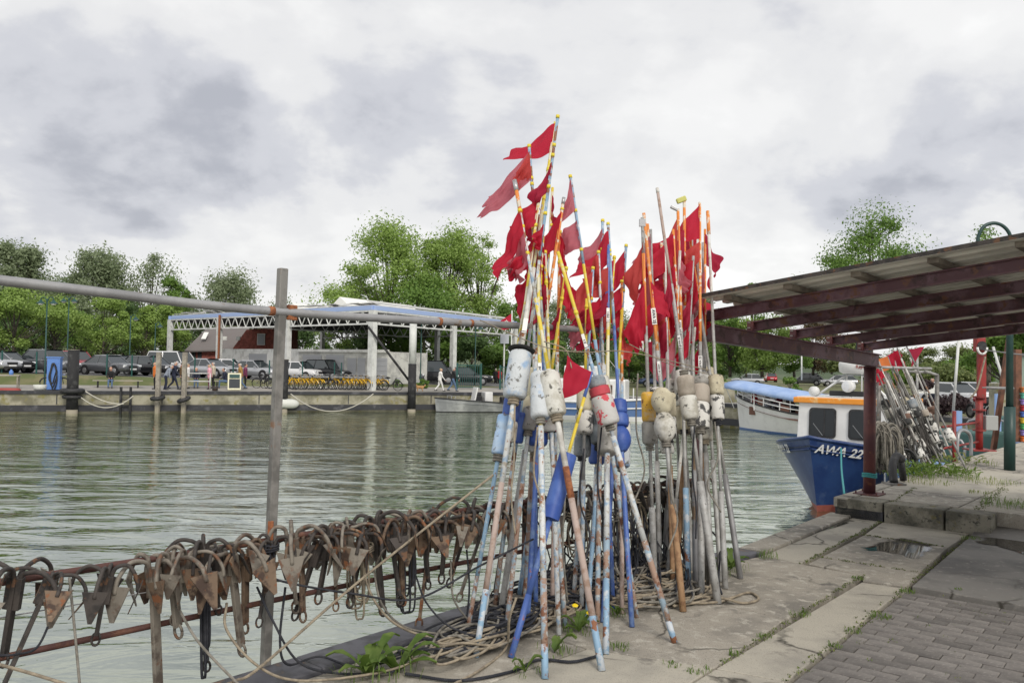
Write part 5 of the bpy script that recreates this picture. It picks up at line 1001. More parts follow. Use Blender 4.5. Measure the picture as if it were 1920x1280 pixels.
treepx(1960,560,735,42,160,'tree at the right edge behind the wooden post',lm='leaf_mid',n=3600,leaf=.12,trunk_h=.3)
for i, (px, yt, w, Y, l_) in enumerate([(1690,665,130,150,'leaf_olive'),(1740,655,120,150,'leaf_olive'),(1790,650,130,145,'leaf_olive'),(1700,690,120,110,'leaf_mid'),(1770,690,130,105,'leaf_olive'),(1830,665,110,120,'leaf_mid'),(1640,670,100,140,'leaf_olive')]):
    treepx(px,yt,715,Y,w,f'hazy olive tree on the far hillside, {ordinal(i)} of the wood',lm=l_,n=3600,leaf=.26,trunk_h=.02,group='trees of the far wood')
def bush(px, yt, yb, Y, wpx, label, lm='leaf_dark', n=1200, name='bush', leaf=.12): return treepx(px,yt,yb,Y,wpx,label,lm=lm,n=n,leaf=leaf,trunk_h=.02,name=name,group='bushes on the far bank',cat='bush',clumps=12)
bush(1745,718,775,40,130,'purple leaved bush behind the parked pale car','leaf_purple',3000,leaf=.1)
bush(1480,708,742,56,60,'green bush on the quay behind the tour boat','leaf_mid'); bush(1360,712,735,60,60,'low green bush left of the tour boat','leaf_mid'); bush(1262,715,733,66,60,'low bush by the parked blue car','leaf_mid')
bush(745,712,728,63,26,'small bush by the leaning bar','leaf_mid',400); bush(795,712,726,63,26,'small bush beside the strollers','leaf_mid',400); bush(345,660,690,78,40,'clipped hedge beside the brick house','leaf_mid',900)
# bare hills far off so that land, not a blade edge, meets the sky
mat('hill', (.10,.13,.075), .95, noise=((.06,.09,.045), .06, .4, .6)); mb = MB(); rows = []
for k, (Y, hh) in enumerate(((170,-.55),(185,3.2),(230,4.6),(300,-2))): rows.append([Vector((x*Y/200, Y, ZF+(hh+.55)*(0.75+.25*math.sin(x*.031+k)+.12*math.sin(x*.11)))) for x in range(-420,430,10)])
mb.grid(rows); tag(mb.build('hills','hill',None,True), kind='structure')
# ================================================================ cars
def paint(name, c, rough=.25, metal=.3): return mat(name, c, rough, metal, coat=.6)
paint('car_black',(.012,.013,.016)); paint('car_grey',(.10,.105,.115)); paint('car_silver',(.42,.43,.45),.3,.5); paint('car_white',(.72,.72,.73),.3,0); paint('car_red',(.34,.015,.03)); paint('car_blue',(.10,.14,.27))
mat('car_glass',(.035,.045,.05),.03,spec=.9); mat('tyre',(.02,.02,.021),.85); mat('rim',(.42,.42,.43),.35,.7); mat('lamp_glass',(.70,.72,.75),.1); mat('lamp_red',(.42,.01,.01),.2); mat('plastic_black',(.016,.016,.018),.6); mat('number_white',(.75,.75,.75),.4)
KINDS = {'suv':(4.5,.93,1.70,1.00,.95,(1.25,1.85,3.55,4.35),.36),'sedan':(4.7,.90,1.45,.88,.92,(1.30,2.05,3.15,4.05),.33),'wagon':(4.7,.90,1.50,.90,.92,(1.25,1.95,4.0,4.55),.33),'hatch':(4.1,.86,1.48,.90,.90,(1.05,1.75,3.3,3.95),.31),'van':(4.9,.95,1.95,1.02,1.05,(.75,1.45,4.5,4.85),.34)}
def car_proto(kind, col):
    L, w, H, zb, zk, (a0,b0,b1,a1), wr = KINDS[kind]; e = empty('parked_car')
    X = [0,.06,.25,.6,a0-.1,a0+.25,(a0+a1)/2,a1-.3,a1+.02,L-.12,L]; Zt = [.58,.70,.80,.86,zb-.03,zb,zb,zb,zk,zk-.12,.62]; Ww = [.72,.84,.93,.98,1,1,1,1,.97,.92,.82]
    rows = []
    for x, zt, ww in zip(X,Zt,Ww):
        q = w*ww; z0 = .26 if .1 < x < L-.1 else .36
        rows.append([Vector((L/2-x, s_*a_, z_)) for s_, a_, z_ in [(-1,q*.86,z0),(-1,q*.98,z0+.1),(-1,q,.55),(-1,q*.97,zt-.07),(-1,q*.86,zt),(-1,q*.4,zt+.025),(1,q*.4,zt+.025),(1,q*.86,zt),(1,q*.97,zt-.07),(1,q,.55),(1,q*.98,z0+.1),(1,q*.86,z0)]])
    mb = MB(); mb.grid(rows,True); n = 12; mb.f += [tuple(range(n))[::-1], tuple((len(X)-1)*n+j for j in range(n))]; mb.m += [0,0]; edge_smooth(mb.build('body', col, e), 50)
    base = [(a0,.90),(a1,.88)]; rf = [(b0,.70),(b1,.70)]; zr = H-.06; g = []
    for (x, k), z in (((a0,.89),zb-.02),((b0,.72),zr)): pass
    lo = [Vector((L/2-a0,-w*.88,zb-.03)),Vector((L/2-a1,-w*.86,zb-.03)),Vector((L/2-a1,w*.86,zb-.03)),Vector((L/2-a0,w*.88,zb-.03))]
    hi = [Vector((L/2-b0,-w*.68,zr)),Vector((L/2-b1,-w*.68,zr)),Vector((L/2-b1,w*.68,zr)),Vector((L/2-b0,w*.68,zr))]
    for nm, i, j in (('windscreen',3,0),('side_window',0,1),('rear_window',1,2),('side_window',2,3)): mb = MB(); mb.add([lo[i],lo[j],hi[j],hi[i]],[(0,1,2,3)]); mb.build(nm,'car_glass',e)
    mb = MB(); mb.grid([[Vector((L/2-x,y*w,z)) for y, z in ((-.695,zr-.02),(-.66,zr+.03),(-.35,zr+.06),(.35,zr+.06),(.66,zr+.03),(.695,zr-.02))] for x in (b0-.06,b0+.15,(b0+b1)/2,b1-.15,b1+.06)]); rf_ = mb.build('roof',col,e,True)
    for i in range(4): MB().bar(lo[i],hi[i],.07,.05).build('pillar',col,e)
    for s_ in (0,1):
        l0, l1, t0, t1 = (lo[0],lo[1],hi[0],hi[1]) if s_ == 0 else (lo[3],lo[2],hi[3],hi[2]); MB().bar(l0.lerp(l1,.5),t0.lerp(t1,.5),.07,.04).build('pillar',col,e)
    for x in (.85,L-.9):
        for s_ in (-1,1):
            c = Vector((L/2-x,s_*(w-.11),wr)); t = MB().lathe([(0,wr*.55),(0,wr*.9),(.15,wr),(.85,wr),(1,wr*.9),(1,wr*.55)],c-Vector((0,.11,0)),c+Vector((0,.115,0)),18).build('wheel','tyre',e)
            MB().lathe([(0,wr*.64),(.6,wr*.6),(1,wr*.2)],c+Vector((0,s_*.10,0)),c+Vector((0,s_*.128,0)),12).build('rim','rim',t)
            MB().lathe([(0,wr*1.14),(1,wr*1.14)],c+Vector((0,s_*.06,.03)),c+Vector((0,s_*.113,.03)),18).build('wheel_arch','plastic_black',e)
    for s_ in (-1,1):
        MB().box((L/2-.10,s_*w*.66,.70),(.14,w*.34,.13),Matrix.Rotation(R(-s_*18),3,'Z')).build('headlight','lamp_glass',e,bevel=.02); MB().box((-L/2+.07,s_*w*.68,.78),(.12,w*.26,.18)).build('tail_light','lamp_red',e,bevel=.02)
        MB().box((L/2-a0-.25,s_*(w+.06),zb+.06),(.12,.16,.12)).build('mirror',col,e,bevel=.02)
    MB().box((L/2-.01,0,.62),(.06,w*.8,.16)).build('grille','plastic_black',e); MB().box((L/2+.03,0,.47),(.02,.52,.11)).build('number_plate','number_white',e); MB().box((-L/2-.01,0,.62),(.02,.52,.11)).build('number_plate','number_white',e); MB().box((L/2-.02,0,.36),(.07,w*1.3,.1)).build('lower_intake','plastic_black',e)
    return e
_cars = {}
def car(kind, col, loc, fwd, label, grp='cars parked on the far bank'):
    k = (kind,col); rz = math.atan2(fwd[1],fwd[0])
    if k not in _cars: o = _cars[k] = car_proto(kind,col)
    else: o = copy_tree(_cars[k])
    o.location = loc; o.rotation_euler = (0,0,rz); tag(o,label,'car',grp); return o
def fqpx(px, v, zf=None):                          # where a far-quay-parallel line is seen at a pixel column
    d = ray(px,700); b = FB+FV*v; a = np.array([[d.x,-FU.x],[d.y,-FU.y]]); s_ = np.linalg.solve(a,np.array([b.x,b.y]))[1]; return s_
def onpark(px, v): s_ = fqpx(px,v); return fq(s_,v,zpark(s_)+.01)
fw = (-FV*.72+FU*.69).normalized()
for px, v, kd, cl, lb in [(8,8.6,'sedan','car_black','black car cut by the left edge of the photo'),(-20,7.6,'sedan','car_silver','silver car nose at the left edge'),(92,8.2,'suv','car_grey','dark grey sport utility car behind the blue fuel pump'),(140,14,'suv','car_red','red car behind the grey sport utility car'),(205,8.0,'sedan','car_grey','grey sedan behind the bench with the seated person'),(228,14,'wagon','car_silver','silver car roof behind the grey sedan'),(283,9.6,'wagon','car_black','black estate car behind the thin wooden post'),(325,15,'van','car_white','white van behind the black estate car'),
      (392,8.6,'sedan','car_silver','silver sedan behind the pink clad person'),(478,8.8,'sedan','car_silver','silver car behind the chalkboard sign'),(563,9.6,'hatch','car_white','white car partly hidden by the tall railing post'),(610,9.2,'suv','car_black','black sport utility car behind the yellow bicycles'),(668,9.0,'hatch','car_black','small black car left of the shed corner column')]:
    car(kd,cl,onpark(px,v),fw,lb)
fw2 = (-FV*.35+FU*.94).normalized()
for px, v, kd, cl, lb in [(745,8.8,'suv','car_grey','dark grey car behind the leaning black bar'),(806,8.8,'van','car_black','black van behind the white clad stroller'),(872,8.4,'wagon','car_black','black car behind the green gate'),(430,15.5,'hatch','car_white','white hatchback in the second row by the brick house')]: car(kd,cl,onpark(px,v),fw2,lb)
for px, py, kd, cl, f_, lb in [(1238,725,'sedan','car_blue',(.9,-.2),'blue grey car behind the white cabin boat'),(1402,722,'hatch','car_silver',(-1,.25),'silver hatchback left of the tour boat canopy'),(1445,716,'hatch','car_red',(.2,1),'red car above the blue boat canopy'),(1512,722,'suv','car_grey',(-.9,.4),'dark grey car above the blue boat canopy'),(1572,724,'wagon','car_silver',(-1,.2),'silver estate car behind the search light'),(1640,722,'wagon','car_white',(.3,1),'white car left of the maroon column'),(1790,762,'wagon','car_white',(.25,-1),'white car parked behind the purple bush'),(1852,758,'wagon','car_silver',(1,-.3),'silver car behind the red crane')]:
    car(kd,cl,G(px,py,ZF+.012),f_,lb)
# ================================================================ people
mat('skin',(.52,.30,.22),.6); mat('hair_grey',(.42,.41,.39),.8); mat('hair_dark',(.05,.035,.025),.7); mat('hair_blond',(.45,.34,.2),.7); mat('shoe',(.03,.03,.032),.6)
CLO = {'navy':(.02,.025,.05),'black':(.015,.015,.017),'jean':(.10,.16,.27),'white':(.75,.74,.72),'pink':(.72,.36,.42),'plum':(.16,.03,.08),'orange':(.60,.16,.03),'brown':(.16,.10,.05),'ochre':(.33,.19,.06),'grey':(.24,.27,.33),'red':(.55,.03,.04),'beige':(.52,.46,.36),'maroon':(.22,.02,.05),'pale':(.62,.66,.72)}
for k_, c_ in CLO.items(): mat('cloth_'+k_, c_, .9)
def caps(mb, a, b, ra, rb, n=10):
    a, b = Vector(a), Vector(b); d = (b-a).length; pr = [(-ra*math.cos(t)/d, max(.001,ra*math.sin(t))) for t in (0.02,.5,1.0,1.4)]+[(1+rb*math.cos(t)/d, max(.001,rb*math.sin(t))) for t in (1.4,1.0,.5,.02)]; mb.lathe(pr,a,b,n)
def person(loc, rz, top, legs, hair, label, pose='stand', H=1.72, arms=None, vox=.024, grp='people on the far quay'):
    """body grown as one skin round a posed skeleton"""
    k = H/1.75; e = empty('person', loc, rz, label=label, cat='person', group=grp); J = {}
    hipz = .92
    if pose == 'sit': hip = Vector((0,0,.50)); kn = [Vector((.42,s_*.10,.50)) for s_ in (-1,1)]; an = [Vector((.45,s_*.11,.09)) for s_ in (-1,1)]; ch = Vector((.10,0,1.0)); hd = Vector((.17,0,1.24))
    elif pose == 'walk': hip = Vector((0,0,hipz)); kn = [Vector((.17,-.09,.50)),Vector((-.05,.09,.48))]; an = [Vector((.28,-.09,.10)),Vector((-.34,.09,.15))]; ch = Vector((.05,0,1.40)); hd = Vector((.09,0,1.63))
    elif pose == 'stoop': hip = Vector((0,0,hipz)); kn = [Vector((.06,-.09,.49)),Vector((.02,.09,.49))]; an = [Vector((.02,-.1,.09)),Vector((-.08,.1,.09))]; ch = Vector((.22,0,1.33)); hd = Vector((.36,0,1.50))
    else: hip = Vector((0,0,hipz)); kn = [Vector((.02,-.095,.49)),Vector((.02,.095,.49))]; an = [Vector((0,-.11,.09)),Vector((0,.11,.09))]; ch = Vector((.0,0,1.41)); hd = Vector((.03,0,1.64))
    C = [(hip,hip.lerp(ch,.5),.155,.15,0),(hip.lerp(ch,.5),ch,.15,.165,0),(ch,ch.lerp(hd,.35)+Vector((0,0,.05)),.10,.06,0),(ch+Vector((0,-.14,0)),ch+Vector((0,.14,0)),.095,.095,0),(ch.lerp(hd,.3),hd,.055,.06,2),(hd+Vector((0,0,.0)),hd+Vector((.015,0,.06)),.092,.098,2),(hd+Vector((.09,0,.02)),hd+Vector((.105,0,.0)),.022,.026,2)]
    for i, s_ in enumerate((-1,1)):
        hp = hip+Vector((0,s_*.09,-.02)); C += [(hp,kn[i],.105,.072,1),(kn[i],an[i],.07,.048,1),(an[i]+Vector((-.03,0,-.04)),an[i]+Vector((.15,0,-.055)),.045,.038,3)]
        sh_ = ch+Vector((0,s_*.19,.0)); 
        if arms == 'front' or pose == 'sit': el = sh_+Vector((.10,s_*.03,-.27)); ha = Vector((hip.x+.36,s_*.10,hip.z+.16)) if pose == 'sit' else el+Vector((.24,-s_*.08,.03))
        elif pose == 'walk': el = sh_+Vector((-.10*s_,s_*.05,-.28)); ha = el+Vector((.12-.10*s_,0,-.24))
        else: el = sh_+Vector((.0,s_*.06,-.29)); ha = el+Vector((.06,-s_*.01,-.26))
        C += [(sh_,el,.062,.048,0),(el,ha,.046,.036,0),(ha,ha+(ha-el).normalized()*.09,.034,.03,2)]
    mb = MB()
    for a_, b_, ra, rb, _ in C: caps(mb,a_*k,b_*k,ra*k,rb*k)
    me = mb.mesh('tmp',['cloth_'+top]); o = bpy.data.objects.new('tmp',me); COL.objects.link(o); md = o.modifiers.new('r','REMESH'); md.mode = 'VOXEL'; md.voxel_size = vox
    dg = bpy.context.evaluated_depsgraph_get(); me2 = bpy.data.meshes.new_from_object(o.evaluated_get(dg)); bpy.data.objects.remove(o); bpy.data.meshes.remove(me)
    me2.materials.clear()
    for m_ in ('cloth_'+top,'cloth_'+legs,'skin','shoe'): me2.materials.append(MT[m_])
    nf = len(me2.polygons); cen = np.empty(nf*3); me2.polygons.foreach_get('center',cen); cen = cen.reshape(-1,3); best = np.full(nf,9.0); idx = np.zeros(nf,int)
    for a_, b_, ra, rb, mi in C:
        a1, b1 = np.array(a_*k), np.array(b_*k); d = b1-a1; t = np.clip(((cen-a1)@d)/(d@d),0,1); dist = np.linalg.norm(cen-(a1+t[:,None]*d),axis=1)-(ra+(rb-ra)*t)*k
        u = dist < best; best[u] = dist[u]; idx[u] = mi
    me2.polygons.foreach_set('material_index',idx.astype(np.int32)); me2.polygons.foreach_set('use_smooth',[True]*nf); me2.update(); me2.name = 'body'
    b_ = bpy.data.objects.new('body',me2); COL.objects.link(b_); b_.parent = e
    hc = hd*k+Vector((-.022,0,.055)); rows = []
    for i in range(6):
        th = .05+i*.33; rows.append([hc+Vector((.108*math.sin(th)*math.cos(a)*(1 if math.cos(a) < .3 else .86),.104*math.sin(th)*math.sin(a),.112*math.cos(th)*(1 if math.cos(a) < .2 else .8)+(.03 if math.cos(a) > .3 and i > 3 else 0))) for a in np.linspace(0,2*math.pi,13)[:-1]])
    mb = MB(); mb.grid(rows,True); mb.build('hair',hair,e,True); return e
def facing(v): return math.atan2(v[1],v[0])
def far_person(px, v, *a, **k): s_ = fqpx(px,v); return person(fq(s_,v,zprom(v)), *a, **k)
fl = facing(-FU); fr_ = facing(FU); fc = facing(-FV)
far_person(291,1.6,fl,'orange','black','hair_blond','person in an orange red jacket beside the thin wooden post','stand')
p_ = far_person(311,1.2,fr_,'grey','navy','hair_grey','person in a grey jacket stooping forward','stoop')
far_person(326,1.4,fr_,'navy','navy','hair_grey','person in dark navy with a black backpack','walk',1.8)
s_ = fqpx(323,1.4); q = fq(s_,1.4,ZF); MB; b_ = MB().box((0,0,0),(.26,.34,.46)).build('backpack','plastic_black',None,bevel=.06); b_.location = q+Vector((-.25*FU.x,-.25*FU.y,1.25)); b_.rotation_euler = (0,0,fr_); tag(b_,'black backpack on the back of the walker in navy','backpack')
far_person(341,1.7,fr_,'brown','black','hair_dark','person in a brown jacket behind the second wooden post','stand')
far_person(352,2.2,fr_,'white','beige','hair_blond','person in white behind the white railing','stand',1.6)
far_person(368,2.6,fc,'navy','jean','hair_grey','person sitting on the bench behind the white railing','sit')
far_person(393,1.7,fl,'pink','plum','hair_blond','person in a pink jacket and plum trousers','stand',1.62)
far_person(400,2.4,fl,'beige','black','hair_grey','person in a beige top behind the pink one','stand',1.72)
far_person(424,2.5,fl,'navy','jean','hair_dark','person in navy seated left of the chalkboard','sit')
far_person(452,1.6,fl,'ochre','jean','hair_grey','person in an ochre jacket and jeans beside the chalkboard','walk',1.75)
far_person(460,2.3,fr_,'plum','black','hair_dark','person in a dark plum top behind the ochre one','stand',1.65)
far_person(208,2.3,fc,'black','jean','hair_dark','person in black sitting bent over on the bench','sit')
far_person(825,1.0,fr_,'white','white','hair_blond','stroller dressed in white near the black pile','walk',1.66)
far_person(849,1.0,fr_,'black','jean','hair_grey','stroller in black jacket and jeans','walk',1.74)
for px, c_, lb in ((929,'black','person in black walking away on the far path'),(936,'red','person in a red jacket walking away on the far path')): q = P(px,725,80); person(Vector((q.x,q.y,P(px,725,80).z)),facing((0.1,1)),c_,'black','hair_grey',lb,'stand')
far_dog = fq(fqpx(788,1.0),1.0,zprom(1.0)); dg_ = empty('dog',far_dog,fl,label='small golden brown dog walking on the far quay',cat='dog'); mat('fur',(.42,.24,.10),.9)
mb = MB()
for a_, b_, ra, rb in [((-.22,0,.30),(.18,0,.31),.10,.12),((.18,0,.33),(.31,0,.44),.08,.07),((.31,0,.45),(.36,0,.46),.075,.07),((.38,0,.44),(.45,0,.42),.045,.035),((-.24,0,.33),(-.40,0,.45),.035,.05),((.16,-.07,.26),(.17,-.07,.03),.045,.03),((.16,.07,.26),(.22,.07,.03),.045,.03),((-.20,-.07,.26),(-.16,-.07,.15),.06,.035),((-.16,-.07,.15),(-.24,-.07,.03),.035,.028),((-.20,.07,.26),(-.14,.07,.15),.06,.035),((-.14,.07,.15),(-.18,.07,.03),.035,.028),((.31,-.07,.5),(.30,-.09,.42),.03,.025),((.31,.07,.5),(.30,.09,.42),.03,.025)]: caps(mb,a_,b_,ra,rb,8)
o = mb.build('body','fur',dg_,True); md = o.modifiers.new('r','REMESH'); md.mode = 'VOXEL'; md.voxel_size = .02; md.use_smooth_shade = True
# ================================================================ bicycles
mat('bike_yellow',(.80,.48,.02),.4); mat('bike_dark',(.03,.03,.035),.5); mat('steel',(.50,.50,.51),.35,.8)
def bike_proto(col, advert=True):
    e = empty('bicycle')
    for x in (-.52,.52):
        w_ = MB(); w_.tube([(x+.335*math.cos(a),0,.345+.335*math.sin(a)) for a in np.linspace(0,2*math.pi,21)],.022,6,False); t = w_.build('wheel','tyre',e,True)
        sp = MB()
        for a in np.linspace(0,math.pi,7)[:-1]: sp.tube([(x-.32*math.cos(a),0,.345-.32*math.sin(a)),(x+.32*math.cos(a),0,.345+.32*math.sin(a))],.003,4)
        sp.build('spokes','steel',t)
        m_ = MB(); m_.tube([(x+.375*math.cos(a),0,.345+.375*math.sin(a)) for a in np.linspace(R(20),R(170),9)],.028,6); m_.build('mudguard',col,e,True)
    f_ = MB(); f_.tube(bez([(.40,0,.92),(.12,0,.50),(-.08,0,.34)],6),.032,8); f_.tube([(-.08,0,.30),(-.20,0,.88)],.022,8); f_.tube([(-.08,0,.32),(-.52,0,.345)],.016,6); f_.tube([(-.18,0,.70),(-.52,0,.345)],.013,6); f_.tube([(.38,0,1.0),(.43,0,.72),(.52,0,.345)],.018,8); f_.build('frame',col,e,True)
    h = MB(); h.tube(bez([(.22,-.28,1.06),(.36,-.18,1.08),(.39,0,1.06),(.36,.18,1.08),(.22,.28,1.06)],4),.014,6); h.build('handlebar','steel',e,True)
    MB().lathe([(0,.05),(.3,.10),(.8,.04),(1,.02)],(-.32,0,.93),(-.02,0,.94),10).build('saddle','plastic_black',e,True)
    b = MB(); b.box((.56,0,.90),(.20,.26,.13)); b.build('basket','steel',e)
    if advert: a_ = MB(); a_.slabv([(-.22,.06,.62),(-.66,.06,.66),(-.60,.06,.36),(-.40,.06,.36)],(0,.01,0)); a_.build('wheel_panel','plate_white',e)
    return e
by, bd = bike_proto('bike_yellow'), bike_proto('bike_dark',False); xs = [540,547,556,563,570,580,588,595,604,612,620,630,637,645,655,663,670,678,684,690,696,702,708,714]; first = True
for i, px in enumerate(xs):
    if 604 <= px <= 616 or px == 630: src, cl = bd, 'dark'
    else: src, cl = by, 'yellow'
    if cl == 'yellow' and first: o = by; first = False
    else: o = copy_tree(src)
    s_ = fqpx(px,1.9); o.location = fq(s_,1.9,zprom(1.9)+.01); o.rotation_euler = (R(random.uniform(-6,6)),0,facing((-FV*.8+FU*.6))+random.uniform(-.12,.12)); tag(o,f'{cl} rental bicycle in the rack, {ordinal(i)} from the left','bicycle','bicycles parked along the far quay')
for px, v, lb, rz in ((495,2.4,'dark bicycle left of the tall railing post',.5),(508,2.2,'second dark bicycle left of the tall railing post',.7),(103,1.4,'dark and white bicycle beside the fat black pile',.2),(733,1.2,'blue bicycle at the right end of the yellow row',.1),(517,2.0,'third dark bicycle half hidden by the railing post',.6)):
    o = bd if px == 495 else copy_tree(bd); s_ = fqpx(px,v); o.location = fq(s_,v,zprom(v)+.01); o.rotation_euler = (0,0,fr_-rz); tag(o,lb,'bicycle','bicycles parked along the far quay')
# ================================================================ far quay furniture
mat('pile_black',(.02,.02,.022),.8,noise=((.06,.06,.06),3,.5,.7)); mat('pile_wood',(.34,.31,.26),.9,noise=((.22,.20,.17),4,.4,.6)); mat('pump_blue',(.10,.22,.55),.5); mat('board_dark',(.05,.055,.065),.8); mat('board_frame',(.78,.75,.55),.6); mat('bench_wood',(.36,.33,.28),.8); mat('hose_red',(.34,.07,.06),.6); mat('rope_pale',(.50,.48,.42),.9); mat('fender_white',(.60,.61,.57),.6); mat('pile_tide',(.30,.27,.21),.9)
def fqp(px, v, z=None): s_ = fqpx(px,v); return fq(s_,v,zprom(v) if z is None else z)
def pile(px, v, ztop, zbot, r_, m_, label, top_m=None, ring=None):
    q = fqp(px,v,0); e = empty('mooring_pile',(q.x,q.y,ZW),label=label,cat='pile',group='mooring piles along the far quay')
    z0, z1 = -.8, ztop-ZW; zs = zbot-ZW
    MB().tube([(0,0,z0),(0,0,zs)],r_*.98,16).build('wet_foot','pile_tide',e,True); MB().tube([(0,0,zs),(0,0,z1)],r_,16).build('shaft',m_,e,True)
    if top_m: MB().tube([(0,0,z1),(0,0,z1+top_m[1])],r_*.9,14).build('upper_shaft',top_m[0],e,True)
    MB().tube([(0,0,z1+(top_m[1] if top_m else 0)),(0,0,z1+.03+(top_m[1] if top_m else 0))],r_*1.04,14).build('cap','pile_wood',e)
    return e
def tyre(px, v, z, R_, r_, label, tilt=0):
    c = fqp(px,v,z); mb = MB(); mb.tube([(R_*math.cos(a),R_*math.sin(a),0) for a in np.linspace(0,2*math.pi,25)],r_,8,False); o = mb.build('tyre_fender','rubber',None,True); o.location = c; o.rotation_euler = (R(tilt[0]),R(tilt[1]),0) if tilt else (0,0,0); return tag(o,label,'tyre','tyre fenders on the far quay')
pile(137,-.45,P(137,656,50.5).z,ZW+.25,.33,'pile_black','fat black mooring pile beside the blue fuel pump'); tyre(137,-.45,ZF+.05,.55,.16,'big tyre fender lying round the fat black pile'); tyre(137,-.45,ZF-.32,.46,.12,'lower tyre wrapped round the fat black pile')
for px, lb in ((297,'grey square wooden pile, left of the two near the strollers'),(346,'grey square wooden pile, right of the two near the strollers')):
    q = fqp(px,-.35,0); zt = P(px,660,q.y).z; e = empty('mooring_pile',(q.x,q.y,ZW),label=lb,cat='pile',group='mooring piles along the far quay'); MB().box((0,0,(zt-ZW)/2+.2),(.25,.25,zt-ZW-.4)).build('shaft','pile_wood',e); MB().box((0,0,0),(.24,.24,.8)).build('wet_foot','pile_tide',e)
tyre(297,-.55,ZF-.38,.34,.13,'tyre fender on the left square pile',(8,-5)); tyre(346,-.55,ZF-.48,.32,.13,'tyre fender on the right square pile',(12,-18))
pile(534,-.45,P(534,674,56).z,ZW+.25,.24,'pile_black','slim black pile hidden by the tall railing post'); pile(773,-.45,P(773,682,60).z,ZW+.2,.29,'pile_black','black pile with white upper part by the leaning bar',('shed_white',3.4))
mb = MB(); mb.tube([P(690,612,59.5),P(772,720,60.2)],.09,10); tag(mb.build('steel_bar','pile_black',None,True),'long black bar leaning against the black pile','bar')
mb = MB(); mb.tube([P(724,655,60),P(765,677,60)],.02,6); tag(mb.build('guy_rope','rope_pale',None,True),'pale rope from the shed column to the black pile','rope')
e = empty('ladder',fqp(238,-.3,ZW),label='steel quay ladder on the far wall left of the wooden piles',cat='ladder')
for px in (228,246): a_ = fqp(px,-.3,0)-e.location; MB().bar((a_.x,a_.y,0),(a_.x,a_.y,1.65),.12,.12).build('stile','pile_black',e)
for z in (.5,.85,1.2): a_, b_ = fqp(228,-.3,0)-e.location, fqp(246,-.3,0)-e.location; MB().bar((a_.x,a_.y,z),(b_.x,b_.y,z),.06,.06).build('rung','pile_black',e)
mb = MB().lathe([(0,.1),(.1,.26),(.25,.32),(.75,.32),(.9,.26),(1,.1)],fqp(512,-.55,ZW+.62),fqp(562,-.55,ZW+.58),16); tag(mb.build('fender','fender_white',None,True),'long white cylinder fender floating against the far wall','fender')
def sag(px0, y0, px1, y1, low, label, Y0=None, r_=.035, n=12):
    a_, b_ = fqp(px0,-.7,0), fqp(px1,-.7,0); A_, B_ = P(px0,y0,a_.y), P(px1,y1,b_.y); pts = []
    M_ = P((px0+px1)/2,low,(a_.y+b_.y)/2)
    for i in range(n+1):
        t = i/n; q = A_.lerp(B_,t); q.z += (M_.z-(A_.z+B_.z)/2)*4*t*(1-t); pts.append(q)
    tag(MB().tube(pts,r_,6).build('rope','rope_pale',None,True),label,'rope','mooring ropes on the far quay')
sag(545,738,700,738,771,'pale mooring rope sagging between pile and shed corner'); sag(152,745,250,742,764,'pale rope sagging beside the ladder'); sag(160,733,232,757,752,'black cable running down from the fat pile'); sag(930,768,960,766,768,'short rope at the stern of the grey boat')
# blue fuel pump
q = fqp(102,.9); e = empty('fuel_pump',q,facing(-FV)+R(-6),label='blue fuel pump cabinet with coiled black hose',cat='fuel pump'); MB().box((-.02,0,1.0),(.6,.75,1.95)).build('cabinet','pump_blue',e,bevel=.03); MB().box((-.02,0,2.04),(.68,.83,.08)).build('lid','pump_blue',e)
mb = MB()
for k in range(3): mb.tube([(.32+.03*k,(.17+.07*math.sin(2*a+k))*math.cos(a)*(1-.1*k)+.04*k-.03,1.05-.12*k+(.62+.12*k)*math.sin(a)) for a in np.linspace(0,2*math.pi,29)],.036,7,False)
mb.build('hose','rubber',e,True)
# table, bucket, hose, crates at the far left
q = fqp(12,1.2); e = empty('work_table',q,facing(FU),label='wooden work table at the far left of the quay',cat='table'); MB().box((0,0,.86),(1.5,.8,.06)).build('table_top','bench_wood',e)
for i, j in ((-1,-1),(1,-1),(1,1),(-1,1)): MB().box((i*.65,j*.33,.42),(.07,.07,.84)).build('leg','pile_wood',e)
tag(MB().lathe([(0,.12),(.7,.12),(.85,.06),(1,.05)],fqp(21,1.2,ZF+.89),fqp(21,1.2,ZF+1.3),12).build('water_bottle','pump_blue',None,True),'blue bottle standing on the work table','bottle'); mb = MB()
for k in range(4): mb.tube([fqp(12+k*2,.6,ZF+.05+.03*k)+Vector(((.9-.1*k)*math.cos(a),(.35)*math.sin(a),0)) for a in np.linspace(0,6.3,20)],.03,6)
tag(mb.build('hose_coil','hose_red',None,True),'red hose coiled on the far quay at left','hose'); tag(MB().lathe([(0,.25),(.3,.36),(1,.40),(1,.3)],fqp(76,.7,ZF+.02),fqp(76,.7,ZF+.38),14).build('tub','fender_white',None,True),'pale tub beside the blue fuel pump','tub')
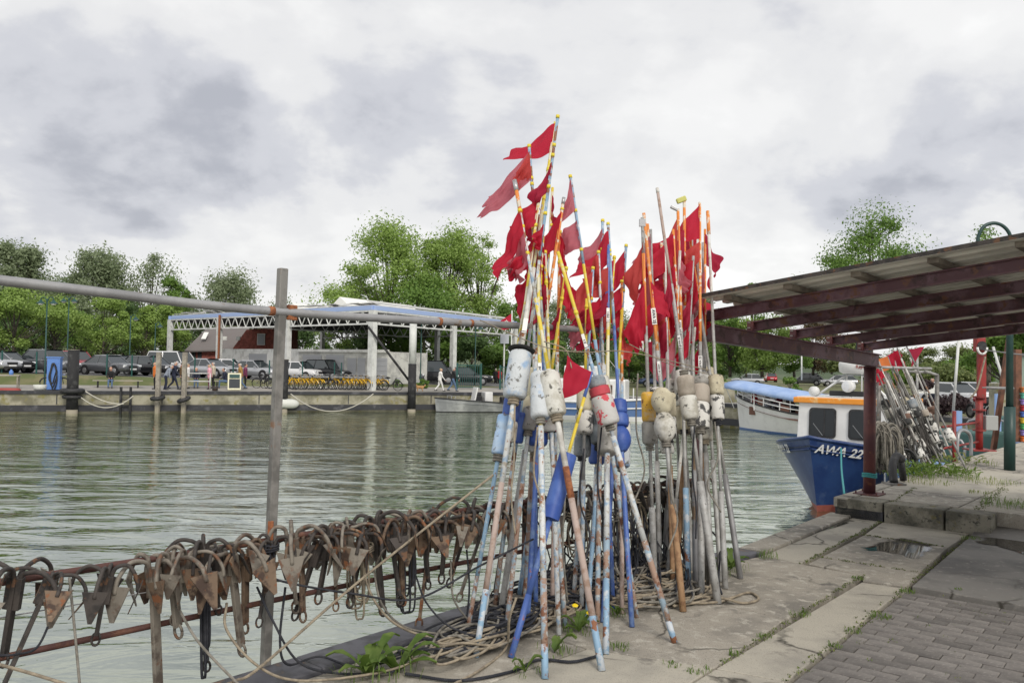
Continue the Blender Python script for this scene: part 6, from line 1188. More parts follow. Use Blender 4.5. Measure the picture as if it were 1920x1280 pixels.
# benches, railing, chalkboard
def bench(px, v, L_, label):
    q = fqp(px,v); e = empty('bench',q,facing(FU),label=label,cat='bench',group='benches on the far quay')
    for k in range(3): MB().box((0,-.18+k*.18,.46),(L_,.15,.05)).build('seat_plank','bench_wood',e)
    for x in (-L_*.4,L_*.4): MB().box((x,0,.22),(.08,.42,.43)).build('leg','pile_black',e)
bench(222,2.45,3.0,'long bench with the person in black on it'); bench(372,2.75,2.6,'bench behind the white railing'); bench(428,2.65,1.8,'bench behind the chalkboard')
q = fqp(372,1.5); e = empty('white_railing',q,facing(FU),label='low white tube railing in front of the bench',cat='railing')
for x in (-.75,.75): MB().tube([(x,0,0),(x,0,1.1)],.04,8).build('post','shed_white',e,True)
for z in (1.08,.55): MB().tube([(-.75,0,z),(.75,0,z)],.035,8).build('rail','shed_white',e,True)
q = fqp(440,.9); e = empty('chalkboard_sign',q,facing(-FV),label='chalkboard stand sign with cream frame on the far quay',cat='sign'); MB().box((0,0,.62),(.05,.86,1.14),Matrix.Rotation(R(-8),3,'Y')).build('frame','board_frame',e); MB().box((.04,0,.48),(.02,.70,.62),Matrix.Rotation(R(-8),3,'Y')).build('board','board_dark',e)
MB().box((.03,0,.98),(.02,.66,.24),Matrix.Rotation(R(-8),3,'Y')).build('header','lamp_green',e); MB().box((-.22,0,.55),(.04,.8,1.1),Matrix.Rotation(R(10),3,'Y')).build('back_leg','board_frame',e)
tag(MB().lathe([(0,.17),(1,.22),(1,.18)],fqp(404,.8),fqp(404,.8,ZF+.34),12).build('bucket','anchor_dark',None,True),'dark bucket with white rim beside the pink clad person','bucket')
# lamps, fence posts, gate, flag mast
def lamp(q, h, label, two=False, r_=.04):
    e = empty('street_lamp',q,label=label,cat='lamp',group='green street lamps'); MB().tube([(0,0,0),(0,0,1.0),(0,0,h)],[r_*1.5,r_*1.3,r_],10).build('pole','lamp_green',e,True)
    for s_ in ((-1,1) if two else (1,)):
        c = Vector((s_*.42,0,h-.1)); MB().tube(bez([(0,0,h-.25),(s_*.15,0,h+.08),(s_*.38,0,h+.05),tuple(c)],5),.03,6).build('arm','lamp_green',e,True); MB().lathe([(0,.30),(.15,.25),(.6,.12),(1,.06)],c+Vector((0,0,-.22)),c+Vector((0,0,.02)),16).build('lamp_shade','lamp_green',e,True); MB().lathe([(0,.1),(.6,.16),(1,.16)],c+Vector((0,0,-.30)),c+Vector((0,0,-.21)),12).build('bulb','tent_white',e,True)
    return e
for px, yt, v, lb, tw in ((84,560,3.6,'green street lamp behind the blue fuel pump',True),(125,558,16,'double green street lamp behind the fat pile',True),(242,592,18,'green street lamp left of the wooden piles',False),(289,606,24,'green street lamp beside the left shed column',False)):
    s_ = fqpx(px,v); q = fq(s_,v,zpark(s_) if v > 5 else ZF); lamp(q, P(px,yt,q.y).z-q.z, lb, tw)
for px, yt, Y, lb in ((788,600,66,'green street lamp under the shed roof'),(890,610,72,'green street lamp beside the flag mast'),(1272,640,78,'green street lamp behind the right cluster')): q = P(px,725,Y); q.z = ZF; lamp(q, P(px,yt,Y).z-ZF, lb)
for i, px in enumerate((3,68,133,200,247,287,365,437,505,567,627,640,700)):
    s_ = fqpx(px,5.9); q = fq(s_,5.9,zpark(s_)); o = MB().box((0,0,.75),(.08,.08,1.5)).build('fence_post','fence_green',None); o.location = q; tag(o,f'thin dark green fence post before the parked cars, {ordinal(i)} from the left','post','green posts along the car park')
def gate(pxs, v, h, label):
    e = empty('gate',fqp(pxs[0],v),label=label,cat='gate',group='green bar gates')
    a_, b_ = fqp(pxs[0],v,0)-e.location, fqp(pxs[1],v,0)-e.location; a_.z = b_.z = 0
    for t in (0,1): q = a_.lerp(b_,t); MB().box((q.x,q.y,h/2),(.13,.13,h+.1)).build('gate_post','fence_green',e)
    for z in (.15,h-.1): MB().bar((a_.x,a_.y,z),(b_.x,b_.y,z),.06,.06).build('rail','fence_green',e)
    n = 13
    for k in range(1,n): q = a_.lerp(b_,k/n); MB().box((q.x,q.y,h/2),(.035,.035,h-.3)).build('bar','fence_green',e)
gate((857,902),2.6,1.95,'green bar gate standing open before the black car'); gate((938,985),2.6,1.85,'green bar gate behind the big scuffed float')
q = fqp(958,1.6); e = empty('flag_mast',q,label='white mast flying a red flag with a white anchor',cat='flag'); h_ = P(960,582,q.y).z-q.z; MB().tube([(0,0,0),(0,0,h_)],.05,8).build('mast','shed_white',e,True)
o = cloth(Vector((0,0,h_-.2)),Vector((0,0,h_-1.35)),Vector((-.85,-.2,h_-.8)),Vector((-.85,-.15,h_-1.55)),'flag_red',e,0,5,amp=.06)
mb = MB(); cc = Vector((-.42,-.19,h_-1.0)); mb.bar(cc+Vector((0,0,.25)),cc+Vector((0,0,-.28)),.05,.02,(0,1,0)); mb.bar(cc+Vector((-.13,0,.14)),cc+Vector((.13,0,.14)),.02,.05); mb.tube([cc+Vector((.2*math.sin(a),0,-.08-.2*math.cos(a))) for a in np.linspace(-1.3,1.3,9)],.028,6); mb.build('anchor_emblem','tent_white',e)
q = fqp(945,3.2); e = empty('notice_board',q,facing(-FV),label='pale notice board under the right shed corner',cat='sign'); MB().box((0,0,P(942,635,q.y).z-q.z),(.10,.7,.75)).build('panel','window_pale',e); MB().box((-.05,0,1.8),(.1,.1,3.6)).build('post','shed_white',e)
# ================================================================ boats
mat('boat_glass',(.02,.024,.028),.04,spec=.35); mat('hull_blue',(.018,.043,.145),.38,noise=((.026,.062,.18),1.5,.4,.65),dirt=[((.05,.085,.19),2.5,.55,.72,9)]); mat('hull_red',(.30,.085,.065),.6,noise=((.2,.05,.04),4,.45,.62)); mat('boat_white',(.74,.74,.73),.35,noise=((.66,.66,.65),1.5,.45,.65)); mat('boat_orange',(.82,.30,.03),.55,noise=((.80,.52,.22),5,.55,.68)); mat('alu',(.40,.41,.42),.45,.5,noise=((.30,.31,.32),1.5,.4,.6)); mat('canvas_blue',(.28,.40,.66),.85,noise=((.34,.46,.70),2,.4,.6)); mat('brown_wood',(.13,.055,.035),.5); mat('band_blue',(.10,.18,.38),.5)
def hull(rows_fn, nx, secs, e, mats, names):
    pass
def boat_hull(e, L, B, z_bow, z_mid, z_st, zk, mat_top, mat_bot, rake=.5, flare=.35, band=.12, stern=.9, name='hull', nx=18, full=.45, pw=.55):
    """bow at +x; secs from bow aft; z from the waterline"""
    def sec(u):
        hw = B/2*(1-(1-min(1,u/full))**2.1)*(1 if u < .6 else 1-(1-stern)*(u-.6)/.4); zd = z_bow+(z_mid-z_bow)*min(1,u/.5)**.8 if u < .5 else z_mid+(z_st-z_mid)*((u-.5)/.5)**1.5; return hw, zd
    top, bot = MB(), MB(); rt, rb = [], []
    for i in range(nx+1):
        u = (i/nx)**1.3; hw, zd = sec(u); pts = []
        for t in np.linspace(0,1,7):                           # 0 keel ... 1 deck
            z = zk+(zd-zk)*t; k = (flare+(1-flare)*t**pw) if u < .75 else (.62+.38*t**.4); pts.append(Vector((L/2-L*u-rake*(1-t)*(1-u)**3, hw*k, z)))
        def at(z): zs = [p.z for p in pts]; return Vector((np.interp(z,zs,[p.x for p in pts]), np.interp(z,zs,[p.y for p in pts]), z))
        zz = [zk,zk*.4,band]; zt = list(np.linspace(band,zd,5)); rb.append([Vector((p.x,-p.y,p.z)) for p in [at(z) for z in zz[::-1]]]+[at(z) for z in zz]); rt.append(([Vector((p.x,-p.y,p.z)) for p in [at(z) for z in zt[::-1]]],[at(z) for z in zt]))
    top.grid([r_[0] for r_ in rt]); top.grid([r_[1] for r_ in rt]); bot.grid(rb)
    k = len(rt)-1; top.add([*rt[k][0],*rt[k][1]],[tuple(range(len(rt[k][0])*2))]); 
    h_ = top.build(name,mat_top,e,True); bot.build('bottom_paint',mat_bot,e,True); edge_smooth(h_,35)
    edge = [r_[0][0] for r_ in rt][::-1]+[r_[1][-1] for r_ in rt]; return rt, edge, sec
# --- blue fishing boat AWA 22
bp = G(1537,957,ZW); be = empty('fishing_boat',(bp.x,bp.y,ZW),label='dark blue fishing boat with white wheelhouse and orange roof edge',cat='boat')
head = Vector((-.645,-.764,0)).normalized(); be.rotation_euler = (0,0,math.atan2(head.y,head.x)); LB_ = 8.2; off = Vector((-LB_/2+.75,0,0))
bb = empty('fishing_boat_hull'); bpy.data.objects.remove(bb)
rt, edge, sec = boat_hull(be,LB_,3.45,1.85,1.2,1.1,-.7,'hull_blue','hull_red',.8,.04,.16,full=.34,pw=.85)
for ch in be.children: ch.location = off
def bpart(mb, nm, m_, par=None, **k):
    o = mb.build(nm,m_,par or be,**k)
    if par is None: o.location = off
    return o
bpart(MB().tube([p_+Vector((0,0,.02)) for p_ in edge],.045,6),'gunwale','hull_blue',smooth=True)
r2 = []
for side in (0,1):
    ln = [r_[side][1 if side == 0 else 3].lerp(r_[side][0 if side == 0 else 4],.35) for r_ in rt]; ln = [p_+Vector((0,(-.03 if side == 0 else .03),0)) for p_ in ln]; bpart(MB().tube(ln,.03,6),'rubbing_strake','hull_blue',smooth=True)
mb = MB(); mb.add([r_[0][0]+Vector((0,0,-.18)) for r_ in rt]+[r_[1][-1]+Vector((0,0,-.18)) for r_ in rt][::-1],[tuple(range(2*len(rt)))]); bpart(mb,'deck','alu')
# wheelhouse
wx0, wx1, ww, wz0, wz1 = LB_/2-2.3, LB_/2-5.0, 1.32, .85, 2.62
lo = [(wx0,-ww*.94,wz0),(wx0,ww*.94,wz0),(wx1,ww,wz0),(wx1,-ww,wz0)]; hi = [(wx0-.12,-ww*.9,wz1),(wx0-.12,ww*.9,wz1),(wx1,ww*.95,wz1),(wx1,-ww*.95,wz1)]
mb = MB(); mb.add(lo+hi,[(0,1,5,4),(1,2,6,5),(2,3,7,6),(3,0,4,7),(4,5,6,7)]); wh = bpart(mb,'wheelhouse','boat_white',bevel=.03)
mb = MB(); mb.bb(wx1-.08,wx0-.02,-ww*.99,ww*.99,wz1-.02,wz1+.13); bpart(mb,'roof_edge','boat_orange',bevel=.02); mb = MB(); mb.bb(wx1-.02,wx0-.08,-ww*.93,ww*.93,wz1+.13,wz1+.155); bpart(mb,'roof_top','boat_white')
def rrect(c, ux, uy, w, h, r_, d, mb=None):
    mb = mb or MB(); pts = []
    for cx, cy, a0 in ((w/2-r_,h/2-r_,0),(-w/2+r_,h/2-r_,90),(-w/2+r_,-h/2+r_,180),(w/2-r_,-h/2+r_,270)):
        for k in range(5): a = R(a0+k*22.5); pts.append(Vector(c)+Vector(ux)*(cx+r_*math.cos(a))+Vector(uy)*(cy+r_*math.sin(a)))
    mb.slabv(pts,d); return mb
tl = Vector((-.12/(wz1-wz0),0,1)).normalized()
for y in (-.52,.52):
    c = Vector((wx0-.066+.004,y,2.08)); w_ = bpart(rrect(c,(0,1,0),tl,.72,.80,.10,(.02,0,0)),'window','rubber'); rrect(c+Vector((.015,0,0)),(0,1,0),tl,.62,.70,.08,(.012,0,0)).build('pane','boat_glass',w_); MB().bar(c+Vector((.03,.06,0))-tl*.35,c+Vector((.03,.06,0))+tl*.35,.035,.012,(1,0,0)).build('divider','rubber',w_); MB().bar(c+Vector((.032,-.24,0))-tl*.02,c+Vector((.032,.02,0))-tl*.33,.012,.01,(1,0,0)).build('wiper','alu',w_)
for s_ in (-1,1):
    c = Vector((wx1+.9,s_*(ww*.965),2.08)); w_ = bpart(rrect(c,(1,0,0),(0,0,1),.9,.7,.08,(0,s_*.02,0)),'window','rubber'); rrect(c+Vector((0,s_*.015,0)),(1,0,0),(0,0,1),.8,.6,.06,(0,s_*.012,0)).build('pane','car_glass',w_)
# radar and lights on the roof
rr = Vector((wx0-.75,.1,0)); zr = wz1+.155
for s_ in (-1,1): bpart(MB().tube([(rr.x+.3,rr.y+s_*.95,zr),(rr.x,rr.y+s_*.22,zr+.60)],.03,8),'radar_leg','boat_white',smooth=True); bpart(MB().tube([(rr.x-.5,rr.y+s_*.5,zr),(rr.x,rr.y+s_*.2,zr+.60)],.025,8),'radar_leg','boat_white',smooth=True)
rd = bpart(MB().lathe([(0,.15),(.0,.30),(.18,.40),(.75,.42),(.92,.40),(1,.30)],(rr.x,rr.y,zr+.63),(rr.x,rr.y,zr+.97),24),'radar_dome','boat_white',smooth=True)
lettering('Rayn',.09,rd,(rr.x+.41*math.cos(-.62)+.012,rr.y+.41*math.sin(.62)+.012,zr+.82),(-math.sin(.62),math.cos(.62),0),(0,0,1),'hull_red')
bpart(MB().bar((rr.x,rr.y-.3,zr+.60),(rr.x,rr.y+.3,zr+.60),.2,.03),'radar_plate','alu')
sl = bpart(MB().lathe([(0,.06),(.25,.15),(.9,.165),(1,.15)],(rr.x+.25,rr.y-.0,zr+.30),(rr.x+.5,rr.y-.05,zr+.30),18),'search_light','boat_white',smooth=True); MB().lathe([(0,.14),(1,.05)],(rr.x+.5,rr.y-.05,zr+.30),(rr.x+.515,rr.y-.05,zr+.30),16).build('lens','lamp_glass',sl); MB().tube([(rr.x+.35,rr.y,zr),(rr.x+.35,rr.y,zr+.22)],.03,8).build('stalk','boat_white',sl)
bpart(MB().box((rr.x+.3,rr.y-.1,zr+.1),(.2,.9,.14)),'roof_locker','plastic_black',bevel=.02); bpart(MB().lathe([(0,.06),(.3,.13),(1,.13)],(rr.x+.25,-.85,zr+.14),(rr.x+.45,-.87,zr+.14),14),'horn_lamp','boat_white',smooth=True)
bpart(MB().tube([(rr.x-.9,.0,zr),(rr.x-.9,.0,zr+1.7)],.02,6),'mast','boat_white',smooth=True)
mb = MB()
for s_ in (-1,1): mb.bar((rr.x-1.0,s_*.18,zr+.85),(rr.x-1.0,s_*.12,zr+1.5),.08,.12)
mb.bar((rr.x-1.0,-.14,zr+1.5),(rr.x-1.0,.14,zr+1.5),.1,.1); bpart(mb,'lamp_frame','plastic_black')
# number on both bows
def bow_text(side):
    i = 2 if side else 4; r_ = rt; dk = 0 if side == 0 else 4; lw = 1 if side == 0 else 3; sg = -1 if side == 0 else 1
    q = lambda k: r_[k][side][dk]*.48+r_[k][side][lw]*.52
    up = (r_[i][side][dk]-r_[i][side][2]).normalized(); right = (q(i+1)-q(i-1)).normalized()*sg; up = (up-right*up.dot(right)).normalized(); n_ = right.cross(up)
    return lettering('AWA 22',.235,be,q(i)+n_*.035+off,right,up,'plate_white',.25)
bow_text(0); bow_text(1)
mb = MB(); mb.tube(bez([P(1577,840,19.6),P(1578,880,18),P(1583,925,15.5)],6),.02,6); tag(mb.build('mooring_rope','rope_teal',None,True),'teal bow rope hanging from the blue fishing boat','rope')
# --- white tour boat with blue canopy
tp = G(1385,803,ZW); te = empty('tour_boat',(tp.x,tp.y,ZW),label='white open tour boat with blue canopy and passengers',cat='boat'); hd_ = -FG; te.rotation_euler = (0,0,math.atan2(hd_.y,hd_.x)); LT = 10.5
rt2, edge2, _ = boat_hull(te,LT,3.0,1.95,1.15,1.25,-.6,'boat_white','band_blue',.35,.3,.10,stern=.8)
to = Vector((-LT/2+.2,0,0)); 
for ch in te.children: ch.location = to
def tpart(mb, nm, m_, par=None, **k):
    o = mb.build(nm,m_,par or te,**k)
    if par is None: o.location = to
    return o
tpart(MB().tube([p_ for p_ in edge2],.05,6),'rubbing_strake','rubber',smooth=True); mb = MB(); mb.add([r_[0][0]+Vector((0,0,-.35)) for r_ in rt2]+[r_[1][-1]+Vector((0,0,-.35)) for r_ in rt2][::-1],[tuple(range(2*len(rt2)))]); tpart(mb,'deck','brown_wood')
for side in (0,1):
    ln = [r_[side][0 if side == 0 else -1] for r_ in rt2][1:]
    for dz in (.22,.46): tpart(MB().tube([p_+Vector((0,0,dz)) for p_ in ln],.03,6),'rail','boat_white',smooth=True)
    for i in range(0,len(ln),2): tpart(MB().bar(ln[i],ln[i]+Vector((0,0,.48)),.05,.05),'rail_post','boat_white')
    for i in range(5,len(ln)-1,3): tpart(MB().bar(ln[i].lerp(ln[i+1],.1)+Vector((0,0,.2)),ln[i+1]+Vector((0,0,.2)),.03,.3),'side_board','brown_wood')
cz0 = 2.62; rows = []
for x in np.linspace(LT/2-.2,-LT/2+1.6,14):
    sl_ = cz0-.12*(LT/2-x)*.9; rows.append([Vector((x,y,sl_+.22*(1-(y/1.35)**2)-(.22 if abs(y) > 1.4 else 0)+ (random.uniform(-.03,.03) if abs(y) > 1.4 else 0))) for y in (-1.42,-1.38,-.9,-.3,.3,.9,1.38,1.42)])
mb = MB(); mb.grid(rows); o = tpart(mb,'canopy','canvas_blue',smooth=True); so = o.modifiers.new('s','SOLIDIFY'); so.thickness = .015
for x in (LT/2-.3,LT/2-2.4,LT/2-4.8,LT/2-7.2):
    for s_ in (-1,1): tpart(MB().tube([(x,s_*min(1.3,.35+(LT/2-x)*.6),1.2),(x,s_*1.34,cz0-.12*(LT/2-x)*.9)],.025,6),'canopy_pole','boat_white')
for x, y in ((LT/2-2.0,.5),(LT/2-3.4,-.4),(LT/2-5,.4)): tpart(MB().box((x,y,1.15),(.4,1.0,.45)),'seat','brown_wood')
Mt = Matrix.Translation(te.location) @ Matrix.Rotation(te.rotation_euler[2],4,'Z')
for i, (x, y, c_, h_, lb) in enumerate(((LT/2-1.5,.35,'red','hair_blond','passenger in red at the bow of the tour boat'),(LT/2-2.4,.1,'white','hair_grey','passenger in white on the tour boat'),(LT/2-3.1,-.1,'maroon','hair_blond','passenger in maroon on the tour boat'))):
    q = Mt @ (Vector((x,y,.98))+to); person(q,te.rotation_euler[2]+(.4 if i else 3.3),c_,'pale',h_,lb,'sit',grp='passengers on the tour boat')
# --- white cabin boat with blue band (behind the poles)
cpn = G(1215,790,ZW); ce = empty('cabin_boat',(cpn.x,cpn.y,ZW),label='white cabin boat with blue hull band moored behind the flag poles',cat='boat'); hc_ = Vector((.96,-.26,0)); ce.rotation_euler = (0,0,math.atan2(hc_.y,hc_.x)); LC = 9.5
rt3, edge3, _ = boat_hull(ce,LC,2.9,1.5,1.2,1.15,-.6,'band_blue','car_white',.4,.3,.3,stern=.95)
for ch in ce.children: ch.location = (-LC/2+.8,0,0)
def cpart(mb, nm, m_, par=None, **k):
    o = mb.build(nm,m_,par or ce,**k)
    if par is None: o.location = (-LC/2+.8,0,0)
    return o
cpart(MB().tube(edge3,.06,6),'gunwale','boat_white',smooth=True)
for side in (0,1): cpart(MB().tube([r_[side][2]+Vector((0,(-.03 if side == 0 else .03),0)) for r_ in rt3],.05,6),'rubbing_strake','boat_white')
mb = MB(); mb.add([r_[0][0]+Vector((0,0,-.1)) for r_ in rt3]+[r_[1][-1]+Vector((0,0,-.1)) for r_ in rt3][::-1],[tuple(range(2*len(rt3)))]); cpart(mb,'deck','boat_white')
mb = MB(); mb.bb(-2.6,2.6,-1.1,1.1,1.0,2.65); cpart(mb,'cabin','boat_white',bevel=.12); mb = MB(); mb.bb(-1.4,1.2,-.95,.95,2.6,3.5); cpart(mb,'wheelhouse','boat_white',bevel=.1)
for x in (-1.7,-.6,.5,1.6):
    for s_ in (-1,1): w_ = cpart(rrect((x,s_*1.1,2.0),(1,0,0),(0,0,1),.38,.62,.06,(0,s_*.02,0)),'window','brown_wood'); rrect((x,s_*1.115,2.0),(1,0,0),(0,0,1),.28,.52,.05,(0,s_*.012,0)).build('pane','car_glass',w_)
cpart(MB().tube([(0,0,3.4),(0,0,6.1)],.06,8),'mast','boat_white',smooth=True); cpart(MB().lathe([(0,.2),(.1,.3),(.8,.3),(1,.1)],(.0,0,5.6),(0,0,6.0),14),'radar_dome','boat_white',smooth=True); cpart(MB().tube([(-.7,0,5.0),(.5,0,5.0)],.04,6),'crosstree','boat_white'); cpart(MB().tube([(0,0,5.6),(2.4,0,2.7)],.02,5),'stay','rope_pale'); cpart(MB().lathe([(0,.08),(1,.08)],(0,.15,4.3),(0,.15,4.5),8),'red_lamp','lamp_red')
for k, x in enumerate((-3.2,3.0)): cpart(MB().tube([(x,0,1.2),(x,0,2.1)],.04,6),'bollard','boat_white')
# --- grey aluminium workboat
gp = G(878,771,ZW); ge = empty('work_boat',(gp.x,gp.y,ZW),label='low grey aluminium motor boat moored at the far quay',cat='boat'); hg = (-FU); ge.rotation_euler = (0,0,math.atan2(hg.y,hg.x)); LG = 5.4; ge.location += Vector((-FV.x*.4,-FV.y*.4,0))
rt4, edge4, _ = boat_hull(ge,LG,2.0,1.02,.82,.60,-.25,'alu','plastic_black',.15,.55,.05,stern=.95)
def gpart(mb, nm, m_, par=None, **k): return mb.build(nm,m_,par or ge,**k)
gpart(MB().tube(edge4,.05,6),'gunwale','rubber',smooth=True); mb = MB(); mb.add([r_[0][0]+Vector((0,0,-.25)) for r_ in rt4]+[r_[1][-1]+Vector((0,0,-.25)) for r_ in rt4][::-1],[tuple(range(2*len(rt4)))]); gpart(mb,'deck','alu')
gpart(MB().box((-.3,0,1.25),(.10,.9,1.1),Matrix.Rotation(R(-12),3,'Y')),'console_screen','boat_white',bevel=.02); gpart(MB().box((-.55,0,.85),(.5,.7,.6)),'console','plastic_black',bevel=.03); gpart(MB().box((-1.3,0,1.0),(.6,.9,.9)),'seat_box','boat_white',bevel=.05); gpart(MB().box((-LG/2+.1,0,.75),(.5,.5,.7)),'outboard_motor','plastic_black',bevel=.08)
for y in (-.5,.5): gpart(MB().tube([(1.6,y,.8),(1.6,y,1.15),(1.3,y,1.15),(1.3,y,.8)],.025,6),'bow_rail','steel')
# ================================================================ right: second rack of poles, crane, lamp, stakes
mat('crane_red',(.30,.028,.025),.5,noise=((.20,.026,.025),5,.45,.6),dirt=((.16,.07,.05),9,.6,.7)); mat('lamp_post_green',(.010,.045,.04),.45,noise=((.02,.055,.05),4,.4,.6)); mat('stake_blue',(.22,.34,.58),.6); mat('post_brown',(.20,.09,.055),.85,noise=((.12,.06,.04),6,.4,.6)); mat('box_grey',(.36,.37,.36),.5); mat('hut_green',(.46,.55,.46),.8); mat('net_dark',(.06,.055,.05),.95); mat('float_black',(.03,.03,.03),.8,noise=((.42,.42,.39),14,.53,.60,5)); mat('float_brown',(.20,.11,.075),.8,noise=((.12,.07,.05),8,.4,.6)); mat('tarp_teal',(.06,.13,.12),.8)
ZQ = .2
class Pole2(Pole):
    pass
def rackpole(b, t, label, m_='pole_grey', r_=.014, Yt=None):
    p_ = Pole(b,t,0,label,[(0,.3,m_,r_*1.25),(.3,1,m_,r_)],z0=ZQ,Yt=Yt,group='flag poles stacked on the far rack'); return p_
RK0 = 1
RK = [((1744,877),(1651,690),12.9),((1735,872),(1664,668),13.2),((1728,868),(1672,655),13.4),((1756,862),(1682,652),13.3),((1765,860),(1690,672),13.1),((1722,874),(1645,700),12.7),((1775,858),(1700,690),13.4),((1815,886),(1700,650),13.6),((1712,866),(1658,690),13.3),((1748,868),(1676,700),12.8),((1768,866),(1708,705),13.1),((1705,872),(1660,720),12.6),((1785,855),(1706,670),13.8),((1738,880),(1668,712),12.5)]
FLT = [[(787,800,20,'float_white'),(838,852,17,'float_black')],[(772,786,17,'float_speck'),(786,797,17,'float_black')],[(745,758,16,'float_cream'),(760,775,16,'float_speck')],[(778,793,17,'float_speck')],[(795,806,17,'float_white'),(808,822,17,'float_speck')],[(806,822,17,'float_black'),(824,838,17,'float_speck')],[(775,790,18,'float_brown'),(793,808,17,'float_black')],[(806,826,16,'float_speck')],[(750,762,14,'float_brown'),(800,812,15,'float_black')],[(826,845,17,'float_speck')],[(768,780,15,'float_beige'),(812,830,16,'float_speck')],[(800,816,16,'float_black')],[(762,775,16,'float_brown')],[(842,858,15,'float_speck'),(786,796,17,'float_black')]]
rq_ = random.Random(4)
for k in range(12):
    bx_ = rq_.uniform(1700,1785); tx_ = bx_-rq_.uniform(70,95); RK.append(((bx_,rq_.uniform(856,882)),(tx_,rq_.uniform(672,705)),rq_.uniform(12.8,13.9))); y_ = rq_.uniform(745,800); FLT.append([(y_,y_+16,17,rq_.choice(['float_black','float_slate','float_black','float_brown'])),(y_+17,y_+33,17,rq_.choice(['float_speck','float_black','float_white'])),(y_+48,y_+62,16,rq_.choice(['float_speck','float_black']))])
for i, ((b, t, Y), fls) in enumerate(zip(RK,FLT)):
    p_ = rackpole(b,t,f'weathered pole with speckled floats on the far rack, {ordinal(i)} of the stack',['pole_white','galv_post','pole_grey','galv_post'][i % 4],.013,Y)
    for f_ in fls: p_.float(*f_,'cyl')
    if i == 0: p_.flag((1653,692),(1662,706),(1640,690),(1648,712),'flag_red')
    if i == 1: p_.flag((1664,668),(1672,690),(1640,672),(1648,694),'flag_orange',amp=.01)
    if i == 2: p_.flag((1672,655),(1680,680),(1688,660),(1694,684),'flag_dark')
    if i == 3: p_.flag((1684,656),(1693,682),(1666,664),(1684,692),'flag_red')
    if i == 5: p_.flag((1646,700),(1652,714),(1654,708),(1652,718),'flag_red')
    if i == 7: p_.flag((1702,655),(1710,672),(1726,648),(1708,684),'flag_dark',dz=0,amp=.01)
e = empty('pole_rack',G(1757,855,ZQ),label='grey tube rack carrying the far stack of poles',cat='rack'); L0_ = e.location.copy()
def rp(px,py,Y): return P(px,py,Y)-L0_
for a_, b_ in (((1640,688,12.9),(1746,691,13.3)),((1700,696,13.4),(1745,698,13.5)),((1735,696,13.4),(1758,703,13.6))): MB().tube([rp(*a_),rp(*b_)],.022,8).build('cross_bar','pole_grey',e,True)
MB().tube([rp(1757,702,13.6),Vector((rp(1757,702,13.6).x,rp(1757,702,13.6).y,0))],.035,8).build('upright','galv_post',e,True); q = rp(1648,688,12.9); MB().tube([q,Vector((q.x,q.y,0))],.035,8).build('upright','galv_post',e,True); q = rp(1720,660,13.9); MB().tube([q,Vector((q.x,q.y,0))],.02,8).build('upright','pole_grey',e,True)
# cable hanks, bollard, net heap
mb = MB(); rnd = random.Random(8)
for k in range(34):
    x = rnd.uniform(1638,1675); Y = rnd.uniform(10.9,11.4); yb = rnd.uniform(850,890); w_ = rnd.uniform(5,16); y0 = rnd.uniform(790,815)
    mb.tube(bez([P(x-w_,yb,Y),P(x-w_*.9,y0+18,Y),P(x,y0,Y),P(x+w_,y0+14,Y),P(x+w_*1.2,yb-rnd.uniform(0,30),Y)],4),.012,5)
tag(mb.build('cable_hank','rope_grey',None,True),'big hank of grey brown line hung beside the maroon column','rope')
mb = MB()
for k in range(18):
    x = rnd.uniform(1640,1670); Y = 11.3; mb.tube(bez([P(x,820,Y),P(x+rnd.uniform(-6,6),850,Y),P(x+rnd.uniform(-8,8),885,Y-.1)],4),.012,5)
tag(mb.build('net_bundle','net_dark',None,True),'dark net bundle hanging below the grey line','net')
mb = MB()
for k in range(60):
    x0 = rnd.uniform(1665,1735); Y = rnd.uniform(12.0,12.8); y0 = rnd.uniform(760,830); mb.tube(bez([P(x0,y0,Y),P(x0+rnd.uniform(4,16),y0+25,Y-.1),P(x0+rnd.uniform(0,30),y0+rnd.uniform(40,60),Y-.2)],4),.011,5)
tag(mb.build('net_mass','net_dark',None,True),'dark mass of net and line caught between the far poles','net',kind='stuff')
q = G(1676,908,ZQ); e = empty('mooring_bollard',q,label='black bent steel bollard on the raised quay',cat='bollard'); MB().box((0,0,.012),(.22,.2,.022)).build('base_plate','galv_post',e); MB().tube(bez([(0,0,.02),(.03,.1,.2),(.12,.2,.33),(.22,.25,.28)],6),.05,10).build('horn','rubber',e,True); MB().tube([(.2,.25,.3),(.26,.3,.02)],.045,8).build('brace','rubber',e,True)
q = G(1700,884,ZQ); mb = MB()
for k in range(3): mb.tube([q+Vector((.14*math.cos(a),.05*k+.04*math.sin(a),.16+.15*math.sin(a))) for a in np.linspace(0,6.3,18)],.015,6)
tag(mb.build('hose_coil','rubber',None,True),'black hose coil beside the bent bollard','hose')
def wl(px,py,r_,h,n,label,seed,m_='weed',z=ZQ):
    rnd = random.Random(seed); c = G(px,py,z); e = empty('weed_clump',c,label=label,cat='plant',group='weeds round the far poles'); mb = MB()
    for _ in range(n):
        a = rnd.uniform(0,6.28); rr = r_*math.sqrt(rnd.random()); b = Vector((rr*math.cos(a),rr*math.sin(a)*.7,0)); az = rnd.uniform(0,6.28); leaf(mb,b+Vector((0,0,h*rnd.random()*.7)),Vector((math.cos(az),math.sin(az),0)),.05+.06*rnd.random(),.016,rnd.uniform(.1,.8),rnd)
    blades(mb,Vector((0,0,0)),n,r_*1.2,h,.004,rnd); mb.build('foliage',m_,e,True)
wl(1740,890,.5,.2,120,'green weed clump under the far poles',1); wl(1775,893,.4,.14,90,'green weed clump right of the far poles',2); wl(1705,895,.3,.12,50,'weed clump left under the far poles',3); wl(1790,868,.5,.12,60,'dry grass behind the weed clumps',4,'weed_dry')
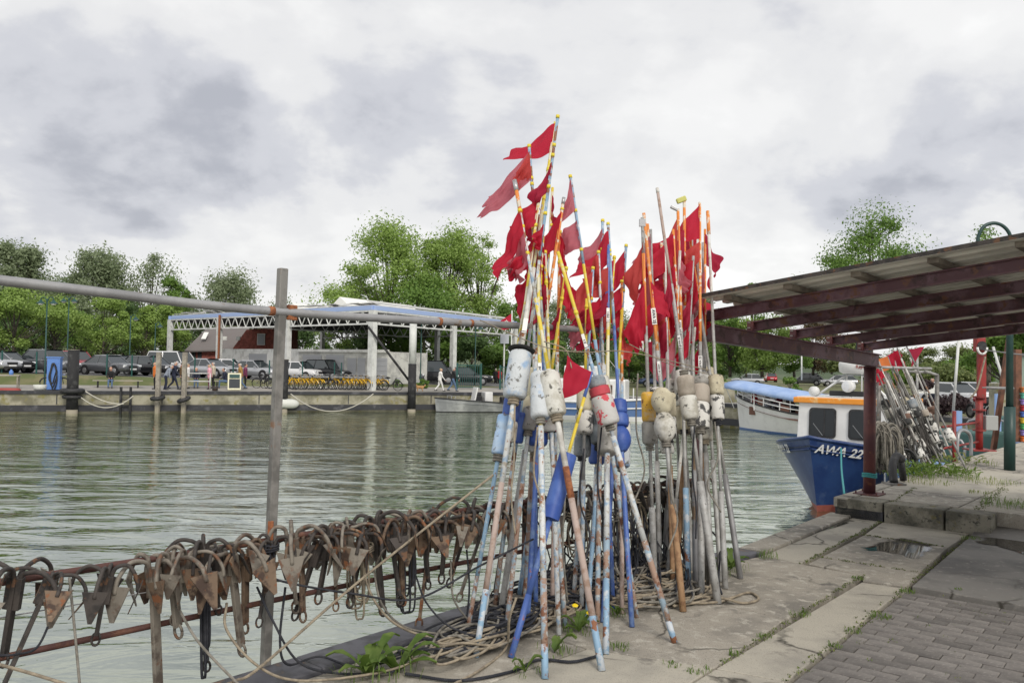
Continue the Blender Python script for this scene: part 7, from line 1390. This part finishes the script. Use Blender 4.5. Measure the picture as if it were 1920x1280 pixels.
# red crane post
q = G(1836,844,ZQ); Yc = q.y; e = empty('crane_post',q,label='red steel crane post with winch head on the quay edge',cat='crane'); hC = P(1836,648,Yc).z-ZQ; zz = lambda py: P(1836,py,Yc).z-ZQ
MB().tube([(0,0,0),(0,0,zz(742))],.062,14).build('lower_column','crane_red',e,True); MB().bar((0,0,zz(745)),(0,0,hC),.055,.07).build('upper_column','crane_red',e); MB().bar((.075,0,zz(755)),(.075,0,hC-.1),.04,.08).build('guide_rail','crane_red',e)
for py in (744,768,806): MB().tube([(0,0,zz(py)-.015),(0,0,zz(py)+.015)],.11,14).build('flange','crane_red',e)
MB().box((0,0,.012),(.4,.4,.024)).build('base_plate','crane_red',e); hd2 = MB().box((0,0,hC+.02),(.17,.14,.26)).build('head_plate','crane_red',e,bevel=.02); MB().lathe([(0,.08),(1,.08)],(0,-.10,hC),(0,-.07,hC),16).build('pulley','rubber',hd2); MB().tube([(.085*math.cos(a),-.09,hC-.03+.12*math.sin(a)) for a in np.linspace(math.pi,2*math.pi,12)],.02,6).build('guard','plate_white',hd2,True)
MB().box((.19,0,zz(792)),(.22,.16,.26)).build('control_box','box_grey',e,bevel=.01); MB().tube([(0,0,zz(726)),(.62,0,zz(727))],.025,8).build('arm','galv',e,True)
MB().tube(bez([(.05,-.1,hC-.2),(-.1,-.12,hC-.75),(-.22,-.1,hC-.95)],5),.015,6).build('cable','rope_tan',e,True)
# red railing
q = G(1789,858,ZQ); e = empty('red_railing',q,label='low red railing left of the crane post',cat='railing'); MB().tube([(0,0,-.3),(0,0,P(1789,770,q.y).z-ZQ)],.032,8).build('post','crane_red',e,True)
d_ = G(1836,844,ZQ)-q
for py in (800,840): z = P(1789,py,q.y).z-ZQ; MB().tube([(-.25,-.1,z),(d_.x,d_.y,z)],.02,8).build('rail','crane_red',e,True)
MB().tube(bez([(.15,.2,-.1),(.2,.25,.35),(.4,.45,.42),(.6,.6,.3),(.62,.62,-.1)],5),.03,8).build('hoop','alu',e,True)
# green arched lamp post
q = G(1893,881,ZQ); e = empty('street_lamp',q,label='tall dark green lamp post with arched top beside the shelter',cat='lamp',group='green street lamps'); Yl = q.y; z = lambda py: P(1897,py,Yl).z-ZQ
MB().tube([(0,0,0),(0,0,z(762))],.075,14).build('lower_pole','lamp_post_green',e,True); MB().tube([(0,0,z(762)),(0,0,z(766)),(0,0,z(460))],[.075,.05,.04],12).build('pole','lamp_post_green',e,True)
a_ = [(0,0,z(462)),(0,0,z(440)),(-.10,0,z(424)),(-.24,0,z(419)),(-.38,0,z(426)),(-.46,0,z(445)),(-.46,0,z(462))]; MB().tube(bez(a_,5),.026,8).build('arch','lamp_post_green',e,True); c = Vector((-.46,0,z(470))); MB().lathe([(0,.34),(.2,.26),(.6,.10),(1,.05)],c+Vector((0,0,-.16)),c+Vector((0,0,.07)),16).build('lamp_shade','lamp_post_green',e,True); MB().lathe([(0,.05),(.5,.11),(1,.12)],c+Vector((0,0,-.28)),c+Vector((0,0,-.15)),12).build('bulb','tent_white',e,True)
# brown post, hut, coloured crates
q = G(1907,828,ZQ); o = MB().box((0,0,(P(1906,655,q.y).z-ZQ)/2),(.12,.12,P(1906,655,q.y).z-ZQ)).build('timber_post','post_brown',None); o.location = q; tag(o,'rough brown timber post at the right edge','post')
q = G(1932,832,ZQ); e = empty('storage_hut',Vector((P(2010,800,19).x,19,ZQ)),label='pale green storage hut cut by the right edge',cat='hut'); MB().box((0,0,.9),(1.4,1.8,1.8)).build('wall','hut_green',e); MB().box((0,0,1.84),(1.6,2.0,.08)).build('roof','roof_dark',e)
for k, (nm, c_) in enumerate((('orange',(.65,.16,.03)),('violet',(.25,.20,.5)),('green',(.08,.35,.12)),('yellow',(.7,.5,.05)),('blue',(.08,.16,.5)),('red',(.45,.04,.05)),('purple',(.30,.22,.55)),('sea green',(.1,.4,.3)),('dark orange',(.55,.2,.06)))):
    m_ = 'crate_'+nm.replace(' ','_'); mat(m_,c_,.5); q = G(1934,828,ZQ); e = empty('crate',q+Vector((0,0,k*.125)),label=f'{nm} plastic crate in the stack at the right edge',cat='crate',group='coloured crates at the right edge'); MB().box((0,0,.065),(.6,.4,.10)).build('box_body',m_,e,bevel=.008); MB().box((0,0,.11),(.64,.44,.022)).build('rim',m_,e)
# stakes and masts behind the quay edge
for px, y0, y1, Y, r_, lb in ((1795,770,850,19,.10,'pale blue mooring stake behind the red railing'),(1871,738,815,24,.09,'pale blue mooring stake right of the crane')):
    a_ = P(px,y0,Y); o = MB().tube([(0,0,0),(0,0,a_.z-ZW+.8)],r_,10).build('mooring_stake','stake_blue',None,True); o.location = (a_.x,a_.y,ZW-.8); tag(o,lb,'stake','blue mooring stakes')
for a_, b_, lb in (((1798,630,24),(1787,775,24),'thin white mast leaning left of the crane'),((1862,650,26),(1898,770,26),'white pole leaning behind the green lamp post'),((1503,660,44),(1503,712,44),'thin white mast behind the tour boat')):
    tag(MB().tube([P(*a_),P(*b_)],.04,8).build('mast','shed_white',None,True),lb,'mast')
tag(MB().tube([P(1838,655,Yc),P(1900,663,14),P(1980,672,13)],.012,6).build('cable','galv',None,True),'steel cable running from the crane head to the right','cable')
q = P(1888,727,26); o = MB().box((0,0,0),(.09,.09,2.6)).build('timber_post','post_brown',None); o.location = G(1878,822,ZQ)+Vector((0,0,1.0)); o.rotation_euler = (0,R(8),0); tag(o,'leaning timber stake beside the grey control box','post')
# concrete pillars on the far quay
for px, yt, yb, Y, w_, lb in ((1364,716,756,52,.75,'concrete pillar on the far quay left of the tour boat'),(1884,718,770,36,.9,'concrete block behind the leaning white pole')):
    q = P(px,yt,Y); o = MB().box((0,0,(q.z-ZF)/2),(w_,w_,q.z-ZF)).build('concrete_pillar','quay_wall',None,bevel=.03); o.location = (q.x,q.y,ZF); tag(o,lb,'pillar')
# motorcycles
def motorcycle(loc, rz, label):
    e = empty('motorcycle',loc,rz,label=label,cat='motorcycle',group='motorcycles on the far quay')
    for x in (-.75,.8):
        t = MB().tube([(x+.29*math.cos(a),0,.33+.29*math.sin(a)) for a in np.linspace(0,6.2832,21)],.06,8,False).build('wheel','tyre',e,True); MB().lathe([(0,.2),(.5,.22),(1,.2)],(x,-.03,.33),(x,.03,.33),14).build('rim','steel',t)
    MB().lathe([(0,.05),(.3,.16),(.8,.15),(1,.06)],(-.05,0,.80),(.5,0,.92),12).build('tank','car_red',e,True); MB().lathe([(0,.05),(.2,.16),(.7,.15),(1,.05)],(-.75,0,.78),(.0,0,.76),10).build('seat','plastic_black',e,True); MB().box((.1,0,.48),(.5,.3,.4)).build('engine','steel',e,bevel=.04); MB().tube([(.15,-.18,.35),(-.9,-.2,.32)],.05,8).build('exhaust','steel',e,True); MB().tube([(.8,0,.33),(.5,0,1.0)],.04,8).build('fork','steel',e,True); MB().tube(bez([(.3,-.38,1.1),(.48,-.2,1.12),(.5,0,1.02),(.48,.2,1.12),(.3,.38,1.1)],4),.018,6).build('handlebar','steel',e,True); MB().lathe([(0,.04),(.6,.1),(1,.09)],(.5,0,.92),(.68,0,.92),12).build('headlight','lamp_glass',e,True); MB().tube([(-.75+.36*math.cos(a),0,.33+.36*math.sin(a)) for a in np.linspace(.4,2.9,9)],.07,6).build('mudguard','boat_white',e,True)
motorcycle(G(1820,786,ZF+.012)+FH*.9,math.atan2(FG.y,FG.x)+2.6,'white and red motorcycle left of the red crane'); motorcycle(G(1862,790,ZF+.012)+FH*.9,math.atan2(FG.y,FG.x)+2.8,'white motorcycle right of the red crane'); motorcycle(G(1889,790,ZF+.012)+FH*1.2,math.atan2(FG.y,FG.x)+2.4,'dark motorcycle beside the concrete block')
# small blue boats at the quay
def small_boat(px, py, Y, txt, label, rz):
    q = P(px,py,Y); e = empty('small_boat',(q.x,q.y,ZW),rz,label=label,cat='boat',group='small blue boats at the near quay'); r_, ed, _ = boat_hull(e,6.0,2.3,1.75,1.35,1.3,-.5,'band_blue','boat_white',.4,.3,.15)
    MB().tube(ed,.06,6).build('gunwale','stake_blue',e,True); mb = MB(); mb.add([x_[0][0]+Vector((0,0,-.12)) for x_ in r_]+[x_[1][-1]+Vector((0,0,-.12)) for x_ in r_][::-1],[tuple(range(2*len(r_)))]); mb.build('deck','alu',e); MB().box((-.9,0,1.7),(1.3,1.4,.9)).build('cabin','tarp_teal',e,bevel=.05); MB().tube(bez([(1.6,-.5,1.5),(1.6,-.5,2.1),(1.6,.5,2.1),(1.6,.5,1.5)],4),.03,6).build('bow_rail','alu',e,True)
    i = 7; 
    for side in (0,1):
        p_ = r_[i][side][1 if side == 0 else 3]; sg = -1 if side == 0 else 1; c = p_+Vector((0,sg*.06,0)); pl = MB().box(c,(.9,.02,.30),Matrix.Rotation(R(-6*sg),3,'Z')).build('number_plate','plate_white',e); lettering(txt,.2,pl,c+Vector((0,sg*.016,0)),(-sg,0,0),(0,0,1),'hull_blue')
QR = math.atan2(-QU.y,-QU.x)
small_boat(1790,850,18.5,'WA13','small blue boat numbered 13 behind the far poles',QR); small_boat(1876,822,25,'WA 15','small blue boat right of the red crane',QR)
# person and sign behind the far poles
q = P(1748,757,46); q.z = ZF+.012; person(q,math.atan2(-1,-.3),'navy','navy','hair_grey','person in navy standing behind the far poles','stand',grp='people on the far quay')
q = P(1738,757,45); q.z = ZF; e = empty('notice_board',q,label='small white notice board behind the far poles',cat='sign'); MB().tube([(0,0,0),(0,0,1.4)],.04,6).build('post','shed_white',e); MB().box((0,-.04,1.25),(1.1,.05,.55)).build('panel','plate_white',e)
